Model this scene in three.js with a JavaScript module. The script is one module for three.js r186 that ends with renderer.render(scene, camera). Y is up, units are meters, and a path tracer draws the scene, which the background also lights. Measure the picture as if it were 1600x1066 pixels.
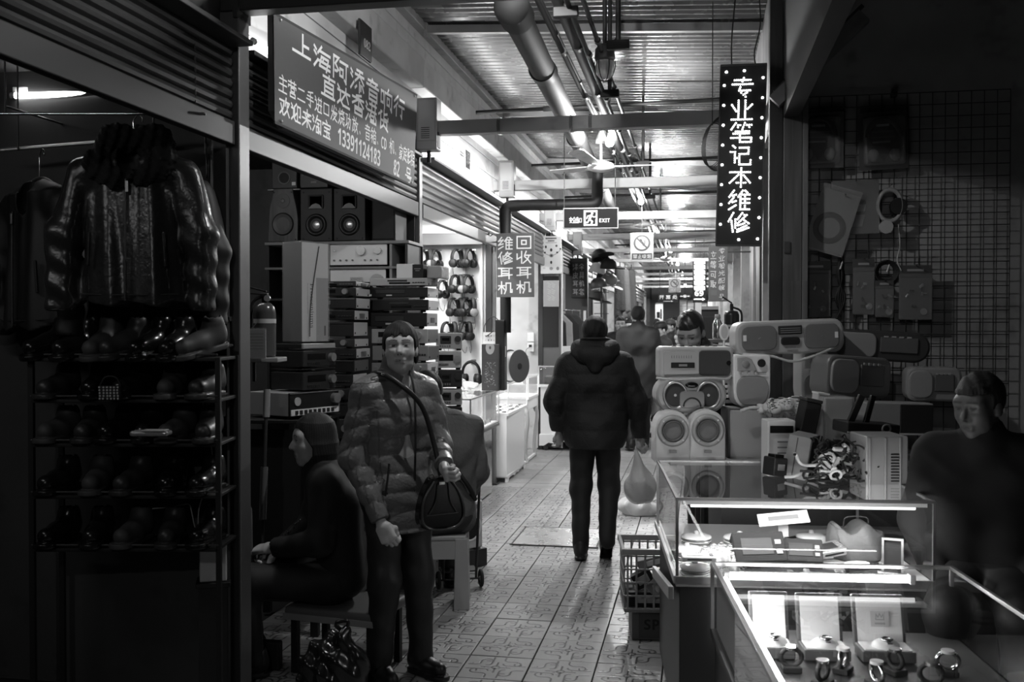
import * as THREE from 'three';
import { RoundedBoxGeometry } from 'three/addons/geometries/RoundedBoxGeometry.js';
import { mergeGeometries, toCreasedNormals } from 'three/addons/utils/BufferGeometryUtils.js';
import { RectAreaLightUniformsLib } from 'three/addons/lights/RectAreaLightUniformsLib.js';

// ---------- camera, light, exposure ----------
RectAreaLightUniformsLib.init();
const scene = new THREE.Scene();
scene.background = new THREE.Color(0, 0, 0);
const EYE = [0, 1.58, 0], YAW = 10.59 * Math.PI / 180, PITCH = -0.92 * Math.PI / 180, FOCAL = 1556;
const camera = new THREE.PerspectiveCamera(2 * Math.atan(533 / FOCAL) * 180 / Math.PI, 1600 / 1066, 0.05, 120);
camera.position.set(...EYE); camera.rotation.order = 'YXZ'; camera.rotation.set(PITCH, YAW, 0);
camera.focus = 5.8; camera.userData.fStop = 5; camera.setFocalLength && (camera.filmGauge = 36);
const renderer = new THREE.WebGLRenderer({ antialias: true });
renderer.toneMapping = THREE.LinearToneMapping;
renderer.toneMappingExposure = 2.0;
renderer.shadowMap.enabled = true;
const LAMP = { bulb: 6.4, shutterTube: 7, brightStall: 33, farStall: 38, caseTube: 30, dimStall: 3, nearBulb: 1.7, nextBulb: 3.6 };   // what the place's lamps give

// ---------- helpers ----------
const V = (x, y, z) => new THREE.Vector3(x, y, z), R = (d) => d * Math.PI / 180;
let seed = 20240;
const rnd = () => { seed = (seed + 0x6d2b79f5) | 0; let t = Math.imul(seed ^ (seed >>> 15), 1 | seed); t = (t + Math.imul(t ^ (t >>> 7), 61 | t)) ^ t; return ((t ^ (t >>> 14)) >>> 0) / 4294967296; };
const rr = (a, b) => a + (b - a) * rnd();
camera.updateMatrixWorld();
const AX = V(), AY = V(), AZ = V(); camera.matrixWorld.extractBasis(AX, AY, AZ);
// measured in the photograph: a point seen at (px, py) that is d metres away along the lens axis
function at(px, py, d) { return V(...EYE).addScaledVector(AX, (px - 800) / FOCAL * d).addScaledVector(AY, (533 - py) / FOCAL * d).addScaledVector(AZ, -d); }
const ground = (px, d) => { const p = at(px, 508, d); return [p.x, 0, p.z]; };
const yOf = (py, d) => 1.58 + (508 - py) / FOCAL * d;

function put(g, x = 0, y = 0, z = 0, rx = 0, ry = 0, rz = 0) { if (rx || ry || rz) g.applyMatrix4(new THREE.Matrix4().makeRotationFromEuler(new THREE.Euler(rx, ry, rz))); return g.translate(x, y, z); }
function bx(x, y, z, w, h, d, r = 0, rx = 0, ry = 0, rz = 0) { return put(r ? new RoundedBoxGeometry(w, h, d, 1, Math.min(r, w / 2.01, h / 2.01, d / 2.01)) : new THREE.BoxGeometry(w, h, d), x, y, z, rx, ry, rz); }
function bar(a, b, r1, r2 = r1, n = 10) {
  const A = V(...a), B = V(...b), g = new THREE.CylinderGeometry(r2, r1, A.distanceTo(B), n);
  g.applyQuaternion(new THREE.Quaternion().setFromUnitVectors(V(0, 1, 0), B.clone().sub(A).normalize()));
  const m = A.add(B).multiplyScalar(0.5); return g.translate(m.x, m.y, m.z);
}
const beam = (a, b, w, h) => { const A = V(...a), B = V(...b), g = new THREE.BoxGeometry(w, h, A.distanceTo(B)); g.lookAt(B.clone().sub(A)); const m = A.add(B).multiplyScalar(0.5); return g.translate(m.x, m.y, m.z); };
const tb = (pts, r, seg = 24, n = 6, closed = false) => new THREE.TubeGeometry(new THREE.CatmullRomCurve3(pts.map((p) => V(...p)), closed, 'catmullrom', 0.5), seg, r, n, closed);
const lt = (prof, n = 20) => new THREE.LatheGeometry(prof.map(([a, b]) => new THREE.Vector2(a, b)), n);
const sp = (x, y, z, r, n = 12, sy = 1, sz = 1, sx = 1) => new THREE.SphereGeometry(r, n, Math.max(6, n * 0.7 | 0)).scale(sx, sy, sz).translate(x, y, z);
const to = (g, x, y, z, rx = 0, ry = 0, rz = 0) => put(g, x, y, z, rx, ry, rz);
const disc = (x, y, z, r, t, n = 24) => to(new THREE.CylinderGeometry(r, r, t, n).rotateX(Math.PI / 2), x, y, z);     // faces +z
function shape(pts) { const s = new THREE.Shape(); pts.forEach(([x, y], i) => (i ? s.lineTo(x, y) : s.moveTo(x, y))); return s; }
function ex(pts, d, bev = 0) { return new THREE.ExtrudeGeometry(pts.isShape || pts.curves ? pts : shape(pts), { depth: d, bevelEnabled: bev > 0, bevelSize: bev, bevelThickness: bev, bevelSegments: 2, curveSegments: 16 }); }
function rrect(w, h, r, x = 0, y = 0) { const s = new THREE.Shape(), a = w / 2, b = h / 2; s.moveTo(x - a + r, y - b); s.lineTo(x + a - r, y - b); s.quadraticCurveTo(x + a, y - b, x + a, y - b + r); s.lineTo(x + a, y + b - r); s.quadraticCurveTo(x + a, y + b, x + a - r, y + b); s.lineTo(x - a + r, y + b); s.quadraticCurveTo(x - a, y + b, x - a, y + b - r); s.lineTo(x - a, y - b + r); s.quadraticCurveTo(x - a, y - b, x - a + r, y - b); return s; }
function metreUV(g) {
  const p = g.attributes.position, n = g.attributes.normal, uv = new Float32Array(p.count * 2);
  for (let i = 0; i < p.count; i++) {
    const ax = Math.abs(n.getX(i)), ay = Math.abs(n.getY(i)), az = Math.abs(n.getZ(i));
    if (ax >= ay && ax >= az) { uv[2 * i] = p.getZ(i); uv[2 * i + 1] = p.getY(i); } else if (ay >= az) { uv[2 * i] = p.getX(i); uv[2 * i + 1] = p.getZ(i); } else { uv[2 * i] = p.getX(i); uv[2 * i + 1] = p.getY(i); }
  }
  g.setAttribute('uv', new THREE.BufferAttribute(uv, 2)); return g;
}
function join(list, keepUV = false) {
  const gs = [].concat(list).flat(9).map((g) => {
    let h = g.index ? g.toNonIndexed() : g.clone();
    for (const k of Object.keys(h.attributes)) if (!['position', 'normal', 'uv'].includes(k)) h.deleteAttribute(k);
    if (!h.attributes.normal) h.computeVertexNormals();
    if (!h.attributes.uv) h.setAttribute('uv', new THREE.BufferAttribute(new Float32Array(h.attributes.position.count * 2), 2));
    h.morphAttributes = {}; return h;
  });
  const g = gs.length > 1 ? mergeGeometries(gs) : gs[0];
  return keepUV ? g : metreUV(g);
}
const used = {};
const numbered = (n) => { const k = used[n] = (used[n] ?? -1) + 1; return k ? n + '_' + String(k).padStart(3, '0') : n; };
function mk(name, geos, mat, parent, opt = {}) {
  const m = new THREE.Mesh(geos.isBufferGeometry && opt.raw ? geos : join(geos, opt.uv), mat);
  m.name = parent ? name : numbered(name); m.castShadow = m.receiveShadow = true;
  if (opt.label) m.userData.label = opt.label;
  if (opt.kind) m.userData.kind = opt.kind;
  if (opt.at) m.position.set(...opt.at);
  (parent || scene).add(m); return m;
}
function tag(o, label, category, group) { o.userData.label = label; o.userData.category = category; if (group) o.userData.group = group; return o; }
function thing(name, label, category, p = [0, 0, 0], turn = 0, group) {
  const o = new THREE.Group(); o.name = numbered(name); o.position.set(...(p.isVector3 ? [p.x, p.y, p.z] : p)); o.rotation.y = turn; scene.add(o); return tag(o, label, category, group);
}
const struct = (name, geos, mat, parent) => { const m = mk(name, geos, mat, parent); if (!parent) { m.userData.kind = 'structure'; } return m; };
function dup(src, p, turn, label, group, tilt) {
  const c = src.clone(); c.name = numbered(src.name.replace(/_\d{3}$/, '')); c.userData = { ...src.userData }; scene.add(c);
  c.position.set(...(p.isVector3 ? [p.x, p.y, p.z] : p)); c.rotation.set(tilt ? tilt[0] : 0, turn, tilt ? tilt[1] : 0);
  if (label) c.userData.label = label; if (group) c.userData.group = group; return c;
}

// ---------- materials ----------
const clamp = (v, a = 0, b = 1) => Math.min(b, Math.max(a, v));
const hash = (x, y, s) => { let h = Math.imul(x | 0, 374761393) + Math.imul(y | 0, 668265263) + Math.imul(s, 974634533); h = Math.imul(h ^ (h >>> 13), 1274126177); return ((h ^ (h >>> 16)) >>> 0) / 4294967296; };
function vnoise(x, y, per, s) { const i = Math.floor(x), j = Math.floor(y), u = x - i, v = y - j, m = (a) => ((a % per) + per) % per, f = (t) => t * t * (3 - 2 * t); const a = hash(m(i), m(j), s), b = hash(m(i + 1), m(j), s), c = hash(m(i), m(j + 1), s), d = hash(m(i + 1), m(j + 1), s); return a + (b - a) * f(u) + (c - a) * f(v) + (a - b - c + d) * f(u) * f(v); }
function dataTex(n, f, rep, srgb) {
  const d = new Uint8Array(n * n * 4);
  for (let y = 0; y < n; y++) for (let x = 0; x < n; x++) { const v = clamp(f(x / n, y / n)) * 255; d.set([v, v, v, 255], (y * n + x) * 4); }
  const t = new THREE.DataTexture(d, n, n); t.magFilter = t.minFilter = THREE.LinearFilter; t.wrapS = t.wrapT = THREE.RepeatWrapping; t.repeat.set(rep, rep); if (srgb) t.colorSpace = THREE.SRGBColorSpace; t.needsUpdate = true; return t;
}
const fbm = (u, v, f, s) => 0.5 * vnoise(u * f, v * f, f, s) + 0.28 * vnoise(u * f * 2, v * f * 2, f * 2, s + 1) + 0.22 * vnoise(u * f * 5, v * f * 5, f * 5, s + 2);
const TEX = {
  grime: dataTex(256, (u, v) => 0.84 + 0.22 * fbm(u, v, 5, 3) - 0.2 * Math.max(0, fbm(u, v, 13, 9) - 0.66) * 3, 0.55, true),
  rough: dataTex(256, (u, v) => 0.55 + 0.6 * fbm(u, v, 7, 21), 1.3),
  grain: dataTex(256, (u, v) => 0.72 + 0.35 * vnoise(u * 30, v * 2.0, 60, 5) * vnoise(u * 60, v * 4, 60, 6) - 0.1 * vnoise(u * 90, v * 6, 90, 7), 1.1, true),
  weave: dataTex(128, (u, v) => 0.5 + 0.25 * Math.sin(u * Math.PI * 2 * 16) * Math.sin(v * Math.PI * 2 * 16) + 0.25 * fbm(u, v, 6, 31), 22),
  crease: dataTex(256, (u, v) => 0.6 * fbm(u, v, 6, 41) + 0.4 * Math.abs(fbm(u, v, 12, 44) - 0.5) * 2, 2.2),
  brushed: dataTex(128, (u, v) => 0.6 + 0.5 * vnoise(u * 2, v * 60, 60, 51), 3),
};
const mats = new Map();
function mt(v, rough = 0.6, metal = 0, o = {}) {
  const key = [v, rough, metal, ...Object.entries(o).map(([k, x]) => k + (x?.uuid || x))].join();
  if (!mats.has(key)) {
    const { map, bump, bs = 0.001, rmap, ...rest } = o, phys = ['clearcoat', 'sheen', 'transmission'].some((k) => k in rest);
    const m = new (phys ? THREE.MeshPhysicalMaterial : THREE.MeshStandardMaterial)({ roughness: rough, metalness: metal, ...rest });
    m.color.setRGB(v, v, v); if (map) m.map = map; if (bump) { m.bumpMap = bump; m.bumpScale = bs; } if (rmap) m.roughnessMap = rmap;
    mats.set(key, m);
  }
  return mats.get(key);
}
function glow(v, k) { const m = mt(v, 0.5, 0, { emissiveIntensity: k }); m.emissive.setRGB(1, 1, 1); return m; }
const MAT = {
  black: mt(0.006, 0.62), blackGloss: mt(0.007, 0.2), blackSatin: mt(0.009, 0.42), dark: mt(0.022, 0.55), darkMetal: mt(0.05, 0.42, 0.4), rubber: mt(0.02, 0.8),
  grey: mt(0.18, 0.5), midGrey: mt(0.28, 0.5), light: mt(0.5, 0.5), white: mt(0.78, 0.45), whiteGloss: mt(0.8, 0.22), paper: mt(0.72, 0.8), silver: mt(0.55, 0.32, 0.75), silverMat: mt(0.45, 0.42, 0.35), chrome: mt(0.7, 0.12, 1),
  alu: mt(0.6, 0.28, 0.9), steel: mt(0.16, 0.45, 0.3, { map: TEX.grime, rmap: TEX.rough }), darkSteel: mt(0.045, 0.5, 0.3, { map: TEX.grime }), paintedBeam: mt(0.4, 0.55, 0, { map: TEX.grime }),
  whiteWall: mt(0.72, 0.5, 0, { map: TEX.grime }), greyWall: mt(0.2, 0.6, 0, { map: TEX.grime }), darkWall: mt(0.03, 0.7, 0, { map: TEX.grime }), wood: mt(0.11, 0.5, 0, { map: TEX.grain }), darkWood: mt(0.03, 0.5, 0, { map: TEX.grain }), lightWood: mt(0.3, 0.5, 0, { map: TEX.grain }),
  glass: mt(1, 0.02, 0, { transmission: 1, ior: 1.5, thickness: 0 }), plastic: mt(0.85, 0.18, 0, { transmission: 0.75, thickness: 0, bump: TEX.crease, bs: 0.004 }), blister: mt(0.85, 0.1, 0, { transmission: 0.9, thickness: 0, bump: TEX.crease, bs: 0.002 }), bagPlastic: mt(0.8, 0.35, 0, { transmission: 0.35, thickness: 0, bump: TEX.crease, bs: 0.008 }),
};
function canvasTex(w, h, draw) {
  const c = document.createElement('canvas'); c.width = w; c.height = h; const g = c.getContext('2d'); draw(g, w, h);
  const t = new THREE.CanvasTexture(c); t.colorSpace = THREE.SRGBColorSpace; t.anisotropy = 8; t.magFilter = THREE.LinearFilter; return t;
}
const grey = (v) => `rgb(${v},${v},${v})`;
function print(name, w, h, tex, parent, x, y, z, ry = 0, rx = 0, o = {}) {          // flat print: a thin sheet carrying a picture, facing +z
  const m = mt(o.tone ?? 0.72, o.rough ?? 0.6, 0, { map: tex, ...(o.emit ? { emissiveMap: tex, emissiveIntensity: o.emit } : {}) }); if (o.emit) m.emissive.setRGB(1, 1, 1);
  const p = new THREE.Mesh(new THREE.PlaneGeometry(w, h), m); p.name = parent ? name : numbered(name); p.position.set(x, y, z); p.rotation.set(rx, ry, 0, 'YXZ'); p.receiveShadow = true; (parent || scene).add(p); return p;
}
function pointLamp(parent, x, y, z, i, soft = 1) { const l = new THREE.PointLight(0xffffff, i); l.position.set(x, y, z); l.castShadow = true; l.shadow.radius = soft; l.name = 'lamp_light'; parent.add(l); return l; }
function areaLamp(parent, x, y, z, w, h, i, dir) { const l = new THREE.RectAreaLight(0xffffff, i, w, h); l.position.set(x, y, z); l.name = 'tube_light'; l.castShadow = true; parent.add(l); l.lookAt(parent.localToWorld(V(x + dir[0], y + dir[1], z + dir[2]))); return l; }
// ---------- smooth shapes: a field of joined forms, meshed by surface nets ----------
const smin = (a, b, k) => { const h = Math.max(k - Math.abs(a - b), 0) / k; return Math.min(a, b) - h * h * k * 0.25; };
function cap(a, b, ra, rb = ra) {                       // tapered capsule
  const ax = a[0], ay = a[1], az = a[2], bx_ = b[0] - ax, by = b[1] - ay, bz = b[2] - az, L = bx_ * bx_ + by * by + bz * bz || 1e-9;
  return (x, y, z) => { const px = x - ax, py = y - ay, pz = z - az, t = clamp((px * bx_ + py * by + pz * bz) / L), dx = px - bx_ * t, dy = py - by * t, dz = pz - bz * t; return Math.sqrt(dx * dx + dy * dy + dz * dz) - (ra + (rb - ra) * t); };
}
const ell = (c, r) => (x, y, z) => { const a = (x - c[0]) / r[0], b = (y - c[1]) / r[1], d = (z - c[2]) / r[2], k = Math.sqrt(a * a + b * b + d * d); return (k - 1) * Math.min(r[0], r[1], r[2]); };
const union = (list, k = 0.03) => (x, y, z) => { let d = 1e9; for (const f of list) d = smin(d, f(x, y, z), k); return d; };
function chain(pts, rs, k = 0.02) { return union(pts.slice(1).map((p, i) => cap(pts[i], p, rs[i], rs[i + 1])), k); }
function nets(f, lo, hi, cell, tint) {
  const n = [0, 1, 2].map((i) => Math.max(3, Math.ceil((hi[i] - lo[i]) / cell) + 1)), [nx, ny, nz] = n, F = new Float32Array(nx * ny * nz), at3 = (i, j, k) => i + nx * (j + ny * k);
  for (let k = 0; k < nz; k++) for (let j = 0; j < ny; j++) for (let i = 0; i < nx; i++) F[at3(i, j, k)] = f(lo[0] + i * cell, lo[1] + j * cell, lo[2] + k * cell);
  const id = new Int32Array(nx * ny * nz).fill(-1), pos = [], ix = [];
  for (let k = 0; k < nz - 1; k++) for (let j = 0; j < ny - 1; j++) for (let i = 0; i < nx - 1; i++) {
    let sx = 0, sy = 0, sz = 0, c = 0;
    const edge = (a, b, ax, ay, az, bx1, by1, bz1) => { const u = F[a], v = F[b]; if ((u < 0) !== (v < 0)) { const t = u / (u - v); sx += ax + (bx1 - ax) * t; sy += ay + (by1 - ay) * t; sz += az + (bz1 - az) * t; c++; } };
    const q = at3(i, j, k), X = 1, Y = nx, Z = nx * ny;
    edge(q, q + X, 0, 0, 0, 1, 0, 0); edge(q + Y, q + Y + X, 0, 1, 0, 1, 1, 0); edge(q + Z, q + Z + X, 0, 0, 1, 1, 0, 1); edge(q + Y + Z, q + X + Y + Z, 0, 1, 1, 1, 1, 1);
    edge(q, q + Y, 0, 0, 0, 0, 1, 0); edge(q + X, q + X + Y, 1, 0, 0, 1, 1, 0); edge(q + Z, q + Z + Y, 0, 0, 1, 0, 1, 1); edge(q + X + Z, q + X + Y + Z, 1, 0, 1, 1, 1, 1);
    edge(q, q + Z, 0, 0, 0, 0, 0, 1); edge(q + X, q + X + Z, 1, 0, 0, 1, 0, 1); edge(q + Y, q + Y + Z, 0, 1, 0, 0, 1, 1); edge(q + X + Y, q + X + Y + Z, 1, 1, 0, 1, 1, 1);
    if (c) { id[q] = pos.length / 3; pos.push(lo[0] + (i + sx / c) * cell, lo[1] + (j + sy / c) * cell, lo[2] + (k + sz / c) * cell); }
  }
  const quad = (a, b, c, d, flip) => { if (a < 0 || b < 0 || c < 0 || d < 0) return; if (flip) ix.push(a, c, b, a, d, c); else ix.push(a, b, c, a, c, d); };
  for (let k = 1; k < nz - 1; k++) for (let j = 1; j < ny - 1; j++) for (let i = 1; i < nx - 1; i++) {
    const q = at3(i, j, k), a = F[q] < 0, X = 1, Y = nx, Z = nx * ny;
    if (a !== F[q + X] < 0) quad(id[q - Y - Z], id[q - Z], id[q], id[q - Y], !a);
    if (a !== F[q + Y] < 0) quad(id[q - X - Z], id[q - X], id[q], id[q - Z], !a);
    if (a !== F[q + Z] < 0) quad(id[q - X - Y], id[q - Y], id[q], id[q - X], !a);
  }
  const g = new THREE.BufferGeometry(), nor = new Float32Array(pos.length), e = cell * 0.5;
  for (let i = 0; i < pos.length; i += 3) { const x = pos[i], y = pos[i + 1], z = pos[i + 2], a = f(x + e, y, z) - f(x - e, y, z), b = f(x, y + e, z) - f(x, y - e, z), c = f(x, y, z + e) - f(x, y, z - e), l = Math.hypot(a, b, c) || 1; nor[i] = a / l; nor[i + 1] = b / l; nor[i + 2] = c / l; }
  g.setAttribute('position', new THREE.Float32BufferAttribute(pos, 3)); g.setAttribute('normal', new THREE.BufferAttribute(nor, 3)); g.setIndex(ix);
  if (tint) { const col = new Float32Array(pos.length); for (let i = 0; i < pos.length; i += 3) col.fill(tint(pos[i], pos[i + 1], pos[i + 2]), i, i + 3); g.setAttribute('color', new THREE.BufferAttribute(col, 3)); }
  metreUV(g); return g;
}
function fm(name, f, lo, hi, cell, mat, parent, opt = {}) {
  const m = new THREE.Mesh(nets(f, lo, hi, cell, opt.tint), mat); m.name = parent ? name : numbered(name); m.castShadow = m.receiveShadow = true; if (opt.label) m.userData.label = opt.label; (parent || scene).add(m); return m;
}
// ---------- Chinese lettering, drawn stroke by stroke (two digits per point on a 10 x 10 grid) ----------
const BAMBOO = '2003 1141 3132 6053 6191 8182', WATER = '0112 0314 0926', WALK = '0112 032327 2709 2749 4999', MOUND = '0009 003013352616', ROOF = '4051 0302 0292 9293', FIRE = '0213 4233 202609 2638';
const GLYPH = {
  上: '5058 5484 0898', 海: WATER + ' 4023 3292 4438 4484 8479 3898 2696 5556', 阿: MOUND + ' 4191 8189 8978 4464674744', 添: WATER + ' 4080 3292 606235 6295 6569 4738 7678 8698',
  音: '4051 1181 3233 7263 0393 2585892925 2787', 响: '0222270702 6052 3239 329299 9988 5474775754', 行: '3003 3306 2529 5191 4494 7479 7968',
  直: '1191 5053 2383892923 2585 2787 0999', 达: WALK + ' 3393 6163 6337 6387', 香: '7031 0292 5155 5205 5295 2686892926 2787', 港: WATER + ' 5054 8084 3191 2494 5437 7497 46767848 464999 9998',
  货: '3103 2125 8152 5054 549493 2528 258588 5657 5729 5799', 主: '4051 1292 1595 0999 5259', 营: '0191 3032 7072 0403 0393 9394 3474763634 2787892927', 二: '1282 0898', 手: '8021 1383 0595 5159 5938',
  进: WALK + ' 4292 3595 515548 8188', 口: '1282881812', 发: '211494 504309 45857639 466899 7182', 烧: FIRE + ' 4191 607394 8233 4595 555739 757899 9997', 功: '0131 2127 0836 438379 7968 606439',
  放: '2031 0242 221609 2444 4438 3828 6053 5393 837649 547699', '、': '2738', 箱: '2003 1242 3233 6053 6192 8283 0545 2429 2507 2547 5494995954 5696 5898', 机: '0343 2029 2306 2346 515649 518188 8898 9896',
  家: ROOF + ' 2484 5416 45675939 5617 6709 8566 6699', 庭: '4051 1191 111609 2343 433545 4528 2799 9263 5595 7378 5888', 影: '1040431310 1242 0454 1545471715 3739 1809 4758 9062 9355 9749',
  院: MOUND + ' 6061 4342 4292 9293 5484 4696 565839 767899 9997', 欢: '02423609 1439 6054 6292 9284 737649 7699', 迎: WALK + ' 5032 3237 3755 6168 619196 9686', 来: '1292 3344 7363 0595 5059 5509 5599',
  淘: WATER + ' 5034 429299 9988 5474 4676 6468 4749 7779 4979', 宝: ROOF + ' 2484 2686 5459 1999 7788', 号: '2070732320 0595 3536 3686 8679 7959',
  维: '2003 0332 3206 0635 0937 6043 5359 7081 5292 5494 5696 5999 7279', 修: '2004 1229 3337 6043 518145 5295 7546 8648 9749', 耳: '0191 2127 7179 2373 2575 0796', 回: '0090990900 3363663633',
  收: '0206 0634 3039 6053 5393 837649 547699', 专: '1181 0393 503686 8658 4769', 业: '3038 6068 0225 9274 0999', 笔: BAMBOO + ' 8424 1585 0797 4449 4999 9998', 记: '1021 032328 2836 4181 8184 8444 4449 4999 9997',
  本: '0292 5059 5207 5297 3777', 安: ROOF + ' 532689 755819 0595', 全: '5004 5094 2575 2777 0999 5559', 出: '5059 1114 1484 8184 0509 0999 9599', 禁: '0141 2025 2204 2244 5191 7075 7254 7294 2686 0797 5759 3819 6889',
  止: '5059 5484 2429 0999', 吸: '0222270702 515539 418174947749 556899', 烟: FIRE + ' 4191994941 5484 626557 6587', 开: '1191 0494 313519 7179', 票: '0191 1282841412 3134 6164 2585 0797 5759 3819 6889',
  处: '3005 22523609 144899 7077 7395', 验: '0131 3134 1114 1444 4448 4838 0636 7043 7094 5484 5547 6668 9678 4999', 光: '5054 1123 8173 0494 443709 646899 9997', 配: '0151 0343490903 1115 3135 0747 6191 9195 9565 6569 6999 9997',
  镜: '2003 1242 0444 0646 2328 2846 6061 5191 4393 5484865654 5585 566749 7678 7898 9897', 立: '4051 1292 3447 7466 0999', 等: BAMBOO + ' 1383 5355 0595 0797 7679 7968 3748', 可: '0191 8189 8968 1454571714',
  取: '0151 1118 4149 1343 1545 0857 53937759 557899', 洋: WATER + ' 5061 8071 4292 4595 3797 6269', 皮: '1292 9284 121609 5055 25857729 355799', 伞: '5003 5093 3445 7465 0696 5359', 具: '2080862620 2282 2484 0797 3819 6889', 套: '1191 4003 5193 3373 3575 0797 3337 4739 3979 7699',
};
function strokesOf(ch) { return (GLYPH[ch] || '').split(' ').filter(Boolean).map((s) => { const p = []; for (let i = 0; i + 1 < s.length; i += 2) p.push([+s[i] / 9, +s[i + 1] / 9]); return p; }); }
function hanzi(g, text, x, y, w, h, gap, weight, across = true) {      // x, y: top left of the first character
  for (const ch of text) {
    if (GLYPH[ch]) {
      g.lineWidth = weight; g.lineCap = 'square'; g.lineJoin = 'miter';
      for (const s of strokesOf(ch)) { g.beginPath(); s.forEach(([a, b], i) => (i ? g.lineTo(x + a * w, y + b * h) : g.moveTo(x + a * w, y + b * h))); g.stroke(); }
    }
    if (across) x += w + gap; else y += h + gap;
  }
}
// ---------- the setting ----------
const XL = -1.95, XR = 0.42, BAYS = [1.05, 3.97, 6.76, 9.67, 12.57, 15.5, 18.4, 21.3, 24.2, 27.1, 30, 33, 36, 39, 42], ZEND = 44;
const ceilY = (x) => 3.75 - (x + 1.95) * 0.046;
// floor slab with the tiles that can be told apart laid on it
const floor = struct('floor', bx(-0.8, -0.08, -20, 8.4, 0.12, 50), mt(0.03, 0.8));
{
  const T = 0.304;
  // the pressed ornament of each tile: rounded grooves
  const groove = canvasTex(256, 256, (g) => {
    g.fillStyle = grey(150); g.fillRect(0, 0, 256, 256);
    const seg = (w, s) => {
      g.lineWidth = w; g.strokeStyle = s; g.lineCap = 'round'; g.lineJoin = 'round';
      for (let q = 0; q < 4; q++) {
        g.save(); g.translate(128, 128); g.rotate(q * Math.PI / 2); g.translate(-128, -128);
        g.beginPath(); g.moveTo(128, 118); g.lineTo(128, 70); g.moveTo(104, 14); g.lineTo(104, 36); g.arcTo(104, 58, 82, 58, 22); g.lineTo(60, 58); g.arcTo(34, 58, 34, 84, 24); g.arcTo(34, 104, 54, 104, 20); g.lineTo(84, 104); g.arcTo(104, 104, 104, 84, 18);
        g.moveTo(152, 14); g.lineTo(152, 44); g.arcTo(152, 58, 166, 58, 14); g.lineTo(176, 58); g.stroke(); g.restore();
      }
      g.beginPath(); g.arc(128, 128, 15, 0, 7); g.stroke();
    };
    seg(11, grey(126)); seg(6, grey(62));
  });
  groove.colorSpace = THREE.NoColorSpace;
  const tones = [0.27, 0.29, 0.31, 0.285].map((v) => new THREE.MeshStandardMaterial({ color: new THREE.Color(v, v, v), roughness: 0.4, bumpMap: groove, bumpScale: 0.0045, roughnessMap: TEX.rough }));
  const worn = canvasTex(256, 256, (g) => { g.fillStyle = grey(255); g.fillRect(0, 0, 256, 256); g.drawImage(groove.image, 0, 0); });
  worn.colorSpace = THREE.SRGBColorSpace;
  tones.forEach((m, i) => { const v = [1.0, 1.08, 1.16, 0.94][i] * 0.98; m.color.setRGB(v, v, v); m.map = worn; });
  const w = T - 0.006, top = [0.0025, 0.005].map((b) => { const g = new RoundedBoxGeometry(w, 0.03, w, 1, 0.003); const p = g.attributes.position, uv = new Float32Array(p.count * 2); for (let i = 0; i < p.count; i++) { uv[2 * i] = p.getX(i) / w + 0.5; uv[2 * i + 1] = p.getZ(i) / w + 0.5; } g.setAttribute('uv', new THREE.BufferAttribute(uv, 2)); return g; });
  const far = [];
  for (let j = 0; j < 60; j++) for (let i = 0; i < 14; i++) {
    const x = -3.52 + 0.02 + (i + 0.5) * T, z = -2.2 - (j + 0.5) * T;
    if (x > 0.75 && z < -3) continue;
    const near = z > -9.4 && x > -2.3 && x < 0.1, seen = x > -2.3 - (z < -6 ? 1.4 : 0) ;
    if (near && seen) {
      const t = new THREE.Mesh(top[0], tones[rnd() * 4 | 0]); t.name = 'tile'; t.position.set(x, -0.0165 + rr(-0.0012, 0.0012), z); t.rotation.set(rr(-0.004, 0.004), rnd() < 0.5 ? 0 : Math.PI, rr(-0.004, 0.004)); t.castShadow = t.receiveShadow = true; floor.add(t);
    } else if (seen) far.push(bx(x, -0.0165 + rr(-0.001, 0.001), z, w, 0.03, w));
  }
  const f = mk('far_tile_field', far, mt(0.3, 0.42, 0, { map: TEX.grime, rmap: TEX.rough }), floor); f.userData.kind = 'stuff';
  mk('far_pavement', bx(-1.2, -0.0165, -32.4, 4.8, 0.03, 23.8), mt(0.28, 0.45, 0, { map: TEX.grime }), floor);
  // a steel access cover let into the tiles
  const c = at(868, 839, 7.2), cov = thing('floor_hatch', 'square steel access plate set into the floor tiles behind the walking man', 'floor hatch', [c.x, 0, -7.33], 0);
  mk('plate', bx(0, 0.004, 0, 0.6, 0.006, 0.62, 0.002), mt(0.5, 0.34, 0.75, { rmap: TEX.rough, bump: TEX.crease, bs: 0.004 }), cov);
  mk('frame', [bx(0, 0.0035, 0.316, 0.64, 0.007, 0.008), bx(0, 0.0035, -0.316, 0.64, 0.007, 0.008), bx(0.308, 0.0035, 0, 0.008, 0.007, 0.62), bx(-0.308, 0.0035, 0, 0.008, 0.007, 0.62)], MAT.darkSteel, cov);
}
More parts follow.
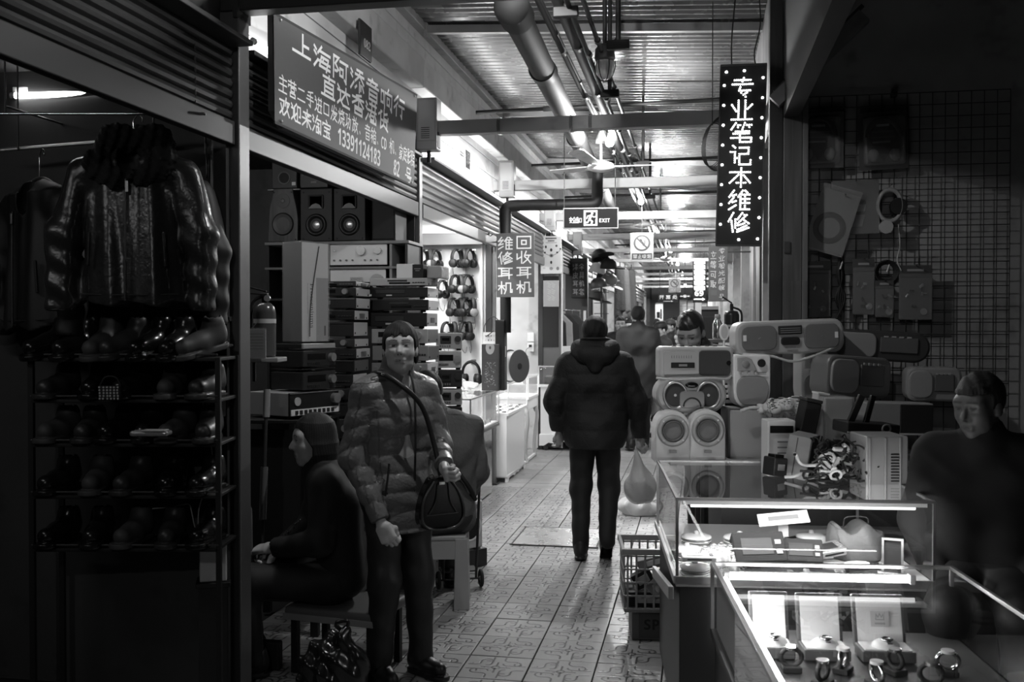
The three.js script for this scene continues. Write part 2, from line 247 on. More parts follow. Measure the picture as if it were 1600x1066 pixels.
// ceiling: a slab that falls slightly to the right, ribbed metal panels under it
const ceiling = struct('ceiling', beam([-0.3, 3.86, 2.6], [-0.3, 3.86, -46], 9, 0.08), MAT.darkWall);
{
  const prof = []; for (let i = 0; i <= 10; i++) { const u = i / 10 * 0.98; prof.push([u, 0], [u + 0.025, -0.014], [u + 0.05, -0.014], [u + 0.073, 0]); }
  const pts = prof.filter(([u]) => u <= 0.985).concat([[0.985, 0.02], [0, 0.02]]);
  const g = metreUV(ex(pts, 2.62).toNonIndexed()); g.rotateY(-Math.PI / 2);      // profile runs along +z, length along x
  const m = [0.17, 0.19, 0.21].map((v) => mt(v, 0.3, 0.2, { map: TEX.grime, rmap: TEX.rough }));
  for (let k = 0; k < 24; k++) {
    const p = new THREE.Mesh(g, m[k % 3]); p.name = 'panel'; p.position.set(0.55, ceilY(0.55), -3.0 - k - 1); p.rotation.z = -0.046; p.castShadow = p.receiveShadow = true; ceiling.add(p);
  }
  mk('panel', beam([-0.75, 3.7, -27], [-0.75, 3.7, -44.2], 2.6, 0.03), m[1], ceiling);
  mk('panel', beam([-0.75, 3.7, 2.5], [-0.75, 3.7, -3.0], 2.6, 0.03), MAT.darkWall, ceiling);
}
// left upper wall above the stalls: white planks, a boxed ledge, and in the near bay dark boards
const wallLeft = struct('wall_left', bx(-2.06, 3.24, -21, 0.1, 1.1, 47), MAT.greyWall);
{
  for (let b = 1; b < BAYS.length - 1; b++) {
    const z0 = -BAYS[b], z1 = -BAYS[b + 1], n = b < 5 ? 7 : 3, h = 1.02 / n, mat = MAT.whiteWall;
    for (let k = 0; k < n; k++) mk('plank', bx(-2.0, 2.74 + (k + 0.5) * h, (z0 + z1) / 2, 0.03, h - 0.006, z0 - z1 - 0.004, 0.004), mat, wallLeft);
  }
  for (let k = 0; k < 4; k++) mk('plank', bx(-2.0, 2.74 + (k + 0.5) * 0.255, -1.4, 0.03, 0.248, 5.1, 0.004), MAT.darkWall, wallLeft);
  for (let b = 1; b < BAYS.length - 1; b++) mk('ledge', [bx(-1.95, 3.34, -(BAYS[b] + BAYS[b + 1]) / 2, 0.13, 0.2, BAYS[b + 1] - BAYS[b] - 0.01, 0.012)], b % 2 ? mt(0.55, 0.55, 0, { map: TEX.grime }) : MAT.whiteWall, wallLeft);
  mk('ceiling_trim', bx(-1.955, 3.715, -23, 0.07, 0.06, 40, 0.006), MAT.paintedBeam, wallLeft);
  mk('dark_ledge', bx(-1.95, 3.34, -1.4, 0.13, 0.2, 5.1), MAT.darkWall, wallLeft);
}
struct('wall_back', bx(-4.5, 1.9, -21, 0.1, 3.8, 47), mt(0.25, 0.7, 0, { map: TEX.grime }));
struct('wall_rear', bx(-0.6, 1.9, 2.3, 8, 3.8, 0.1), MAT.darkWall);
struct('wall_end', bx(-0.6, 1.9, -ZEND - 0.05, 8.6, 3.8, 0.1), mt(0.4, 0.6));
struct('wall_right', bx(3.3, 1.9, -21, 0.1, 3.8, 47), MAT.darkWall);
// party walls and roofs of the left stalls
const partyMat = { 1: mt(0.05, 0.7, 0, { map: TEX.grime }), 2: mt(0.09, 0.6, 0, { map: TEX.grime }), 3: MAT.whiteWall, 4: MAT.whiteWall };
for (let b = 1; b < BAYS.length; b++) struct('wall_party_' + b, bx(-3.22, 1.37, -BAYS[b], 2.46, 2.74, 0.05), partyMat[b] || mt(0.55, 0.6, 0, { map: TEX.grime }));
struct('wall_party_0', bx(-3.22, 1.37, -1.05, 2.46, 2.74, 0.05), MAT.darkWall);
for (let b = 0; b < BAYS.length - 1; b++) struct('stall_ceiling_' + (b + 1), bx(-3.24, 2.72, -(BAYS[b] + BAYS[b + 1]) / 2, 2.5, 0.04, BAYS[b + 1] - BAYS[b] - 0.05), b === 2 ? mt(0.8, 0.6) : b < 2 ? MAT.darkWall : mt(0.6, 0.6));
// right side: upper wall, the boards beyond the near stall, its end wall
const wallUpperRight = struct('wall_upper_right', [bx(XR + 0.07, 3.25, -1.65, 0.08, 1.1, 7.9)], mt(0.01, 0.8));
for (let k = 0; k < 10; k++) mk('plank', bx(XR + 0.02, 3.22, -5.76 - k * 0.26, 0.03, 1.05, 0.25, 0.004), mt(0.3 + 0.05 * (k % 3), 0.5, 0, { map: TEX.grime }), wallUpperRight);
mk('plank', bx(XR + 0.02, 3.22, -26.3, 0.03, 1.05, 35.3), mt(0.42, 0.5, 0, { map: TEX.grime }), wallUpperRight);
const wallBoards = struct('wall_board_right', bx(XR + 0.1, 1.36, -7.75, 0.06, 2.72, 3.8), MAT.darkWood);
for (let k = 0; k < 12; k++) mk('plank', bx(XR + 0.055 + (k % 3) * 0.008, 1.36, -6.2 - k * 0.3, 0.03, 2.7, 0.285, 0.004), [MAT.wood, mt(0.2, 0.5, 0, { map: TEX.grain }), mt(0.07, 0.5, 0, { map: TEX.grain }), mt(0.3, 0.5, 0, { map: TEX.grain })][(k * 7) % 4], wallBoards);
struct('wall_stall_end', bx(1.9, 1.9, -5.86, 2.9, 3.8, 0.06), mt(0.34, 0.6, 0, { map: TEX.grime }));
for (let b = 4; b < BAYS.length; b++) struct('wall_party_right_' + b, bx(1.9, 1.37, -BAYS[b] + 0.4, 2.8, 2.74, 0.06), mt(0.5, 0.6, 0, { map: TEX.grime }));
struct('stall_ceiling_right', bx(1.85, 2.72, -25, 2.9, 0.04, 38), mt(0.45, 0.6));

// ---------- posts, beams and rods of the frame ----------
const ord = ['nearest', 'second', 'third', 'fourth', 'fifth', 'sixth', 'seventh', 'eighth', 'ninth', 'tenth', 'eleventh', 'twelfth', 'thirteenth', 'fourteenth'];
function post(x, z, w, mat, label, h = 2.9) {
  const t = thing('steel_post', label, 'post', [x, 0, z]);
  mk('shaft', [bx(0, h / 2, 0, w, h, w, 0.006)], mat, t);
  mk('shutter_rail', [bx(-0.02, 1.3, -w * 0.75, 0.06, 2.6, 0.028, 0.003), bx(-0.02, 1.3, w * 0.75, 0.06, 2.6, 0.028, 0.003)], MAT.darkSteel, t);
  mk('foot_plate', bx(0, 0.006, 0, w * 1.7, 0.012, w * 1.7), MAT.darkSteel, t);
  return t;
}
const postSays = ['dark scuffed steel post between the leather jacket and the fire extinguisher', 'grey steel post behind the tallest component stack', 'slim dark steel post just left of the blue-grey board of eight large characters', 'pale door post left of the necklace poster', 'steel post behind the hanging caps'];
for (let b = 1; b < 13; b++) post(b === 3 ? XL - 0.06 : XL, -BAYS[b], b === 1 ? 0.1 : 0.075, b === 1 ? mt(0.13, 0.45, 0.3, { map: TEX.grime }) : b === 4 ? MAT.paintedBeam : mt(0.2, 0.45, 0.3, { map: TEX.grime }), postSays[b - 1] || ord[b - 1] + ' steel post along the left row of stalls');
for (let b = 1; b < 13; b++) {
  const far = b > 5, t = thing('cross_beam', b === 1 ? 'unlit dark cross beam at the very top of the picture' : ord[b - 1] + ' painted cross beam over the aisle, counted from the camera', 'beam', [0, 0, -BAYS[b] + (b === 1 ? 0 : 0)]);
  mk('bar', bx((XL + XR) / 2 + 0.1, 2.95, 0, XR - XL + 0.35, far ? 0.07 : 0.095, 0.09, 0.006), b === 1 ? MAT.darkSteel : MAT.paintedBeam, t);
  if (!far) { mk('bracket', bx(XL + 0.04, 2.95, 0, 0.02, 0.16, 0.13), MAT.darkSteel, t); mk('bracket', bx(XR - 0.02, 2.95, 0, 0.02, 0.16, 0.13), MAT.darkSteel, t); }
  if (b === 2) for (const [x, s] of [[-1.35, 0.056], [-0.85, 0.058], [-0.72, 0.056]]) mk('wire_tie', [-0.008, 0, 0.008].map((o) => to(new THREE.TorusGeometry(s + 0.004, 0.002, 4, 20).rotateY(Math.PI / 2), x + o, 2.95, 0)), MAT.darkMetal, t);
}
for (let k = 0; k < 7; k++) {                       // pale purlins right under the panels and thin dark rods between
  const z = -6.95 - k * 2.9, p = thing('ceiling_purlin', ord[k] + ' pale purlin tight under the ribbed ceiling', 'beam', [0, 0, z]);
  mk('bar', beam([XL + 0.02, ceilY(XL) - 0.05, 0], [XR, ceilY(XR) - 0.05, 0], 0.05, 0.055), mt(0.52, 0.5, 0, { map: TEX.grime }), p);
  mk('end_plate', bx(XL + 0.03, ceilY(XL) - 0.06, 0, 0.02, 0.1, 0.09), MAT.paintedBeam, p);
  const q = thing('tie_rod', ord[k] + ' thin black pipe crossing under the ceiling', 'pipe', [0, 0, z - 1.45]);
  mk('pipe', bar([XL + 0.05, 3.41, 0], [XR, 3.44, 0], 0.017, 0.017, 8), MAT.black, q);
  mk('collar', bar([-1.3, 3.418, 0], [-1.22, 3.419, 0], 0.024, 0.024, 8), MAT.darkSteel, q);
}
// right-hand columns and their brace
{
  const c = thing('timber_column', 'dark timber column left of the wire grid of the right stall', 'column', [0.5, 0, -5.62]);
  mk('post', bx(0, 1.85, 0, 0.1, 3.7, 0.1, 0.006), MAT.wood, c); mk('dark_post', bx(-0.085, 1.85, -0.05, 0.07, 3.7, 0.1, 0.004), MAT.darkWood, c); mk('jamb', bx(0.065, 1.4, 0.01, 0.03, 2.8, 0.08, 0.003), mt(0.22, 0.5, 0, { map: TEX.grain }), c);
  mk('cleat', bx(-0.03, 2.0, 0.055, 0.03, 0.06, 0.015), MAT.darkMetal, c);
  const j = thing('door_jamb', 'pale painted door jamb behind the hanging display of light dots', 'door frame', [0.43, 0, -6.55]);
  mk('board', bx(0, 1.36, 0, 0.055, 2.72, 0.05, 0.004), mt(0.5, 0.5, 0, { map: TEX.grime }), j); mk('handle', tb([[0.0, 1.55, 0.03], [0.0, 1.545, 0.07], [0, 1.45, 0.075], [0, 1.44, 0.03]], 0.007, 16), MAT.silver, j);
  const d = thing('diagonal_brace', 'thick diagonal brace rising right from the dark timber column', 'brace', at(1210, 160, 5.35));
  mk('bar', beam([0, 0, 0], [0.45, 0.42, 0.05], 0.07, 0.075), mt(0.16, 0.5, 0.2, { map: TEX.grime }), d); mk('flange', beam([0.0, 0.05, 0.02], [0.44, 0.47, 0.07], 0.02, 0.02), MAT.darkSteel, d);
}
// ---------- lamps ----------
function bulbLamp(x, y, z, k) {
  const t = thing('bulb_lamp', ['nearest bare bulb burning under the conduit, the brightest', 'second bare bulb along the aisle, right of the exit sign', 'third bare bulb along the aisle, above the smoking ban board', 'fourth bare bulb, left of the tilted dark board row', 'fifth bare bulb, deep in the aisle', 'farthest small bulb of the aisle', 'tiny last bulb at the aisle end'][k], 'bulb', [x, y, z]);
  mk('bulb', [lt([[0, -0.055], [0.022, -0.05], [0.034, -0.03], [0.034, -0.012], [0.022, 0.018], [0.014, 0.036], [0.0, 0.037]], 16)], glow(0.9, 26), t);
  mk('socket', lt([[0.0, 0.036], [0.018, 0.037], [0.02, 0.06], [0.017, 0.085], [0.006, 0.095], [0, 0.095]], 14), MAT.dark, t);
  mk('cord', bar([0, 0.09, 0], [0, ceilY(x) - y - 0.02, 0], 0.004, 0.004, 6), MAT.black, t);
  pointLamp(t, 0, -0.012, 0, LAMP.bulb, 1.6);
}
[[-0.70, 3.06, -8.0], [-0.68, 3.08, -12.05], [-0.64, 3.08, -16.3], [-0.55, 3.08, -20.2], [-0.5, 3.08, -24.6], [-0.45, 3.05, -29], [-0.45, 3.0, -35]].forEach((p, k) => bulbLamp(...p, k));
function tubeLamp(name, label, p, len, along, dir, inten, turn = 0, body = true, seen = 12) {
  const t = thing(name, label, 'tube light', p, turn), ax = along === 'z', A = ax ? [0, 0, -len / 2] : [-len / 2, 0, 0], B = ax ? [0, 0, len / 2] : [len / 2, 0, 0];
  mk('tube', bar(A, B, 0.0135, 0.0135, 12), glow(0.9, seen), t);
  const d = V(...dir).normalize(), off = [d.x * 0.02, d.y * 0.02, d.z * 0.02];
  if (body) mk('batten', ax ? bx(-d.x * 0.034, -d.y * 0.034, 0, Math.abs(d.x) > 0.5 ? 0.03 : 0.05, Math.abs(d.y) > 0.5 ? 0.03 : 0.05, len + 0.04, 0.004) : bx(0, -d.y * 0.034, -d.z * 0.034, len + 0.04, Math.abs(d.y) > 0.5 ? 0.03 : 0.05, Math.abs(d.z) > 0.5 ? 0.03 : 0.05, 0.004), MAT.whiteGloss, t);
  for (const s of [-1, 1]) mk('cap', ax ? bar([0, 0, s * len / 2], [0, 0, s * (len / 2 + 0.02)], 0.015) : bar([s * len / 2, 0, 0], [s * (len / 2 + 0.02), 0, 0], 0.015), MAT.light, t);
  const wide = !ax || dir[0] !== 0; areaLamp(t, ...off, wide ? len : 0.03, wide ? 0.03 : len, inten, dir); return t;
}
// strip lamps on top of the shutter boxes, washing the white planks
tubeLamp('strip_light', 'tube light lying on the shutter box of the bright headphone stall', [-1.9, 2.80, -8.2], 2.5, 'z', [-0.55, 0.83, 0], LAMP.shutterTube * 3.0, 0, false, 5);
tubeLamp('strip_light', 'tube light above the shutter next to the black elbow pipe', [-1.9, 2.8, -11.1], 2.3, 'z', [-0.55, 0.83, 0], LAMP.shutterTube * 2.2, 0, false, 5);
tubeLamp('strip_light', 'tube light behind the big shop sign, only its near end showing', [-1.93, 2.83, -4.36], 0.45, 'z', [-0.3, 0.9, 0], LAMP.shutterTube * 0.25, 0, false, 6);
tubeLamp('strip_light', 'short far tube light over the umbrella stall shutter', [-1.9, 2.8, -14.1], 2.2, 'z', [-0.55, 0.83, 0], LAMP.shutterTube * 2, 0, false, 5);
// inside the stalls
tubeLamp('stall_light', 'tube light inside the dark clothes stall, behind the leather jacket collar', at(252, 199, 5.1).add(V(-0.05, 0, 0.75)), 0.42, 'x', [0, -0.75, 0.6], LAMP.dimStall, R(4), true, 8);
tubeLamp('stall_light', 'ceiling tube inside the headphone stall', [-3.0, 2.66, -8.3], 1.8, 'z', [0, -1, 0], LAMP.brightStall * 3.2, 0, true, 10);
tubeLamp('stall_light', 'second ceiling tube inside the headphone stall, near its front', [-2.25, 2.66, -8.5], 1.8, 'z', [0, -1, 0], LAMP.brightStall * 2.6, 0, true, 10);
for (let b = 3; b < 13; b++) tubeLamp('stall_light', 'ceiling tube in the ' + ord[b] + ' left stall', [-3.0, 2.66, -(BAYS[b] + BAYS[b + 1]) / 2], 1.7, 'z', [0, -1, 0], LAMP.farStall * (b === 3 ? 4.5 : b === 4 ? 2 : 3), 0, true, 10);
for (let b = 4; b < 12; b++) tubeLamp('stall_light', 'ceiling tube in the ' + ord[b] + ' right stall', [1.6, 2.66, -(BAYS[b] + BAYS[b + 1]) / 2 + 0.4], 1.7, 'z', [0, -1, 0], LAMP.farStall * 2, 0, true, 10);
tubeLamp('stall_light', 'ceiling tube of the audio stall, hidden behind the shutter rail', [-2.75, 2.64, -4.55], 1.1, 'x', [0, -0.8, -0.6], 26, 0, true, 6);
{ const t = thing('bulb_lamp', 'bulb behind the photographer, outside the picture', 'bulb', [-0.55, 3.0, 1.2]); mk('bulb', lt([[0, -0.055], [0.022, -0.05], [0.034, -0.03], [0.034, -0.012], [0.022, 0.018], [0.0, 0.037]], 16), glow(0.9, 20), t); mk('cord', bar([0, 0.035, 0], [0, 0.67, 0], 0.004), MAT.black, t); pointLamp(t, 0, -0.012, 0, LAMP.nearBulb, 1.6); }
{ const t = thing('bulb_lamp', 'bare bulb of the row just above the upper picture edge, beyond the dark beam', 'bulb', [-0.7, 3.13, -4.14]); mk('bulb', lt([[0, -0.055], [0.022, -0.05], [0.034, -0.03], [0.034, -0.012], [0.022, 0.018], [0.0, 0.037]], 16), glow(0.9, 16), t); mk('cord', bar([0, 0.035, 0], [0, ceilY(-0.7) - 3.15, 0], 0.004), MAT.black, t); pointLamp(t, 0, -0.012, 0, LAMP.nextBulb, 1.6); }
// ---------- overhead: pipes, conduits, fans, boards ----------
const onX = (px, py, x) => { const d = x / ((px - 800) / FOCAL * Math.cos(YAW) - Math.sin(YAW)); return at(px, py, d); };
const arr = (v) => [v.x, v.y, v.z];
{
  const t = thing('drain_pipe', 'thick dark drain pipe running along the aisle under the ceiling', 'pipe', [-0.9, 3.13, -4.9]);
  mk('pipe', bar([0, 0, 0], [-0.28, 0.03, -9.5], 0.074, 0.074, 22), mt(0.055, 0.7, 0, { map: TEX.grime }), t);
  mk('elbow', [bar([0, -0.0, 0.1], [0, 0, -0.06], 0.088, 0.088, 22), sp(0, 0.0, 0.1, 0.088, 20), bar([0, 0, 0.1], [0, 0.42, 0.14], 0.084, 0.084, 20)], mt(0.03, 0.75), t);
  for (const k of [0.12, 0.36, 0.68]) mk('coupling', bar([-0.28 * k, 0.03 * k, -9.5 * k - 0.06], [-0.28 * k - 0.003, 0.03 * k, -9.5 * k + 0.06], 0.082, 0.082, 22), MAT.dark, t);
  const e = thing('elbow_pipe', 'black pipe with two elbows left of the exit sign', 'pipe', at(790, 400, 9.3));
  const P = (px, py) => arr(at(px, py, 9.3).sub(e.position));
  mk('pipe', [bar(P(790, 520), P(790, 338), 0.052, 0.052, 16), bar(P(803, 321), P(918, 319), 0.052, 0.052, 16), bar(P(933, 304), P(934, 262), 0.052, 0.052, 16)], MAT.black, e);
  mk('elbow', tb([P(790, 346), P(790.5, 330), P(795, 323), P(812, 321)], 0.055, 14, 14), MAT.black, e);
  mk('elbow', tb([P(910, 319.5), P(927, 318), P(933, 311), P(933.5, 296)], 0.055, 14, 14), MAT.black, e);
}
for (let k = 0; k < 5; k++) {
  const t = thing('conduit', ['widest of the bundled conduits above the bulbs', 'left thin conduit of the bundle above the bulbs', 'middle thin conduit of the bundle above the bulbs', 'right thin conduit of the bundle above the bulbs', 'lone thin conduit between the drain pipe and the bundle'][k], 'conduit', [[-0.66, -0.74, -0.6, -0.55, -0.78][k], 3.1 + [0.03, 0, -0.02, 0.05, 0.1][k], -3.2]);
  const r = [0.028, 0.014, 0.013, 0.012, 0.012][k];
  mk('tube', bar([0, 0, 0], [-0.1 + k * 0.03, 0, -26], r, r, 10), k ? mt(0.03, 0.75) : mt(0.07, 0.7, 0.1, { map: TEX.grime }), t);
  for (let q = 0; q < 7; q++) mk('clip', bar([0, 0, -1.2 - q * 1.1], [0, 0, -1.25 - q * 1.1], r + 0.006, r + 0.006, 10), MAT.darkMetal, t);
}
[[4.7, -0.62], [5.3, -0.42], [6.4, -0.56], [9.2, -0.5], [11.6, -0.55], [14, -0.52]].forEach(([z, x], k) => {
  const t = thing('hanger_rod', ['first thin hanger rod dropping from the ceiling in front of the pale purlin', 'hanger rod right behind the jar lamp', 'third hanger rod beside the conduit bundle', 'fourth hanger rod, by the nearest fan', 'fifth hanger rod of the conduit bundle', 'last hanger rod of the conduit bundle'][k], 'hanger', [x, 0, -z]);
  mk('rod', bar([0, 3.05, 0], [0, ceilY(x) - 0.01, 0], 0.014, 0.014, 8), MAT.darkMetal, t); mk('clamp', bx(0, 3.06, 0, 0.12, 0.05, 0.04, 0.006), MAT.black, t);
});
{ // unlit jar lamp in the near bay
  const p = at(945, 96, 5.75), t = thing('jar_lamp', 'unlit jar lamp with metal cap hanging under the near ceiling', 'lamp', p);
  mk('cap', [lt([[0.0, 0.1], [0.03, 0.098], [0.056, 0.07], [0.06, 0.02], [0.052, 0.0], [0, 0.0]], 20)], mt(0.12, 0.4, 0.4), t);
  mk('jar', lt([[0.05, 0.0], [0.056, -0.03], [0.05, -0.075], [0.025, -0.1], [0, -0.105]], 20), mt(0.75, 0.2, 0, { transmission: 0.4, thickness: 0 }), t);
  mk('guard', [0, 1, 2].map((k) => to(tb([[-0.058, 0, 0], [-0.06, -0.04, 0], [-0.035, -0.1, 0], [0, -0.115, 0], [0.035, -0.1, 0], [0.06, -0.04, 0], [0.058, 0, 0]], 0.003, 20, 5), 0, 0, 0, 0, k * Math.PI / 3)), MAT.darkMetal, t);
  mk('stem', bar([0, 0.09, 0], [0, 0.52, 0], 0.013, 0.013, 10), MAT.darkMetal, t);
  mk('cable', tb([[0.0, 0.5, 0], [0.05, 0.42, 0], [0.085, 0.25, 0.01], [0.07, 0.13, 0.02], [0.03, 0.09, 0.02]], 0.006, 20, 6), MAT.black, t);
}
function fan(p, label, turn, span, group) {
  const t = thing('ceiling_fan', label, 'fan', p);
  mk('motor', lt([[0, 0.05], [0.05, 0.048], [0.1, 0.03], [0.125, 0.0], [0.11, -0.022], [0.07, -0.036], [0.03, -0.045], [0, -0.047]], 26), mt(0.62, 0.35), t);
  mk('canopy', lt([[0, 0.3], [0.02, 0.3], [0.045, 0.24], [0.05, 0.2], [0.0, 0.2]], 18), MAT.light, t);
  mk('down_rod', bar([0, 0.04, 0], [0, ceilY(p.x) - p.y - 0.02, 0], 0.011, 0.011, 8), MAT.light, t);
  for (let k = 0; k < 3; k++) {
    const a = turn + k * Math.PI * 2 / 3, g = ex([[0.1, -0.035], [0.22, -0.052], [span - 0.04, -0.07], [span, -0.04], [span, 0.045], [span - 0.03, 0.062], [0.22, 0.042], [0.1, 0.03]], 0.006, 0.001).rotateX(-Math.PI / 2 + 0.16).rotateZ(0.05);
    const b = mk('blade', g, mt(0.6, 0.35, 0, { map: TEX.grime }), t); b.rotation.y = a;
    const arm = mk('blade_arm', bx(0.13, 0, 0, 0.12, 0.008, 0.03), MAT.light, t); arm.rotation.y = a;
  }
  return t;
}
fan(at(939, 261, 8.6), 'pale ceiling fan above the exit sign, nearest of the row', R(17), 0.66);
fan(at(1003, 351, 13.7), 'ceiling fan above the smoking ban board, second of the row', R(24), 0.66);
fan(at(1040, 405, 20), 'third ceiling fan deep in the aisle', R(40), 0.66);
fan(at(1055, 432, 26.5), 'farthest ceiling fan, thin blades against the last beams', R(10), 0.66);

// shutters: slats hanging out of their boxes above the left stalls
for (let b = 0; b < 12; b++) {
  const n = b < 2 ? 7 : b < 5 ? 6 : 3, z0 = BAYS[b] + 0.06, L = BAYS[b + 1] - BAYS[b] - 0.12, t = thing('roller_shutter', ['dark rolled shutter over the clothes stall', 'dark rolled shutter under the big shop sign', 'ribbed rolled shutter over the bright headphone stall', 'ribbed rolled shutter behind the board of eight characters', 'rolled shutter over the umbrella stall'][b] || 'rolled shutter over the ' + ord[b] + ' left stall', 'shutter', [XL + 0.01, 0, -z0 - L / 2]);
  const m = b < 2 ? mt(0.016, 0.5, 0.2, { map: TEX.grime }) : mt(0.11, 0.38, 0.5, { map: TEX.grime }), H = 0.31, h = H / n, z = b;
  const g = ex([[0, 0], [0.012, 0.2 * h], [0.016, 0.5 * h], [0.012, 0.8 * h], [0, h * 0.96], [-0.006, h * 0.96], [-0.006, 0]], L).translate(0, 0, -L / 2);
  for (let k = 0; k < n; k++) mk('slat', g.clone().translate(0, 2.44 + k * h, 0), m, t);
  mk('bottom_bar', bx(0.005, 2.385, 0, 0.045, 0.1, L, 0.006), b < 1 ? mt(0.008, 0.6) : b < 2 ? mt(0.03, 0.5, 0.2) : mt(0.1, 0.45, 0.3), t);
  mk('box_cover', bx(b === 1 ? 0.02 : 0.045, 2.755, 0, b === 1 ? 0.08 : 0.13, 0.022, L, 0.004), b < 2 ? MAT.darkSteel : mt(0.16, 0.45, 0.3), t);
  if (b === 2) mk('handle', tb([[0.03, 2.41, -0.9], [0.05, 2.43, -0.9], [0.05, 2.43, -0.78], [0.03, 2.41, -0.78]], 0.006, 14, 6), MAT.darkMetal, t);
}
// meter boxes on the posts
[[2, 190, 'grey meter box on the post right of the big shop sign'], [3, 278, 'grey meter box above the black elbow pipe'], [4, 338, 'small meter box hanging over the necklace poster'], [5, 380, 'meter box over the hanging caps']].forEach(([b, py, label], k) => {
  const D = BAYS[b] + 0.15, t = thing('meter_box', label, 'meter box', [XL + 0.1, yOf(py, D) - 0.02, -BAYS[b] + 0.02]);
  mk('case', bx(0, 0, 0, 0.15, 0.36, 0.13, 0.01), mt(0.32, 0.45), t); mk('lid', bx(0.0, 0.02, 0.068, 0.12, 0.28, 0.012, 0.004), mt(0.36, 0.42), t);
  mk('window', bx(0.077, -0.11, 0.02, 0.006, 0.11, 0.06, 0.002), MAT.black, t);
  for (let q = 0; q < 6; q++) mk('louvre', bx(-0.005, -0.1 + q * 0.014, 0.076, 0.06, 0.004, 0.004), MAT.dark, t);
  mk('conduit_stub', bar([0, -0.18, 0], [0, -0.26, 0], 0.014, 0.014, 8), MAT.black, t);
});
// big shop sign, a sheet fixed slightly out of level
{
  const X = XL + 0.12, q = [[425, 20], [650, 149], [645, 291], [427, 191]].map(([a, b]) => onX(a, b, X).setX(X)), c = q.reduce((s, p) => s.add(p), V(0, 0, 0)).multiplyScalar(0.25);
  const t = thing('shop_sign', 'big grey shop sign with four rows of white characters over the audio stall', 'sign', c);
  const L = q.map((p) => [-(p.z - c.z), p.y - c.y]);                // along the aisle, up
  mk('board', ex([L[0], L[1], L[2], [L[3][0] + 0.1, L[3][1] - 0.008], [L[3][0], L[3][1] + 0.05]].reverse(), 0.025).rotateY(Math.PI / 2).translate(-0.026, 0, 0), mt(0.085, 0.4), t);
  mk('trim', [0, 2].map((i) => { const a = L[i], b = L[(i + 1) % 4]; return beam([0.001, a[1], -a[0]], [0.001, b[1], -b[0]], 0.008, 0.012); }), mt(0.04, 0.9), t);
  const tex = canvasTex(1664, 448, (g, w, h) => {
    g.fillStyle = grey(82); g.fillRect(0, 0, w, h);
    g.strokeStyle = g.fillStyle = grey(240); g.save(); g.transform(1, 0.11 * h / w, 0, 1, 0, 0);
    const row = (text, u0, u1, v0, v1, wt) => { const n = text.length, cw = (u1 - u0) * w / n; hanzi(g, text, u0 * w + cw * 0.07, v0 * h, cw * 0.8, (v1 - v0) * h, cw * 0.2, wt); };
    row('上海阿添音响行', 0.085, 0.89, 0.04, 0.25, 13); row('直达香港货', 0.245, 0.745, 0.28, 0.48, 12);
    row('主营二手进口发烧功放', 0.018, 0.50, 0.53, 0.68, 7); row('、', 0.5, 0.535, 0.53, 0.68, 7); row('音箱', 0.545, 0.64, 0.53, 0.68, 7); row('、', 0.64, 0.675, 0.53, 0.68, 7);
    row('机', 0.75, 0.80, 0.53, 0.68, 7); row('、', 0.80, 0.83, 0.53, 0.68, 7); row('家庭影院', 0.84, 1.0, 0.53, 0.68, 7);
    g.font = 'bold 76px sans-serif'; g.save(); g.translate(0.678 * w, 0.68 * h); g.scale(0.82, 1); g.fillText('CD', 0, 0); g.restore();
    row('欢迎来淘宝', 0.022, 0.315, 0.725, 0.885, 9);
    g.save(); g.translate(0.355 * w, 0.885 * h); g.scale(0.87, 1); g.font = 'bold 102px sans-serif'; g.fillText('13391124183', 0, 0); g.translate(0.505 * w, 0); g.fillText('82', 0, 0); g.restore();
    row('号', 0.905, 0.98, 0.735, 0.885, 9); g.restore();
    g.globalAlpha = 0.12; for (let i = 0; i < 240; i++) { g.fillStyle = grey(rnd() < 0.5 ? 20 : 150); g.fillRect(rnd() * w, rnd() * h, rr(1, 30), rr(1, 3)); }
  });
  const gm = new THREE.BufferGeometry(), N = 12, pos = [], uv = [], ix = [];
  for (let i = 0; i <= N; i++) for (let j = 0; j <= 4; j++) { const u = i / N, v = j / 4, p = q[3].clone().lerp(q[2], u).lerp(q[0].clone().lerp(q[1], u), v).sub(c); pos.push(p.x + 0.004, p.y, p.z); uv.push(u, v); if (i < N && j < 4) { const a = i * 5 + j; ix.push(a, a + 5, a + 1, a + 1, a + 5, a + 6); } }
  gm.setAttribute('position', new THREE.Float32BufferAttribute(pos, 3)); gm.setAttribute('uv', new THREE.Float32BufferAttribute(uv, 2)); gm.setIndex(ix); gm.computeVertexNormals();
  mk('lettering', gm, mt(1, 0.75, 0, { map: tex }), t, { raw: true });
  for (const [u, v] of [[0, 0], [1, 0], [2, 0], [3, 0]]) { const p = q[u].clone().lerp(c, 0.06).sub(c); mk('screw', sp(p.x + 0.006, p.y, p.z, 0.008, 8), MAT.silver, t); }
}
function plate(name, label, cat, p, w, h, tex, turn, opt = {}) {
  const t = thing(name, label, cat, p, turn, opt.group); if (opt.roll) t.rotation.z = opt.roll;
  mk('board', bx(0, 0, -(opt.d ?? 0.012) / 2 - 0.001, w, h, opt.d ?? 0.012, 0.003), opt.mat || MAT.dark, t);
  print(opt.face || 'lettering', w - (opt.rim ?? 0.006), h - (opt.rim ?? 0.006), tex, t, 0, 0, 0.0015, 0, 0, opt);
  return t;
}
const latin = (g, s, x, y, px, bold = true, v = 235, fam = 'sans-serif') => { g.fillStyle = grey(v); g.font = (bold ? 'bold ' : '') + px + 'px ' + fam; g.fillText(s, x, y); };
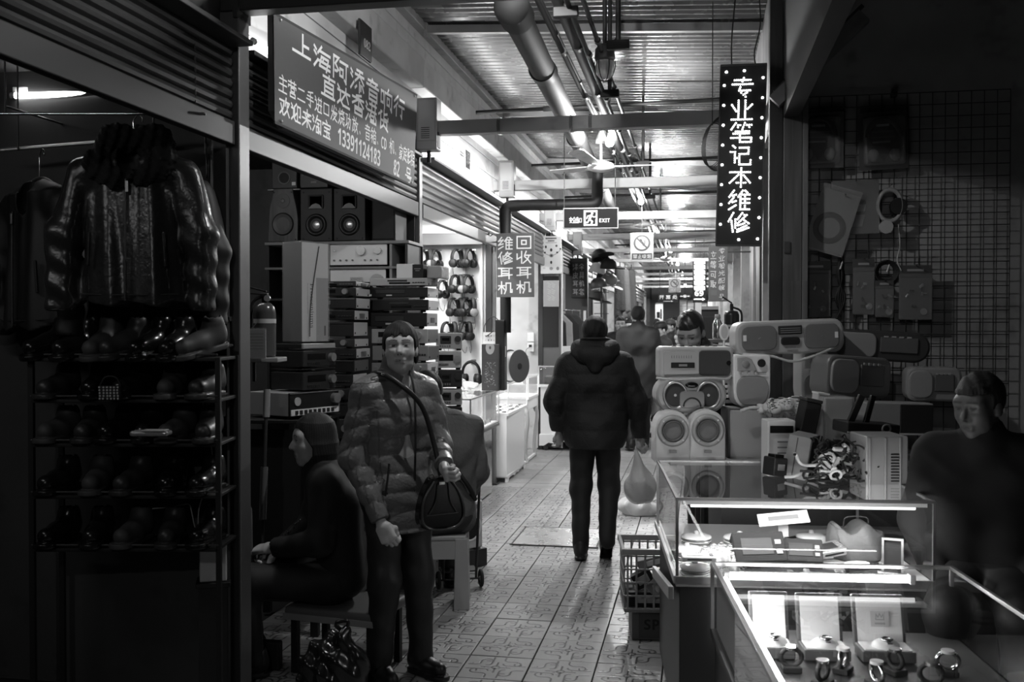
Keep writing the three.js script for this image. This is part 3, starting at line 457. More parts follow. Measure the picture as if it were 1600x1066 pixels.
plate('number_plate', 'small black number plate on the ledge above the big shop sign', 'number plate', onX(572, 64, XL + 0.1), 0.2, 0.2, canvasTex(128, 128, (g) => { g.fillStyle = grey(22); g.fillRect(0, 0, 128, 128); latin(g, '082', 36, 92, 46, true, 230, 'serif'); g.strokeStyle = grey(70); g.beginPath(); g.arc(44, 28, 9, 0.5, 5.4); g.stroke(); }), Math.PI / 2);
plate('notice_sticker', 'small dark printed sticker on the white planks above the headphone stall', 'sticker', onX(727, 250, XL + 0.0).add(V(0.025, 0, 0)), 0.15, 0.15, canvasTex(64, 64, (g) => { g.fillStyle = grey(60); g.fillRect(0, 0, 64, 64); for (let i = 0; i < 40; i++) { g.fillStyle = grey(rnd() < 0.5 ? 20 : 150); g.fillRect(6 + rnd() * 46, 6 + rnd() * 48, rr(3, 10), 4); } }), Math.PI / 2, { d: 0.004 });
{ // hanging board: eight characters
  const tex = canvasTex(384, 640, (g, w, h) => {
    g.fillStyle = grey(92); g.fillRect(0, 0, w, h); g.strokeStyle = grey(232);
    [...'维修耳机'].forEach((ch, i) => hanzi(g, ch, 20, 38 + i * 150, 140, 118, 0, 13)); [...'回收耳机'].forEach((ch, i) => hanzi(g, ch, 212, 32 + i * 150, 140, 118, 0, 13));
  });
  const t = plate('hanging_board', 'grey board of eight white characters hung at the third post', 'sign', at(805, 414.5, 8.95), 0.345, 0.575, tex, 0, { d: 0.018, mat: mt(0.1, 0.5) });
  mk('hook', [bar([-0.14, 0.26, -0.012], [XL - 0.03 - t.position.x, 0.26, -9.67 - t.position.z], 0.006), bar([-0.14, -0.2, -0.012], [XL - 0.03 - t.position.x, -0.2, -9.67 - t.position.z], 0.006)], MAT.darkMetal, t, { kind: 'stuff' });
}
{ // exit sign on two rods
  const tex = canvasTex(512, 176, (g, w, h) => {
    g.fillStyle = grey(10); g.fillRect(0, 0, w, h); g.strokeStyle = grey(245); hanzi(g, '安全出口', 52, 78, 25, 52, 6, 6);
    g.fillStyle = grey(245); g.fillRect(188, 14, 132, 146); g.fillStyle = grey(10); g.fillRect(208, 32, 96, 112);
    g.fillStyle = g.strokeStyle = grey(250); g.lineCap = 'round'; g.lineJoin = 'round'; g.beginPath(); g.arc(270, 44, 12, 0, 7); g.fill();
    const L = (wd, ...p) => { g.lineWidth = wd; g.beginPath(); p.forEach(([x, y], i) => (i ? g.lineTo(x, y) : g.moveTo(x, y))); g.stroke(); };
    L(24, [258, 66], [244, 98]); L(12, [262, 62], [284, 78], [304, 74]); L(12, [250, 62], [228, 68], [218, 90]); L(15, [246, 100], [272, 118], [262, 152]); L(15, [240, 104], [226, 128], [196, 130]);
    g.fillStyle = grey(245); g.fillRect(188, 14, 20, 146); g.fillRect(300, 100, 20, 60); L(15, [246, 100], [270, 120], [258, 150]);
    latin(g, 'EXIT', 334, 128, 50);
  });
  const p = at(923, 341, 9.0), t = plate('exit_sign', 'black and white exit sign with a running figure hung on two rods', 'sign', p, 0.5, 0.19, tex, R(5), { d: 0.03, mat: mt(0.3, 0.4, 0.3), emit: 0.55, rim: 0.02, tone: 0.3, rough: 0.85 });
  mk('rod', bar([-0.24, 0.09, -0.015], [-0.24, 0.92, -0.015], 0.004), MAT.darkMetal, t); mk('rod', bar([0.22, 0.09, -0.015], [0.22, 0.92, -0.015], 0.004), MAT.darkMetal, t);
}
function noSmoke(p, s, label, withText) {
  const tex = canvasTex(160, 200, (g) => {
    g.fillStyle = grey(196); g.fillRect(0, 0, 160, 200); g.strokeStyle = grey(70); g.lineWidth = 13; g.beginPath(); g.arc(80, 72, 52, 0, 7); g.stroke();
    g.fillStyle = grey(40); g.save(); g.translate(80, 74); g.rotate(1.05); g.fillRect(-32, -12, 20, 15); g.fillRect(-10, -12, 30, 15); g.restore(); g.lineWidth = 5; g.strokeStyle = grey(40); g.beginPath(); g.moveTo(88, 92); g.bezierCurveTo(108, 82, 92, 66, 104, 48); g.stroke();
    g.strokeStyle = grey(70); g.lineWidth = 12; g.beginPath(); g.moveTo(44, 36); g.lineTo(116, 108); g.stroke();
    g.fillStyle = grey(62); g.fillRect(10, 146, 140, 44); g.strokeStyle = grey(200); if (withText) hanzi(g, '禁止吸烟', 20, 154, 25, 27, 7, 3.4); else for (let i = 0; i < 4; i++) g.strokeRect(20 + i * 32, 156, 20, 22);
  });
  const t = plate('smoking_ban_board', label, 'sign', p, s, s * 1.22, tex, 0, { d: 0.012, mat: MAT.light, tone: 0.42 });
  mk('hanger', bar([0, s * 0.6, 0], [0, ceilY(p.x) - p.y + 0.01, 0], 0.003), MAT.darkMetal, t);
}
noSmoke(at(1003, 386, 12.2), 0.285, 'near board with a struck-out cigarette hung under the second fan', true);
noSmoke(at(1054, 446, 26), 0.3, 'far small board with a struck-out cigarette above the dark direction boards', false);
// the display of light dots
{
  const t = thing('dot_display', 'tall black hanging display spelling seven characters in white light dots', 'sign', at(1158, 244, 6.0), R(-3)); t.rotation.z = R(-1.4);
  mk('case', bx(0, 0, 0, 0.272, 1.085, 0.055, 0.006), MAT.black, t); mk('rim', [bx(0, 0.54, 0.02, 0.272, 0.01, 0.03), bx(0, -0.54, 0.02, 0.272, 0.01, 0.03), bx(0.133, 0, 0.02, 0.008, 1.08, 0.03), bx(-0.133, 0, 0.02, 0.008, 1.08, 0.03)], mt(0.03, 0.4), t);
  const pts = [], add = (x, y) => { if (!pts.some(([a, b]) => (a - x) ** 2 + (b - y) ** 2 < 0.0000665)) pts.push([x, y]); };
  [...'专业笔记本维修'].forEach((ch, i) => { const cx = -0.062, cy = 0.462 - i * 0.1345, w = 0.118, h = 0.113; for (const s of strokesOf(ch)) for (let k = 0; k + 1 < s.length; k++) { const [a, b] = s[k], [c, d] = s[k + 1], n = Math.max(1, Math.round(Math.hypot((c - a) * w, (d - b) * h) / 0.0115)); for (let q = 0; q <= n; q++) add(cx + (a + (c - a) * q / n) * w, cy - (b + (d - b) * q / n) * h); } });
  const led = (list, name, r) => { const im = new THREE.InstancedMesh(new THREE.SphereGeometry(r, 8, 6).scale(1, 1, 0.7), glow(0.9, 9), list.length), m = new THREE.Matrix4(); list.forEach(([x, y], i) => im.setMatrixAt(i, m.makeTranslation(x, y, 0.029))); im.name = name; im.userData.kind = 'stuff'; t.add(im); };
  led(pts, 'lettering_dots', 0.0047);
  const edge = []; for (let k = 0; k < 8; k++) { edge.push([-0.11, 0.42 - k * 0.119], [0.115, 0.46 - k * 0.119]); } edge.push([-0.1, 0.5], [0.005, 0.505], [0.0, -0.505], [0.11, -0.5]); led(edge, 'border_dots', 0.0075);
  mk('wire', [tb([[-0.07, 0.54, 0], [-0.075, 0.7, 0], [-0.06, 0.95, 0]], 0.004, 10, 5), tb([[0.07, 0.54, 0], [0.06, 0.62, 0], [0.09, 0.78, 0], [0.08, 0.95, 0]], 0.004, 14, 5)], MAT.black, t, { kind: 'stuff' });
  areaLamp(t, 0, 0, 0.036, 0.2, 1.0, 0.35, [0, 0, 1]);
  const c = thing('cable_coil', 'coil of thin cable hanging left of the display of light dots', 'cable', at(1113, 226, 6.3));
  mk('tie', bar([0, 0.12, 0], [0.0, 3.62 - c.position.y, 0], 0.003, 0.003, 5), MAT.dark, c);
  for (let k = 0; k < 6; k++) mk('loop', to(new THREE.TorusGeometry(0.12 + 0.006 * k, 0.003, 5, 30).scale(0.55, 1.15, 1), 0.008 * k, 0, 0.006 * k, 0, 0.2, -0.15), MAT.dark, c);
}
// boards on the right farther down
{
  const tex = canvasTex(220, 640, (g, w, h) => {
    g.fillStyle = grey(104); g.fillRect(0, 0, w, h); g.strokeStyle = grey(226);
    [...'专业验光配镜'].forEach((ch, i) => { g.save(); g.translate(122, 20 + i * 86); g.transform(1, -0.12, -0.1, 1, 0, 6); hanzi(g, ch, 0, 0, 66, 62, 0, 6); g.restore(); }); hanzi(g, '号', 124, 560, 60, 60, 0, 6);
    [...'立等可取'].forEach((ch, i) => hanzi(g, ch, 22, 58 + i * 112, 62, 84, 0, 8)); g.globalAlpha = 0.6; g.fillStyle = grey(120); g.fillRect(20, 510, 76, 60);
  });
  const t = plate('optician_board', 'grey board of white handwritten characters below the display of light dots', 'sign', at(1122, 428, 9.2), 0.175, 0.51, tex, 0, { d: 0.015, mat: mt(0.12, 0.5) });
  mk('arm', bx(0.19, 0.2, -0.008, 0.24, 0.015, 0.015), MAT.darkMetal, t);
  const tx = canvasTex(150, 560, (g, w, h) => { g.fillStyle = grey(18); g.fillRect(0, 0, w, h); g.fillStyle = grey(252); for (let i = 0; i < 6; i++) { g.fillRect(28, 22 + i * 66, 94, 56); } g.strokeStyle = grey(252); g.lineWidth = 10; for (let i = 0; i < 6; i++) for (const x of [20, 50, 90, 128]) { g.beginPath(); g.moveTo(x, 24 + i * 66); g.lineTo(x + 4, 74 + i * 66); g.stroke(); } latin(g, '69', 20, 478, 92); g.strokeStyle = grey(245); g.lineWidth = 14; g.beginPath(); g.moveTo(14, 520); g.lineTo(118, 520); g.stroke(); g.beginPath(); g.moveTo(106, 500); g.lineTo(138, 520); g.lineTo(106, 540); g.fillStyle = grey(245); g.fill(); });
  const s = plate('light_box', 'glowing vertical light box ending in 69 and an arrow', 'sign', at(1093, 438, 21), 0.29, 0.94, tx, 0, { d: 0.08, mat: MAT.black, emit: 1.3 });
  mk('hanger', [bar([-0.09, 0.47, -0.04], [-0.09, 1.1, -0.04], 0.006), bar([0.09, 0.47, -0.04], [0.09, 1.1, -0.04], 0.006)], MAT.darkMetal, s); areaLamp(s, 0, 0, 0.01, 0.2, 0.7, 1.2, [0, 0, 1]);
  const tk = canvasTex(256, 112, (g, w, h) => { g.fillStyle = grey(20); g.fillRect(0, 0, w, h); g.strokeStyle = grey(235); hanzi(g, '开票处', 18, 14, 52, 48, 32, 7); g.lineWidth = 5; g.beginPath(); g.moveTo(72, 92); g.lineTo(170, 92); g.stroke(); g.fillStyle = grey(235); g.beginPath(); g.moveTo(165, 82); g.lineTo(192, 92); g.lineTo(165, 102); g.fill(); });
  const a = plate('direction_board', 'dark board of three characters with an arrow deep in the aisle', 'sign', at(1044, 466.5, 24), 0.49, 0.215, tk, 0, { d: 0.02, mat: MAT.black, emit: 0.35 }); mk('hanger', [bar([-0.2, 0.1, -0.01], [-0.2, 1.4, -0.01], 0.006), bar([0.2, 0.1, -0.01], [0.2, 1.4, -0.01], 0.006)], MAT.darkMetal, a);
  const ta = canvasTex(160, 48, (g) => { g.fillStyle = grey(15); g.fillRect(0, 0, 160, 48); g.strokeStyle = grey(240); g.fillStyle = grey(240); g.lineWidth = 6; g.strokeRect(66, 10, 28, 28); g.strokeRect(76, 20, 9, 9); for (const s of [-1, 1]) { g.beginPath(); g.moveTo(80 + s * 66, 24); g.lineTo(80 + s * 46, 12); g.lineTo(80 + s * 46, 36); g.fill(); g.fillRect(80 + (s > 0 ? 22 : -50), 20, 28, 8); } });
  const b = plate('direction_board', 'narrow dark board with two arrows pointing apart', 'sign', at(1070, 463, 27), 0.33, 0.1, ta, 0, { d: 0.02, mat: MAT.black, emit: 0.5 }); mk('hanger', bar([0, 0.05, -0.01], [0, 1.3, -0.01], 0.006), MAT.darkMetal, b);
}
// ---------- the audio stall on the left ----------
const onZ = (px, py, z) => { const k = (px - 800) / FOCAL, d = -z / (Math.cos(YAW) + k * Math.sin(YAW)); return at(px, py, d); };
// a hi-fi unit, front towards +z, standing on its feet
function unit(name, label, cat, p, turn, w, h, d, o = {}) {
  const t = thing(name, label, cat, p, turn, o.group), f = o.feet ?? 0.01, fm = o.front || MAT.black, z = d / 2;
  mk('chassis', bx(0, f + (h - f) / 2, -0.006, w * 0.985, h - f - 0.004, d - 0.012, 0.003), o.body || MAT.dark, t);
  mk('front_panel', bx(0, f + (h - f) / 2, z - 0.006, w, h - f, 0.014, 0.004), fm, t);
  if (f > 0.004) for (const sx of [-1, 1]) mk('foot', bar([sx * w * 0.38, 0, z - 0.04], [sx * w * 0.38, f + 0.002, z - 0.04], 0.016, 0.016, 10), MAT.rubber, t);
  const y = (v) => f + (h - f) * v, Z = z + 0.002, s = o.style;
  if (s === 'cd' || s === 'deck') { mk('disc_tray', bx(-w * 0.02, y(0.66), Z, w * 0.34, (h - f) * 0.2, 0.006, 0.002), o.trim || MAT.dark, t); mk('display', bx(w * 0.02, y(0.34), Z, w * 0.36, (h - f) * 0.22, 0.004), MAT.blackGloss, t); mk('button_row', [0, 1, 2, 3, 4].map((k) => bx(w * (0.26 + k * 0.045), y(0.4), Z, w * 0.032, (h - f) * 0.12, 0.008, 0.001)), o.trim || MAT.grey, t, { kind: 'stuff' }); }
  if (s === 'tuner') { mk('dial', bx(-w * 0.1, y(0.62), Z, w * 0.55, (h - f) * 0.36, 0.004), MAT.blackGloss, t); mk('knob', disc(w * 0.34, y(0.55), Z + 0.01, Math.min(0.022, h * 0.3), 0.024), MAT.silver, t); mk('button_row', [0, 1, 2, 3, 4, 5, 6].map((k) => bx(w * (-0.36 + k * 0.055), y(0.2), Z, w * 0.034, (h - f) * 0.14, 0.008, 0.001)), o.trim || MAT.silverMat, t, { kind: 'stuff' }); }
  if (s === 'amp') { mk('knob', disc(w * 0.06, y(0.65), Z + 0.012, h * 0.19, 0.026, 30), o.trim || MAT.silver, t); mk('knob', disc(w * 0.35, y(0.65), Z + 0.01, h * 0.15, 0.022, 30), o.trim || MAT.silver, t); for (let k = 0; k < 8; k++) if (k !== 4) mk('small_knob', disc(w * (-0.42 + k * 0.108), y(0.22), Z + 0.006, 0.006, 0.014, 12), MAT.grey, t); mk('switch', bx(-w * 0.42, y(0.66), Z, 0.022, 0.012, 0.008, 0.002), MAT.silver, t); }
  if (s === 'amp2') { mk('lower_band', bx(0, y(0.3), Z, w * 0.98, (h - f) * 0.44, 0.004), MAT.blackGloss, t); mk('knob', disc(w * 0.36, y(0.55), Z + 0.012, h * 0.24, 0.026, 28), MAT.silver, t); mk('lamp_window', bx(-w * 0.42, y(0.3), Z + 0.003, w * 0.07, 0.012, 0.004), MAT.light, t); }
  if (s === 'vcr') { mk('door', bx(-w * 0.16, y(0.56), Z, w * 0.52, (h - f) * 0.36, 0.005, 0.002), o.trim || MAT.blackGloss, t); mk('label_plate', bx(-w * 0.18, y(0.2), Z, w * 0.1, (h - f) * 0.12, 0.003), MAT.light, t); mk('line', bx(0, y(0.9), Z, w * 0.96, 0.003, 0.004), o.trim || MAT.dark, t); }
  if (s === 'cassette') { mk('cassette_door', bx(-w * 0.14, y(0.56), Z, w * 0.42, (h - f) * 0.5, 0.01, 0.004), o.trim || MAT.dark, t); mk('window', bx(-w * 0.14, y(0.6), Z + 0.006, w * 0.28, (h - f) * 0.18, 0.003), MAT.blackGloss, t); mk('knob', disc(w * 0.33, y(0.62), Z + 0.01, Math.min(0.02, h * 0.2), 0.022), o.knob || MAT.dark, t); mk('button_row', [0, 1, 2, 3, 4].map((k) => bx(w * (-0.34 + k * 0.09), y(0.17), Z, w * 0.06, (h - f) * 0.12, 0.01, 0.002)), MAT.grey, t, { kind: 'stuff' }); }
  if (o.vents) mk('side_vent', [0, 1, 2, 3].map((k) => bx(w * 0.494, y(0.62) - k * 0.008, -d * 0.05, 0.004, 0.003, d * 0.35)), MAT.dark, t, { kind: 'stuff' });
  mk('screw', [-1, 1].map((k) => disc(0, 0, 0, 0.006, 0.004, 8).rotateY(Math.PI / 2).translate(w * 0.494, y(0.22), k * d * 0.36)), MAT.black, t, { kind: 'stuff' });
  return t;
}
const nth = (i, n) => (i === 0 ? 'topmost' : i === n - 1 ? 'lowest' : ['', 'second', 'third', 'fourth', 'fifth', 'sixth', 'seventh', 'eighth', 'ninth', 'tenth', 'eleventh', 'twelfth', 'thirteenth'][i] + ' from the top');
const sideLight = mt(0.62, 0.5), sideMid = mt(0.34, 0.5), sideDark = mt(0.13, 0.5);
// a pile of units given by the heights at which each begins and ends in the photograph
function pile(px, D, w, d, turn, list, where, group, mirror) {
  const edge = at(px, 508, D), c = Math.cos(turn), s = Math.sin(turn);
  list.forEach(([y0, y1, front, body, style, trim, dx = 0, dw = 0], i) => {
    const top = yOf(y0, D), bot = yOf(y1, D), W = w + dw, lx = -W / 2 + dx, lz = -d / 2;      // the near right corner stands at px
    unit(style === 'tuner' ? 'tuner' : style === 'cassette' ? 'cassette_deck' : style === 'vcr' ? 'video_recorder' : style === 'cd' ? 'disc_player' : 'amplifier', (front === MAT.black || front === MAT.blackSatin ? 'black' : front === MAT.dark ? 'dark grey' : 'silver') + ' hi-fi unit, ' + nth(i, list.length) + ' ' + where, 'hi-fi unit', [edge.x + lx * c + lz * s, bot, edge.z - lx * s + lz * c], turn, W, top - bot - 0.001, d, { front, body, style, trim, group, vents: i % 3 === 0, feet: top - bot > 0.07 ? 0.012 : 0.007 });
  });
}
const B = MAT.black, S = MAT.silverMat, DK = MAT.dark, BS = MAT.blackSatin;
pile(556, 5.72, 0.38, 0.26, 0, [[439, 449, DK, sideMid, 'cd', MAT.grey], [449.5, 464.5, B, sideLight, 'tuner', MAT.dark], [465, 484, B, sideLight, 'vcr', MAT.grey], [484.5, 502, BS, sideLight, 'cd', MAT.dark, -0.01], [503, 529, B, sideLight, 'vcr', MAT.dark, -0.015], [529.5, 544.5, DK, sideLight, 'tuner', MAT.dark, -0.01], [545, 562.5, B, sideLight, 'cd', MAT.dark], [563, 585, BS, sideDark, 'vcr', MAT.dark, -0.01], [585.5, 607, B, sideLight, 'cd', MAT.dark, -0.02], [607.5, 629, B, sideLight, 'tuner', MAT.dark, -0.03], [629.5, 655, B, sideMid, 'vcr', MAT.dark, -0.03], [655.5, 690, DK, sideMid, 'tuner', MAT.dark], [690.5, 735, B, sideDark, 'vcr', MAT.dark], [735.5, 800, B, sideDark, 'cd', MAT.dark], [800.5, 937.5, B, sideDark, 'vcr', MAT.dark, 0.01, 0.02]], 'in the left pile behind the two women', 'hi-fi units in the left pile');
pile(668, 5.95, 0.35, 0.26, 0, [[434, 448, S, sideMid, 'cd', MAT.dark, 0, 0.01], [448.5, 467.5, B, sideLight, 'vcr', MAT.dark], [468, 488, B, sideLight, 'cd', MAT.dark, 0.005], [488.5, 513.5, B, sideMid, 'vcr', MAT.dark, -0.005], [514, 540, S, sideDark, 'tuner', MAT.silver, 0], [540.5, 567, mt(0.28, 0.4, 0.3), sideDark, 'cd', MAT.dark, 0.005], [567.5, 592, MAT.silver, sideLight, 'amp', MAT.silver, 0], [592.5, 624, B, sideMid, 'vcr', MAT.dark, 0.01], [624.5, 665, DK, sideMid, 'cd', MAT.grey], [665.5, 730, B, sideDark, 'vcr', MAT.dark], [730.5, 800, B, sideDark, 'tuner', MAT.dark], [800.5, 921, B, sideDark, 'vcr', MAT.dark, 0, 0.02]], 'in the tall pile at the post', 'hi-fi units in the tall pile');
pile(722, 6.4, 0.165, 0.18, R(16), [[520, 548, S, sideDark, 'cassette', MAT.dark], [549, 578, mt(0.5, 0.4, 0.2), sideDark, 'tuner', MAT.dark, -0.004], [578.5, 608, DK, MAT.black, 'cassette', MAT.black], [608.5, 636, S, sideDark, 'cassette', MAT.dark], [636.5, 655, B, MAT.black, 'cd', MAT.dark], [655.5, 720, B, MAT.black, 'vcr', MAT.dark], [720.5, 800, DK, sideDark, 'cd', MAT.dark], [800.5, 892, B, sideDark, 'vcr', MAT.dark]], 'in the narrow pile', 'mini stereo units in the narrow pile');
// on top of the tall pile
{
  const base = yOf(434, 5.95), place = (px) => { const p = at(px, 500, 6.1); return [p.x, base, p.z]; };
  const a = thing('carton', 'small white carton on top of the tall hi-fi pile', 'box', place(637)); mk('body', bx(0, 0.042, 0, 0.1, 0.084, 0.14, 0.004), mt(0.7, 0.6), a); mk('flap', bx(0, 0.085, 0.0, 0.096, 0.004, 0.136), MAT.white, a);
  const b = thing('carton', 'small black carton on top of the tall hi-fi pile', 'box', place(658)); mk('body', bx(0, 0.042, 0.02, 0.072, 0.084, 0.12, 0.003), MAT.black, b); print('printed_face', 0.06, 0.03, canvasTex(64, 32, (g) => { g.fillStyle = grey(14); g.fillRect(0, 0, 64, 32); g.fillStyle = grey(150); g.fillRect(10, 6, 44, 5); g.fillRect(18, 18, 28, 5); }), b, 0, 0.05, 0.081);
  const c = thing('wrapped_box', 'grey box in clear plastic at the right end on top of the tall pile', 'box', place(682)); mk('body', bx(0, 0.036, -0.04, 0.085, 0.072, 0.2, 0.004), MAT.midGrey, c); mk('plastic_wrap', bx(0, 0.038, -0.04, 0.093, 0.08, 0.21, 0.012), MAT.plastic, c);
}
// shelf unit against the party wall with the silver amplifier, and the loudspeakers on top of it
{
  const Z = -6.3, yTop = onZ(540, 377, Z).y, x0 = onZ(415, 400, Z).x, x1 = onZ(640, 400, Z).x, yMid = onZ(540, 417, Z).y, xa = onZ(513, 400, Z).x, xb = onZ(611, 400, Z).x;
  const t = thing('shelf_unit', 'dark open shelf unit carrying loudspeakers above and silver amplifiers inside', 'shelf', [(x0 + x1) / 2, 0, Z - 0.16]); const w = x1 - x0, cx = (x0 + x1) / 2;
  mk('top_board', bx(0, yTop - 0.011, 0, w, 0.02, 0.34, 0.003), mt(0.25, 0.5), t); mk('shelf_board', bx(0, yMid - 0.008, 0, w, 0.016, 0.34, 0.003), mt(0.22, 0.5), t); mk('shelf_board', bx(0, 1.75, 0, w, 0.016, 0.34, 0.003), MAT.dark, t);
  for (const x of [x0 + 0.02, xa, xb, x1 - 0.02]) mk('upright', bx(x - cx, yTop / 2 - 0.012, 0.0, 0.018, yTop - 0.022, 0.32, 0.002), x === xa || x === xb ? mt(0.3, 0.45) : MAT.darkSteel, t); mk('back', bx(0, yTop / 2, -0.17, w, yTop, 0.01), MAT.dark, t);
  const mid = (a, b) => (onZ(a, 400, Z).x + onZ(b, 400, Z).x) / 2, wid = (a, b) => onZ(b, 400, Z).x - onZ(a, 400, Z).x, hgt = (a, b) => onZ(540, a, Z).y - onZ(540, b, Z).y;
  unit('amplifier', 'silver amplifier with two large knobs on the upper shelf, the brightest of the stall', 'hi-fi unit', [mid(515, 605), yMid + 0.001, Z - 0.15], 0, wid(515, 604), hgt(379, 415), 0.28, { front: mt(0.85, 0.5, 0.05), body: DK, style: 'amp' });
  const a2 = unit('amplifier', 'two-tone amplifier with a price note on the lower shelf under the silver one', 'hi-fi unit', [mid(515, 603), 1.759, Z - 0.15], 0, wid(515, 602), onZ(540, 420, Z).y - 1.76, 0.28, { front: mt(0.75, 0.5, 0.05), body: DK, style: 'amp2' });
  print('price_note', 0.085, 0.075, canvasTex(96, 84, (g) => { g.fillStyle = grey(205); g.fillRect(0, 0, 96, 84); g.strokeStyle = grey(90); g.lineWidth = 3; for (let r = 0; r < 4; r++) for (let i = 0; i < 8; i++) { g.beginPath(); g.moveTo(10 + i * 9, 12 + r * 18); g.lineTo(15 + i * 9, 20 + r * 18 - (i * 7 % 9)); g.stroke(); } }), a2, -0.005, 0.1, 0.158, 0, -0.1, { rough: 0.8 });
  function speaker(label, pxa, pxb, pya, pyb, zo, o = {}) {
    const w = wid(pxa, pxb), h = hgt(pya, pyb), t = thing('loudspeaker', label, 'loudspeaker', [mid(pxa, pxb), o.y ?? yTop + 0.001, Z - 0.14 + zo], 0), m = o.mat || MAT.dark, F = 0.14;
    if (o.taper) { const s = o.taper, g = ex([[-w / 2, 0.02], [-w / 2 + 0.004, 0], [w / 2 - 0.004, 0], [w / 2, h * 0.4], [w / 2 - s * 0.25, h * 0.62], [w / 2 - s, h], [-w / 2 + s, h], [-w / 2 + s * 0.25, h * 0.62]], 0.26, 0.004).translate(0, 0.004, -0.12); mk('cabinet', g, m, t); } else mk('cabinet', bx(0, h / 2, 0.01, w, h, 0.26, 0.006), m, t);
    const z = o.taper ? 0.146 : F + 0.002;
    if (o.horn) { // square horn over a round woofer with a bright dome
      mk('horn_rim', [bx(0, h * 0.86, z, w * 0.46, 0.012, 0.014, 0.003), bx(-w * 0.21, h * 0.745, z, 0.014, h * 0.24, 0.014, 0.003), bx(w * 0.21, h * 0.745, z, 0.014, h * 0.24, 0.014, 0.003)], MAT.black, t, { kind: 'stuff' });
      mk('horn_throat', bx(0, h * 0.76, z - 0.004, w * 0.38, h * 0.2, 0.004), MAT.black, t);
      mk('horn_lip', ex([[-w * 0.21, 0], [w * 0.21, 0], [w * 0.1, 0.026], [0.0, 0.034], [-w * 0.1, 0.026]], 0.02, 0.002).rotateX(-0.25).translate(0, h * 0.605, z - 0.006), mt(0.3, 0.4), t);
      mk('surround', to(lt([[w * 0.2, 0.004], [w * 0.26, 0.012], [w * 0.31, 0.012], [w * 0.335, 0.0]], 40), 0, h * 0.31, z - 0.002, Math.PI / 2), MAT.blackSatin, t);
      mk('cone', to(lt([[0.0, -0.03], [w * 0.1, -0.026], [w * 0.24, 0.006]], 36), 0, h * 0.31, z + 0.002, Math.PI / 2), MAT.black, t); mk('dome', sp(0, h * 0.31, z - 0.014, w * 0.165, 24, 1, 0.45), mt(0.7, 0.28, 0.6), t);
      for (const [sx, sy] of [[-1, 0.05], [1, 0.05], [-1, 0.93], [1, 0.93]]) mk('bolt', disc(sx * w * 0.4, h * sy, z, 0.006, 0.006, 10), MAT.black, t);
    } else if (o.port) { mk('tweeter', disc(0, h * 0.78, z, 0.016, 0.008), MAT.black, t); mk('port_ring', to(new THREE.TorusGeometry(0.04, 0.005, 8, 28), 0, h * 0.36, z), MAT.grey, t); mk('port', disc(0, h * 0.36, z - 0.002, 0.038, 0.004, 28), MAT.black, t); mk('badge', bx(w * 0.38, 0.03, z, 0.026, 0.022, 0.004), MAT.white, t); }
    else if (o.woofer) {
      mk('tweeter_plate', disc(0, h * 0.79, z - 0.001, w * 0.24, 0.005, 30), mt(0.07, 0.4), t); mk('tweeter', sp(0, h * 0.79, z, 0.016, 14, 1, 0.5), MAT.grey, t);
      mk('woofer_ring', to(new THREE.TorusGeometry(w * 0.335, 0.008, 8, 40), 0, h * 0.34, z), MAT.black, t); mk('woofer_cone', to(lt([[0, -0.012], [w * 0.12, -0.016], [w * 0.33, 0.004]], 36), 0, h * 0.34, z + 0.004, Math.PI / 2), mt(0.12, 0.45), t);
      for (const [sx, sy] of [[-0.3, 0.95], [0.3, 0.95], [0.44, 0.04]]) mk('bolt', disc(sx * w, h * sy, z, 0.005, 0.005, 8), MAT.black, t);
    } else if (o.ring) { mk('ring', to(new THREE.TorusGeometry(w * 0.27, 0.01, 8, 36), 0, h * 1.05, z), MAT.silver, t); mk('cone', disc(0, h * 1.05, z - 0.004, w * 0.25, 0.004, 30), MAT.light, t); mk('badge', bx(0, h * 0.25, z, 0.04, 0.012, 0.004), MAT.grey, t); for (const s of [-1, 1]) mk('bolt', disc(s * w * 0.4, h * 0.6, z, 0.006, 0.006, 8), MAT.grey, t); }
    else mk('grille', bx(0, h * 0.5, z, w * 0.9, h * 0.94, 0.008, 0.004), MAT.black, t);
    return t;
  }
  speaker('slim walnut loudspeaker with tapered shoulders, left on the shelf top', 421, 466, 294, 376, 0, { mat: mt(0.14, 0.4, 0, { map: TEX.grain }), taper: 0.04, woofer: true });
  speaker('black horn loudspeaker with a bright dome, left one of the pair', 470, 520, 293, 376, 0, { horn: true, mat: MAT.dark });
  speaker('black horn loudspeaker with a bright dome, right one of the pair', 522, 571.5, 294, 376, 0, { horn: true, mat: MAT.dark });
  speaker('plain black loudspeaker in shadow right of the horn pair', 580, 617, 302, 376, -0.02, { mat: MAT.black });
  const y2 = onZ(540, 293, Z).y + 0.002;
  const sb = thing('glass_shelf', 'thin glass shelf between the two left loudspeakers', 'shelf', [mid(420, 467), y2 - 0.006, Z - 0.16]); mk('pane', bx(0, 0, 0, wid(418, 468), 0.006, 0.3), MAT.light, sb);
  speaker('dark loudspeaker with a round port, upper left under the shutter rail', 426, 465, 245, 291, 0, { port: true, y: y2, mat: mt(0.055, 0.5) });
  speaker('grey loudspeaker with a pale cone half hidden by the shutter rail', 471, 513, 258, 292, 0, { ring: true, y: y2, mat: mt(0.06, 0.5), taper: 0.008 });
  speaker('dark loudspeaker with a white tag, on top of the right horn speaker', 525, 566, 262, 293, 0, { y: y2 + 0.002, mat: MAT.dark });
}
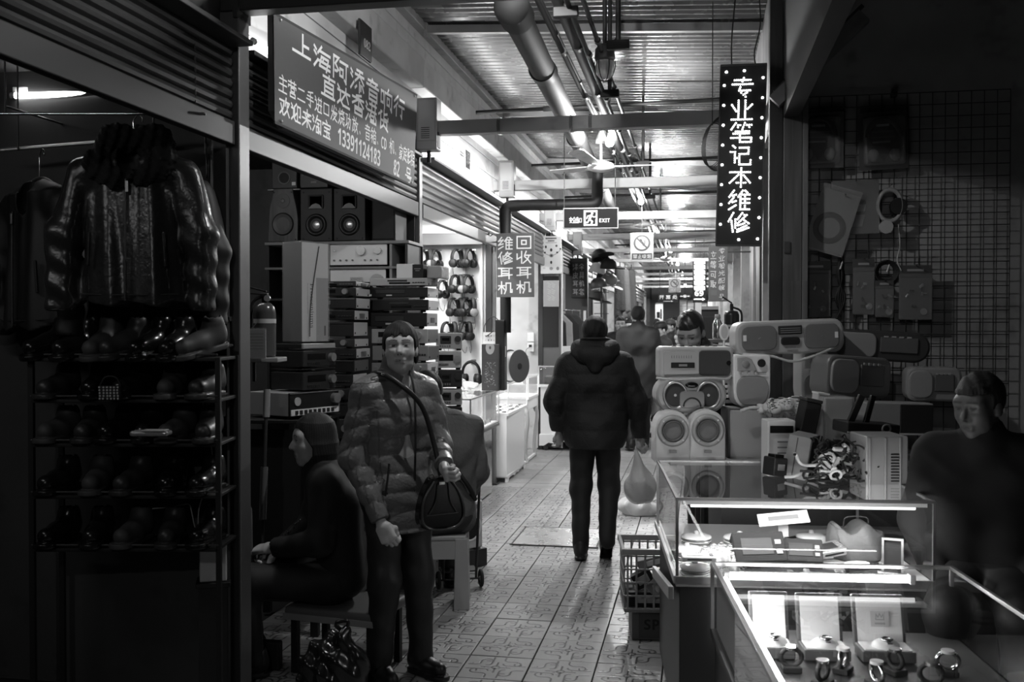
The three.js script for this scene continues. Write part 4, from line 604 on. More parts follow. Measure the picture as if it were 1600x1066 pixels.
// the wrapped tall box, the small pile under it, the receiver and their stand
{
  const D = 5.2, stand = at(452, 508, 5.25), yr = yOf(651, D), t = thing('display_stand', 'black covered stand under the silver receiver', 'stand', [stand.x, 0, stand.z], R(6));
  mk('top', bx(0, yr - 0.012, 0, 0.44, 0.02, 0.46, 0.004), MAT.black, t); for (const [sx, sz] of [[-1, -1], [1, -1], [-1, 1], [1, 1]]) mk('leg', bx(sx * 0.19, (yr - 0.022) / 2, sz * 0.2, 0.04, yr - 0.022, 0.04), MAT.black, t); mk('skirt', [bx(0, yr * 0.55, 0.18, 0.36, yr * 0.8, 0.008), bx(0.16, yr * 0.55, 0, 0.008, yr * 0.8, 0.36)], MAT.black, t, { kind: 'stuff' });
  const q = (px, d = D) => { const p = at(px, 508, d); return [p.x, p.z]; };
  let [x, z] = q(459, 5.25); const r = unit('receiver', 'silver receiver with a black dial and a row of keys below the wrapped tall box', 'hi-fi unit', [x, yr, z], R(68), 0.36, yOf(611, D) - yr, 0.3, { front: B, body: mt(0.34, 0.45, 0.2), feet: 0.012 });
  mk('key_strip', bx(0, 0.032, 0.153, 0.35, 0.032, 0.006, 0.002), MAT.white, r); mk('keys', [...Array(9)].map((_, k) => bx(-0.14 + k * 0.033, 0.032, 0.158, 0.018, 0.02, 0.006, 0.001)), MAT.dark, r, { kind: 'stuff' }); mk('meter', disc(-0.13, 0.088, 0.155, 0.022, 0.006), MAT.light, r); mk('knob', disc(0.14, 0.092, 0.165, 0.026, 0.03), MAT.silver, r); mk('bezel', [bx(0, 0.13, 0.153, 0.36, 0.004, 0.006), bx(0.178, 0.075, 0.153, 0.004, 0.11, 0.006)], MAT.silver, r, { kind: 'stuff' });
  [[536, 546, MAT.silverMat, 'topmost'], [547, 574, MAT.dark, 'second'], [575, 579, MAT.black, 'thin third'], [580, 610, MAT.dark, 'lowest']].forEach(([a, b, f, w]) => { [x, z] = q(474, 5.28); unit('small_tuner', 'small dark stereo unit under the wrapped tall box, ' + w + ' of four', 'hi-fi unit', [x, yOf(b, D), z], R(72), 0.26, yOf(a, D) - yOf(b, D) - 0.002, 0.22, { front: f, body: MAT.black, style: b - a > 20 ? 'tuner' : 0, feet: 0.004, trim: MAT.dark, group: 'small units under the wrapped tall box' }); });
  [x, z] = q(478, 5.28); const y0 = yOf(535, D), h = yOf(378, D) - y0, bx0 = thing('wrapped_speaker_box', 'tall pale carton wrapped in shiny plastic standing on the small stereo pile', 'box', [x, y0, z], R(-25));
  mk('carton', bx(0, h / 2, 0, 0.14, h - 0.004, 0.19, 0.004), mt(0.13, 0.45), bx0);
  const tx = canvasTex(224, 512, (g, w, hh) => { g.fillStyle = grey(222); g.fillRect(0, 0, w, hh); g.save(); g.translate(70, 210); g.rotate(Math.PI / 2); g.font = '38px serif'; g.fillStyle = grey(60); g.fillText('Prosceniums', 0, 0); g.font = '13px serif'; g.fillStyle = grey(140); g.fillText('hi-end loudspeaker series', 0, 26); g.restore(); g.fillStyle = grey(170); g.fillRect(120, 180, 104, 332); g.fillStyle = grey(90); g.fillRect(188, 430, 14, 52); });
  print('printed_face', 0.186, h - 0.008, tx, bx0, 0.0715, h / 2, 0, Math.PI / 2, 0, { rough: 0.35, tone: 1 });
  mk('plastic_wrap', bx(0.002, h / 2 + 0.002, 0, 0.152, h + 0.004, 0.202, 0.008), MAT.blister, bx0); mk('loose_cord', tb([[0.08, h * 0.96, -0.02], [0.081, h * 0.6, 0.02], [0.082, h * 0.3, 0.045], [0.083, 0.03, 0.05]], 0.0025, 20, 5), MAT.dark, bx0);
}
// fire extinguisher on its little shelf, with an inspection card
{
  const D = 4.75, p = at(414, 558, D), s = thing('wall_shelf', 'small steel shelf bracket holding the fire extinguisher', 'shelf', p, R(8)); mk('plate', bx(0, -0.012, 0, 0.17, 0.022, 0.16, 0.004), mt(0.3, 0.45), s); mk('bracket', [bx(-0.07, -0.07, -0.06, 0.014, 0.1, 0.014), bx(-0.12, -0.012, -0.06, 0.2, 0.014, 0.014)], MAT.darkSteel, s, { kind: 'stuff' });
  const h = yOf(473, D) - p.y, t = thing('fire_extinguisher', 'dark fire extinguisher on a small shelf beside the steel post', 'extinguisher', p, R(8));
  mk('cylinder', lt([[0, 0.001], [0.048, 0.001], [0.052, 0.012], [0.052, h - 0.05], [0.046, h - 0.02], [0.028, h - 0.002], [0.014, h]], 26), mt(0.07, 0.22), t); mk('band', lt([[0.0526, h * 0.62], [0.0532, h * 0.62], [0.0532, h * 0.7], [0.0526, h * 0.7]], 26), MAT.light, t);
  mk('valve', [bar([0, h - 0.005, 0], [0, h + 0.03, 0], 0.014), bx(0.0, h + 0.035, 0.0, 0.03, 0.02, 0.03, 0.004)], MAT.black, t); mk('gauge', disc(0.018, h + 0.02, 0.02, 0.015, 0.012, 16), MAT.silver, t); mk('lever', [bx(-0.03, h + 0.062, 0, 0.08, 0.008, 0.016, 0.002, 0, 0, -0.25), bx(-0.03, h + 0.04, 0, 0.075, 0.007, 0.016, 0.002, 0, 0, -0.1)], MAT.black, t, { kind: 'stuff' });
  mk('hose', tb([[-0.015, h + 0.03, 0], [-0.055, h + 0.0, 0.01], [-0.068, h * 0.6, 0.01], [-0.06, h * 0.2, 0.012]], 0.009, 20, 8), MAT.black, t);
  const c = thing('inspection_card', 'white inspection card in a sleeve in front of the extinguisher', 'card', at(400, 537, 4.66), R(8)); mk('card', bx(0, 0, 0, 0.094, 0.138, 0.003), MAT.paper, c); mk('sleeve', bx(0, 0, 0.003, 0.1, 0.146, 0.001), MAT.blister, c); mk('lines', [...Array(6)].map((_, k) => bx(0.0, 0.045 - k * 0.014, 0.0017, 0.07, 0.002, 0.0006)), MAT.grey, c, { kind: 'stuff' }); mk('string', bar([-0.02, 0.07, 0], [-0.0, 0.1, -0.02], 0.0015), MAT.dark, c);
  const u = thing('umbrella', 'closed pale umbrella leaning behind the steel post', 'umbrella', [at(386, 508, 4.6).x, 0, at(386, 508, 4.6).z], 0); mk('canopy', lt([[0.004, 0.04], [0.014, 0.08], [0.024, 0.42], [0.02, 0.72], [0.008, 0.76]], 12), mt(0.1, 0.6), u); mk('shaft', bar([0, 0.76, 0], [0.0, 0.95, 0], 0.005), MAT.darkMetal, u); mk('handle', bar([0, 0.93, 0], [0, 1.02, 0], 0.013), mt(0.2, 0.4), u);
  const b2 = at(402, 508, 4.55), br = thing('broom_handle', 'broom standing upright left of the seated woman, with a pale grip', 'broom', [b2.x, 0, b2.z]); mk('pole', bar([0, 0.12, 0], [0.0, 1.26, -0.1], 0.009, 0.009, 8), MAT.dark, br); mk('grip', bar([0, 1.15, -0.091], [0, 1.28, -0.102], 0.016, 0.016, 10), mt(0.25, 0.5), br); mk('grip', bar([0, 0.68, -0.049], [0, 0.92, -0.07], 0.017, 0.017, 10), mt(0.1, 0.5), br); mk('head', bx(0, 0.07, 0, 0.22, 0.13, 0.05, 0.01), MAT.black, br);
}
// ---------- glass cases and the headphone stall ----------
// a lit glass case on a base; origin at the middle of the floor under it, front towards +z
function glassCase(name, label, p, turn, w, d, yb, yt, o = {}) {
  const t = thing(name, label, 'display case', p, turn), gm = o.frame || MAT.alu, e = o.bar ?? 0.012, H = yt - yb;
  if (o.base !== null) mk('base', o.base ? o.base(w, d, yb) : bx(0, yb / 2, 0, w - (o.inset ?? 0.03), yb - 0.03, d - (o.inset ?? 0.03), 0.004), o.baseMat || MAT.white, t);
  mk('deck', bx(0, yb - 0.016, 0, w, 0.03, d, 0.004), o.deckMat || o.baseMat || MAT.white, t);
  for (const [sx, sz] of [[-1, -1], [1, -1], [-1, 1], [1, 1]]) mk('corner_bar', bx(sx * (w / 2 - e / 2), yb + H / 2, sz * (d / 2 - e / 2), e, H, e, 0.001), gm, t);
  for (const sz of [-1, 1]) mk('top_rail', bx(0, yt, sz * (d / 2 - e / 2), w, e, e, 0.001), gm, t);
  for (const sx of [-1, 1]) mk('top_rail', bx(sx * (w / 2 - e / 2), yt, 0, e, e, d - 2 * e, 0.001), gm, t);
  const pane = (a, b, x, y, z, ry, rx = 0) => { const g = mk('pane', new THREE.PlaneGeometry(a, b), MAT.glass, t, { uv: true }); g.position.set(x, y, z); g.rotation.set(rx, ry, 0); g.castShadow = false; return g; };
  pane(w - 2 * e, H - e, 0, yb + H / 2, d / 2 - e / 2, 0); pane(d - 2 * e, H - e, w / 2 - e / 2, yb + H / 2, 0, Math.PI / 2); pane(d - 2 * e, H - e, -w / 2 + e / 2, yb + H / 2, 0, -Math.PI / 2); pane(w - 2 * e, d - 2 * e, 0, yt + 0.004, 0, 0, -Math.PI / 2);
  if (o.back) mk('back_panel', bx(0, yb + H / 2, -d / 2 + e + 0.004, w - 2 * e, H, 0.006), o.back, t);
  if (o.tube) { const z = o.tubeZ ?? d / 2 - 0.035, y = yt - 0.035; mk('tube', bar([-w / 2 + 0.06, y, z], [w / 2 - 0.06, y, z], 0.009, 0.009, 10), glow(0.9, o.seen ?? 8), t); mk('tube_holder', bx(0, y + 0.016, z, w - 0.06, 0.012, 0.026), MAT.whiteGloss, t); areaLamp(t, 0, y - 0.012, z, w - 0.14, 0.02, o.tube, o.aim || [0, -0.8, -0.6]); }
  return t;
}
const ordW = (i) => ['first', 'second', 'third', 'fourth', 'fifth', 'sixth', 'seventh', 'eighth', 'ninth', 'tenth', 'eleventh', 'twelfth', 'thirteenth', 'fourteenth', 'fifteenth', 'sixteenth', 'seventeenth', 'eighteenth', 'nineteenth', 'twentieth', 'twenty-first', 'twenty-second', 'twenty-third', 'twenty-fourth', 'twenty-fifth', 'twenty-sixth'][i];
{
  const sideTurn = Math.PI / 2;          // fronts face the aisle
  const c1 = glassCase('display_case', 'lit glass case on a dark mirrored base, nearest on the left side', [-2.09, 0, -8.6], sideTurn, 1.2, 0.5, 0.665, 0.965, { baseMat: mt(0.1, 0.16, 0.85, { rmap: TEX.brushed }), deckMat: mt(0.02, 0.3), tube: LAMP.caseTube, tubeZ: -0.18, aim: [0, -0.8, 0.5], back: MAT.white, inset: 0.12 });
  mk('liner', bx(0, 0.672, 0, 1.18, 0.012, 0.46), MAT.white, c1);
  c1.children.filter((m) => m.name === 'base').forEach((m) => { m.position.z = -0.0; });
  for (let k = 0; k < 26; k++) { const g = tag(mk('earphone_card', [bx(0, 0.018, 0, 0.03, 0.036, 0.004), bar([-0.006, 0.012, 0.003], [0.007, 0.024, 0.004], 0.004, 0.004, 6)], k % 3 ? MAT.midGrey : MAT.dark), 'small earphone card at the front of the nearest left case, ' + ordW(k) + ' from its near end', 'card', 'earphone cards in the nearest left case'); g.position.set(-1.89 - (k % 2) * 0.012, 0.679, -8.1 - k * 0.038); g.rotation.set(0, sideTurn, 0); }
  const white = mt(0.8, 0.3);
  const c2 = glassCase('display_case', 'white bow-fronted case full of jewellery, second on the left side', [-2.09, 0, -10.32], sideTurn, 1.12, 0.46, 0.7, 0.985, { baseMat: white, frame: MAT.whiteGloss, tube: LAMP.caseTube * 1.3, back: MAT.white, tubeZ: -0.15, aim: [0, -0.8, 0.5],
    base: (w, d, y) => { const s = new THREE.Shape(); s.moveTo(-w / 2, -d / 2); s.lineTo(w / 2, -d / 2); s.lineTo(w / 2, d / 2 - 0.16); s.quadraticCurveTo(w / 2 - 0.02, d / 2 - 0.01, w / 2 - 0.22, d / 2); s.lineTo(-w / 2, d / 2 - 0.02); s.closePath(); return new THREE.ExtrudeGeometry(s, { depth: y - 0.09, bevelEnabled: false, curveSegments: 12 }).rotateX(Math.PI / 2).translate(0, y - 0.03, 0); } });
  mk('plinth_moulding', [bx(0, 0.06, 0.0, 1.1, 0.03, 0.44, 0.01)], white, c2); mk('cut_apron', ex([[-0.54, 0.06], [0.54, 0.06], [0.54, 0.0], [0.46, 0.0], [0.4, 0.03], [0.2, 0.03], [0.12, 0.012], [0, 0.03], [-0.12, 0.012], [-0.2, 0.03], [-0.4, 0.03], [-0.46, 0], [-0.54, 0]], 0.02).translate(0, 0, 0.19), white, c2);
  for (let k = 0; k < 46; k++) { const r = rr(0.012, 0.026), g = tag(mk('brooch', k % 3 === 0 ? to(new THREE.TorusGeometry(r, r * 0.3, 6, 14), 0, r * 0.3, 0, Math.PI / 2) : k % 3 === 1 ? [sp(0, 0.008, 0, r * 0.6, 8, 0.6), bx(0, 0.004, 0, r * 2.2, 0.006, r * 0.7, 0.002)] : [bx(0, 0.006, 0, r * 2.4, 0.012, r * 1.2, 0.003), sp(0, 0.012, 0, r * 0.5, 8, 0.6)], [MAT.dark, MAT.chrome, MAT.grey, MAT.black][k % 4]), 'costume jewellery in the bow-fronted case, ' + ordW(Math.floor(k / 5)) + ' row from the near end, ' + ordW(k % 5) + ' from the front', 'jewellery', 'jewellery in the bow-fronted case'); g.position.set(-1.9 - (k % 5) * 0.085 - rr(0, 0.02), 0.70, -9.82 - Math.floor(k / 5) * 0.105 - rr(0, 0.03)); g.rotation.y = rr(0, 6); }
  // console with curved legs, then the cabinet on castors
  const c3 = glassCase('display_case', 'narrow white case on a console with long curved legs', [-2.1, 0, -11.5], sideTurn, 0.7, 0.42, 0.76, 0.98, { baseMat: white, frame: MAT.whiteGloss, base: (w, d, y) => bx(0, y - 0.09, 0, w - 0.04, 0.13, d - 0.03, 0.01), tube: LAMP.caseTube * 0.8, tubeZ: -0.12, aim: [0, -0.8, 0.5] });
  for (const [sx, sz] of [[-1, 1], [1, 1], [-1, -1], [1, -1]]) mk('curved_leg', [tb([[sx * 0.32, 0.66, sz * 0.17], [sx * 0.335, 0.5, sz * 0.195], [sx * 0.315, 0.3, sz * 0.175], [sx * 0.3, 0.12, sz * 0.165], [sx * 0.315, 0.0, sz * 0.18]], 0.021, 18, 8), sp(sx * 0.325, 0.58, sz * 0.18, 0.03, 10, 1.5)], mt(0.5, 0.4), c3); mk('stretcher', [bx(0, 0.03, 0.17, 0.62, 0.03, 0.03, 0.005), bx(0, 0.03, -0.17, 0.62, 0.03, 0.03, 0.005)], white, c3, { kind: 'stuff' });
  const p4 = at(900, 690, 12.7), c4 = glassCase('display_case', 'white cabinet with a scalloped foot on castors, left of the walking man', [p4.x + 0.06, 0, -12.6], 0, 1.02, 0.45, 0.83, 1.06, { baseMat: white, frame: MAT.alu, base: (w, d, y) => bx(0, y / 2 + 0.06, 0, w - 0.05, y - 0.18, d - 0.04, 0.006), tube: LAMP.caseTube, back: MAT.white, tubeZ: -0.14, aim: [0, -0.8, 0.5] });
  mk('scalloped_foot', ex([[-0.5, 0.2], [0.5, 0.2], [0.5, 0.06], [0.44, 0.06], [0.38, 0.1], [0.3, 0.085], [0.22, 0.12], [0, 0.09], [-0.22, 0.12], [-0.3, 0.085], [-0.38, 0.1], [-0.44, 0.06], [-0.5, 0.06]], 0.44).translate(0, 0, -0.22), white, c4);
  for (const [sx, sz] of [[-1, 1], [1, 1], [-1, -1], [1, -1]]) mk('castor', [disc(sx * 0.42, 0.028, sz * 0.17, 0.028, 0.018, 16), bx(sx * 0.42, 0.06, sz * 0.17, 0.03, 0.04, 0.03, 0.004)], MAT.darkMetal, c4);
  const boxIn = thing('dark_tray', 'dark tray of boxes inside the cabinet on castors', 'tray', [p4.x - 0.2, 0.832, -12.55]); mk('tray', bx(0, 0.045, 0, 0.36, 0.085, 0.26, 0.005), MAT.dark, boxIn); mk('lid', bx(0, 0.098, -0.03, 0.34, 0.02, 0.2, 0.004), MAT.grey, boxIn);
}
{ // headphones on wall hooks
  const Z = -9.58;
  const wallSheet = thing('peg_panel', 'white wall panel of the headphone stall', 'panel', [(onZ(700, 500, -9.63).x) - 0.45, 0, -9.635]); mk('sheet', bx(0, 1.3, 0, 1.6, 2.56, 0.012), mt(0.8, 0.55), wallSheet); mk('edge_strip', bx(0.79, 1.3, 0.008, 0.03, 2.56, 0.03), MAT.whiteGloss, wallSheet);
  const lampBox = thing('light_canopy', 'grey reflector canopy high on the white wall of the headphone stall', 'canopy', onZ(703, 374, Z + 0.06)); mk('shade', ex([[-0.32, 0.055], [0.29, 0.055], [0.34, -0.055], [-0.36, -0.055]], 0.1, 0.004).translate(0, 0, -0.05), mt(0.17, 0.6), lampBox); mk('top_strip', bx(-0.02, 0.062, 0.0, 0.62, 0.014, 0.12, 0.003), MAT.white, lampBox); mk('end_cap', bx(0.28, 0.06, 0.055, 0.04, 0.022, 0.02, 0.003), MAT.grey, lampBox);
  function headphones(name, label, dark, light, s = 1) {
    const t = thing(name, label, 'headphones', [0, 0, 0], 0, 'headphones on the hooks of the white wall');
    mk('headband', to(new THREE.TorusGeometry(0.078 * s, 0.011 * s, 8, 26, Math.PI * 1.04).scale(0.9, 1.15, 2.0), 0, -0.09 * s, 0), dark, t);
    for (const q of [-1, 1]) { mk('ear_cup', to(lt([[0, -0.022], [0.034, -0.02], [0.042, -0.006], [0.042, 0.01], [0.03, 0.02], [0, 0.022]], 20).scale(s, s, s), q * 0.062 * s, -0.135 * s, 0, 0, 0, q * Math.PI / 2), light, t); mk('ear_pad', to(new THREE.TorusGeometry(0.03 * s, 0.013 * s, 8, 20).rotateY(Math.PI / 2), q * 0.04 * s, -0.135 * s, 0), MAT.black, t); mk('yoke', bx(q * 0.072 * s, -0.105 * s, 0, 0.008, 0.05 * s, 0.026 * s, 0.002), dark, t); }
    mk('cord', tb([[-0.06 * s, -0.17 * s, 0], [-0.05 * s, -0.26 * s, 0.01], [0.0, -0.3 * s, 0.014], [0.02 * s, -0.24 * s, 0.012]], 0.0022, 16, 5), MAT.black, t); return t;
  }
  const kinds = [[MAT.black, MAT.blackSatin], [MAT.black, MAT.black], [MAT.black, MAT.dark], [MAT.dark, MAT.midGrey]].map(([a, b], i) => [a, b]);
  const rows = [[393, [664, 674, 684], 0, 'the left hook of the upper row'], [392, [716, 727, 737], 1, 'the right hook of the upper row'], [432, [692 + 22, 722, 734], 2, 'the second row of hooks'], [468, [711, 722, 731, 741], 3, 'the third row of hooks'], [505, [700, 712, 728, 735], 4, 'the fourth row of hooks'], [566, [738], 5, 'the lowest hook'], [440, [694], 6, 'the edge beside the tall pile']];
  let proto = {};
  rows.forEach(([py, xs, ri, where], r) => {
    const a = onZ(xs[0] - 8, py, Z), b = onZ(xs[xs.length - 1] + 9, py, Z), hk = thing('wall_hook', 'straight chrome rail carrying headphones, ' + where.replace(/^the /, ''), 'hook', [(a.x + b.x) / 2, a.y, Z]); mk('rail', bar([-(b.x - a.x) / 2, 0, 0.06], [(b.x - a.x) / 2, 0, 0.06], 0.005, 0.005, 8), MAT.chrome, hk); mk('bracket', bar([0, 0, -0.04], [0, 0, 0.06], 0.005), MAT.chrome, hk); mk('plate', bx(0, 0, -0.04, 0.05, 0.05, 0.006), MAT.grey, hk);
    xs.forEach((px, i) => {
      const k = (r * 2 + i * 3) % 4, p = onZ(px, py, Z), big = ri === 5 ? 1.25 : 1, lab = ['satin black', 'matt black', 'black', 'grey-cupped'][k] + ' headphones, ' + (xs.length > 1 ? ['leftmost', 'second', 'third', 'fourth'][i] + ' on ' : 'alone on ') + where;
      const turn = Math.PI / 2 + (i % 2 ? 0.5 : -0.45) + (ri === 5 ? -1.2 : 0), P = [p.x, p.y + 0.006, Z + 0.06];
      const key = k + '/' + big; if (!proto[key]) { proto[key] = headphones('headphones', lab, kinds[k][0], kinds[k][1], big); proto[key].position.set(...P); proto[key].rotation.y = turn; } else dup(proto[key], P, turn, lab);
    });
  });
  // handwritten card over dark cartons, speaker column, cable drum on the counter's far end
  const at9 = (px, py, z = -9.05) => onZ(px, py, z), y0 = 0.985;
  const cart = thing('display_carton', 'tall dark printed carton under the handwritten card behind the glass case', 'box', [at9(767, 560, -9.05).x, 0.972, -9.08]); const ch = onZ(768, 538, -9.05).y - 0.972;
  mk('body', bx(0, ch / 2, 0, 0.16, ch, 0.14, 0.003), mt(0.07, 0.5), cart); print('printed_face', 0.154, ch - 0.006, canvasTex(96, 176, (g) => { g.fillStyle = grey(52); g.fillRect(0, 0, 96, 176); g.fillStyle = grey(150); g.beginPath(); g.arc(48, 12, 26, 0, 7); g.fill(); g.fillStyle = grey(60); g.beginPath(); g.arc(48, 12, 6, 0, 7); g.fill(); for (let i = 0; i < 90; i++) { g.fillStyle = grey(90 + rnd() * 110); g.fillRect(14 + rnd() * 62, 66 + rnd() * 96, rr(2, 8), 2); } g.strokeStyle = grey(30); g.strokeRect(4, 58, 88, 114); }), cart, 0, ch / 2, 0.0715);
  const note = thing('price_card', 'white handwritten card above the dark printed carton', 'card', [at9(767, 528, -9.05).x, 0.972 + ch + 0.002, -9.08]); mk('sheet', bx(0, 0.055, 0, 0.165, 0.108, 0.003), MAT.paper, note); mk('writing', [0, 1].map((r) => [...Array(5)].map((_, i) => bx(-0.055 + i * 0.026, 0.075 - r * 0.04, 0.0025, 0.014, 0.003 + (i * 5 % 3) * 0.006, 0.001, 0, 0, 0, 0.4 * (i % 3)))), MAT.grey, note, { kind: 'stuff' });
  const col = thing('loudspeaker', 'slim black loudspeaker column beside the cable drum', 'loudspeaker', [at9(784, 540, -9.1).x - 0.01, 0.972, -9.12]); const hh = onZ(786, 500, -9.1).y - 0.972; mk('cabinet', bx(0, hh / 2, 0, 0.09, hh, 0.12, 0.006), MAT.black, col); mk('grille', bx(0, hh / 2, 0.062, 0.078, hh - 0.02, 0.006, 0.002), MAT.blackSatin, col); mk('side_label', bx(0.046, hh * 0.55, 0.02, 0.003, 0.1, 0.02), MAT.light, col);
  const dp = at(804, 573, 10.2), drum = thing('cable_drum', 'grey drum of cable on its side at the end of the headphone counter', 'cable drum', [dp.x, 0.99, dp.z], R(62)); const rD = 0.17;
  mk('core', bar([0, rD, -0.055], [0, rD, 0.055], rD * 0.9, rD * 0.9, 32), mt(0.34, 0.5), drum); for (const s of [-1, 1]) mk('flange', lt([[0, -0.004], [rD * 0.98, -0.004], [rD, 0], [rD * 0.98, 0.004], [0, 0.004]], 36).rotateX(Math.PI / 2).translate(0, rD, s * 0.06), mt(0.1, 0.4), drum); mk('hub', disc(0, rD, 0.068, 0.03, 0.01, 20), MAT.dark, drum);
  const arc = thing('cable_loop', 'thin black cable looping up beside the speaker column', 'cable', [at9(768, 505, -9.1).x, 0, -9.1]); const cy = onZ(768, 505, -9.1).y; mk('cable', tb([[0.11, y0 + 0.45, 0], [0.09, cy - 0.02, 0], [0.02, cy + 0.06, 0], [-0.06, cy - 0.01, 0], [-0.055, cy - 0.12, 0.02], [0.03, y0 + ch + 0.11, 0.05]], 0.004, 30, 6), MAT.black, arc);
  const soc = thing('wall_socket', 'white double wall socket on the pale jamb right of the cable drum', 'socket', onZ(829, 527, -12.5)); for (const k of [0, 1]) { mk('cover', bx(0, k * -0.125, 0, 0.085, 0.115, 0.02, 0.004), MAT.white, soc); } mk('plug', bx(0, -0.11, 0.02, 0.035, 0.03, 0.03, 0.004), MAT.black, soc); mk('cord', tb([[0, -0.12, 0.03], [-0.05, -0.16, 0.03], [-0.055, -0.22, 0.02], [-0.02, -0.25, 0.02]], 0.004, 14, 5), MAT.grey, soc);
}
{ // fourth and fifth stall: posters, clothes, umbrella board, caps, fur
  const poster = canvasTex(256, 460, (g, w, h) => {
    g.fillStyle = grey(226); g.fillRect(0, 0, w, h); g.fillStyle = grey(40); for (let i = 0; i < 7; i++) g.fillRect(60 + i * 20, 16, 16, 18); for (let i = 0; i < 5; i++) g.fillRect(88 + i * 17, 48, 13, 15); g.fillRect(60, 76, 140, 4);
    g.strokeStyle = grey(90); g.lineWidth = 5; g.beginPath(); g.moveTo(0, 150); g.quadraticCurveTo(50, 230, 128, 238); g.quadraticCurveTo(206, 230, 256, 150); g.stroke();
    const gem = (x, y, a, b, v = 45) => { g.fillStyle = grey(v); g.beginPath(); g.ellipse(x, y, a, b, 0, 0, 7); g.fill(); }; gem(62, 130, 12, 18); gem(196, 118, 14, 14, 90); gem(130, 168, 15, 20); gem(132, 238, 26, 22, 140); gem(132, 238, 12, 12); gem(130, 322, 13, 20); gem(130, 398, 22, 20, 150); gem(212, 398, 18, 22, 140); gem(40, 392, 18, 12, 190); for (const [x, y] of [[10, 156], [50, 200], [206, 200], [248, 156]]) gem(x, y, 13, 11);
  });
  plate('poster', 'pale poster of a necklace and brooches beside the fourth post', 'poster', onZ(861, 398.5, -12.46), 0.265, 0.475, poster, 0, { d: 0.008, mat: MAT.white });
  const small = canvasTex(128, 208, (g) => { g.fillStyle = grey(176); g.fillRect(0, 0, 128, 208); g.fillStyle = grey(212); for (let r = 0; r < 3; r++) for (let c = 0; c < 2; c++) { for (let i = 0; i < 7; i++) g.fillRect(32 + c * 34 + (i * 11 % 26), 16 + r * 52 + i * 6, 12, 3); } });
  plate('poster', 'small pale notice board under the necklace poster', 'poster', onZ(861, 459, -12.48), 0.2, 0.33, small, 0, { d: 0.008, mat: MAT.light });
  const dp = thing('door_panel', 'dark door panel behind the two posters at the fourth post', 'door', [onZ(861, 450, -12.53).x, 0, -12.53]); mk('leaf', bx(0, 1.27, 0, 0.3, 2.5, 0.03, 0.004), mt(0.1, 0.5), dp); mk('glass_strip', bx(0, 1.75, 0.018, 0.2, 0.9, 0.004), MAT.blackGloss, dp); mk('stile', [bx(-0.145, 1.27, 0.02, 0.02, 2.5, 0.02), bx(0.145, 1.27, 0.02, 0.02, 2.5, 0.02)], MAT.light, dp, { kind: 'stuff' });
  const umb = canvasTex(128, 320, (g) => { g.fillStyle = grey(58); g.fillRect(0, 0, 128, 320); g.strokeStyle = grey(205); [...'伞具机套'].forEach((c, i) => hanzi(g, c, 70, 20 + i * 74, 42, 54, 0, 5)); [...'洋皮耳耳'].forEach((c, i) => hanzi(g, c, 14, 20 + i * 74, 42, 54, 0, 5)); });
  plate('hanging_board', 'dark board of two columns of characters at the umbrella stall', 'sign', onZ(904, 437, -15.1), 0.22, 0.55, umb, 0, { d: 0.015, mat: MAT.dark });
  const cup = thing('tall_cabinet', 'dark narrow cabinet carrying the umbrella stall board', 'cabinet', [onZ(902, 450, -15.25).x, 0, -15.22]); mk('body', bx(0, 1.3, 0, 0.34, 2.6, 0.16, 0.005), mt(0.05, 0.5), cup); mk('door', bx(0.0, 0.75, 0.083, 0.3, 1.4, 0.012, 0.003), MAT.dark, cup); mk('pale_strip', bx(0.13, 1.2, 0.086, 0.04, 1.2, 0.01), MAT.white, cup);
  // clothes behind the glass
  for (let k = 0; k < 5; k++) { const px = 852 + k * 9, p = onZ(px + k * 1.5, 470, -13.6 - k * 0.16), g = thing('hanging_garment', ['pale coat hanging just right of the pale door post', 'dark dress hanging second in the doorway of the fifth stall', 'light patterned blouse hanging third in the fifth stall', 'black coat hanging fourth in the fifth stall', 'dark jacket hanging at the far end of the fifth stall'][k], 'garment', [p.x, 0, p.z], R(12)); mk('cloth', ex([[-0.16, 0.75], [-0.13, 1.25], [-0.18, 1.3], [-0.17, 1.6], [-0.05, 1.72], [0.05, 1.72], [0.17, 1.6], [0.18, 1.3], [0.13, 1.25], [0.16, 0.75]], 0.06, 0.02), [MAT.light, MAT.black, mt(0.35, 0.8, 0, { map: TEX.grime }), MAT.black, MAT.dark][k], g); mk('hanger_hook', tb([[0, 1.72, 0.03], [0, 1.78, 0.03], [0.02, 1.81, 0.03], [0.035, 1.79, 0.03]], 0.004, 12, 5), MAT.chrome, g); }
  const rail = thing('clothes_rail', 'clothes rail in the fifth stall doorway', 'rail', [0, 0, 0]); { const a = onZ(850, 440, -13.5), b = onZ(896, 440, -14.4); mk('rail', bar([a.x - 0.1, 1.79, a.z], [b.x + 0.1, 1.79, b.z], 0.012), MAT.chrome, rail); mk('stand', bar([a.x - 0.1, 0, a.z], [a.x - 0.1, 1.79, a.z], 0.012), MAT.chrome, rail); mk('stand', bar([b.x + 0.1, 0, b.z], [b.x + 0.1, 1.79, b.z], 0.012), MAT.chrome, rail); }
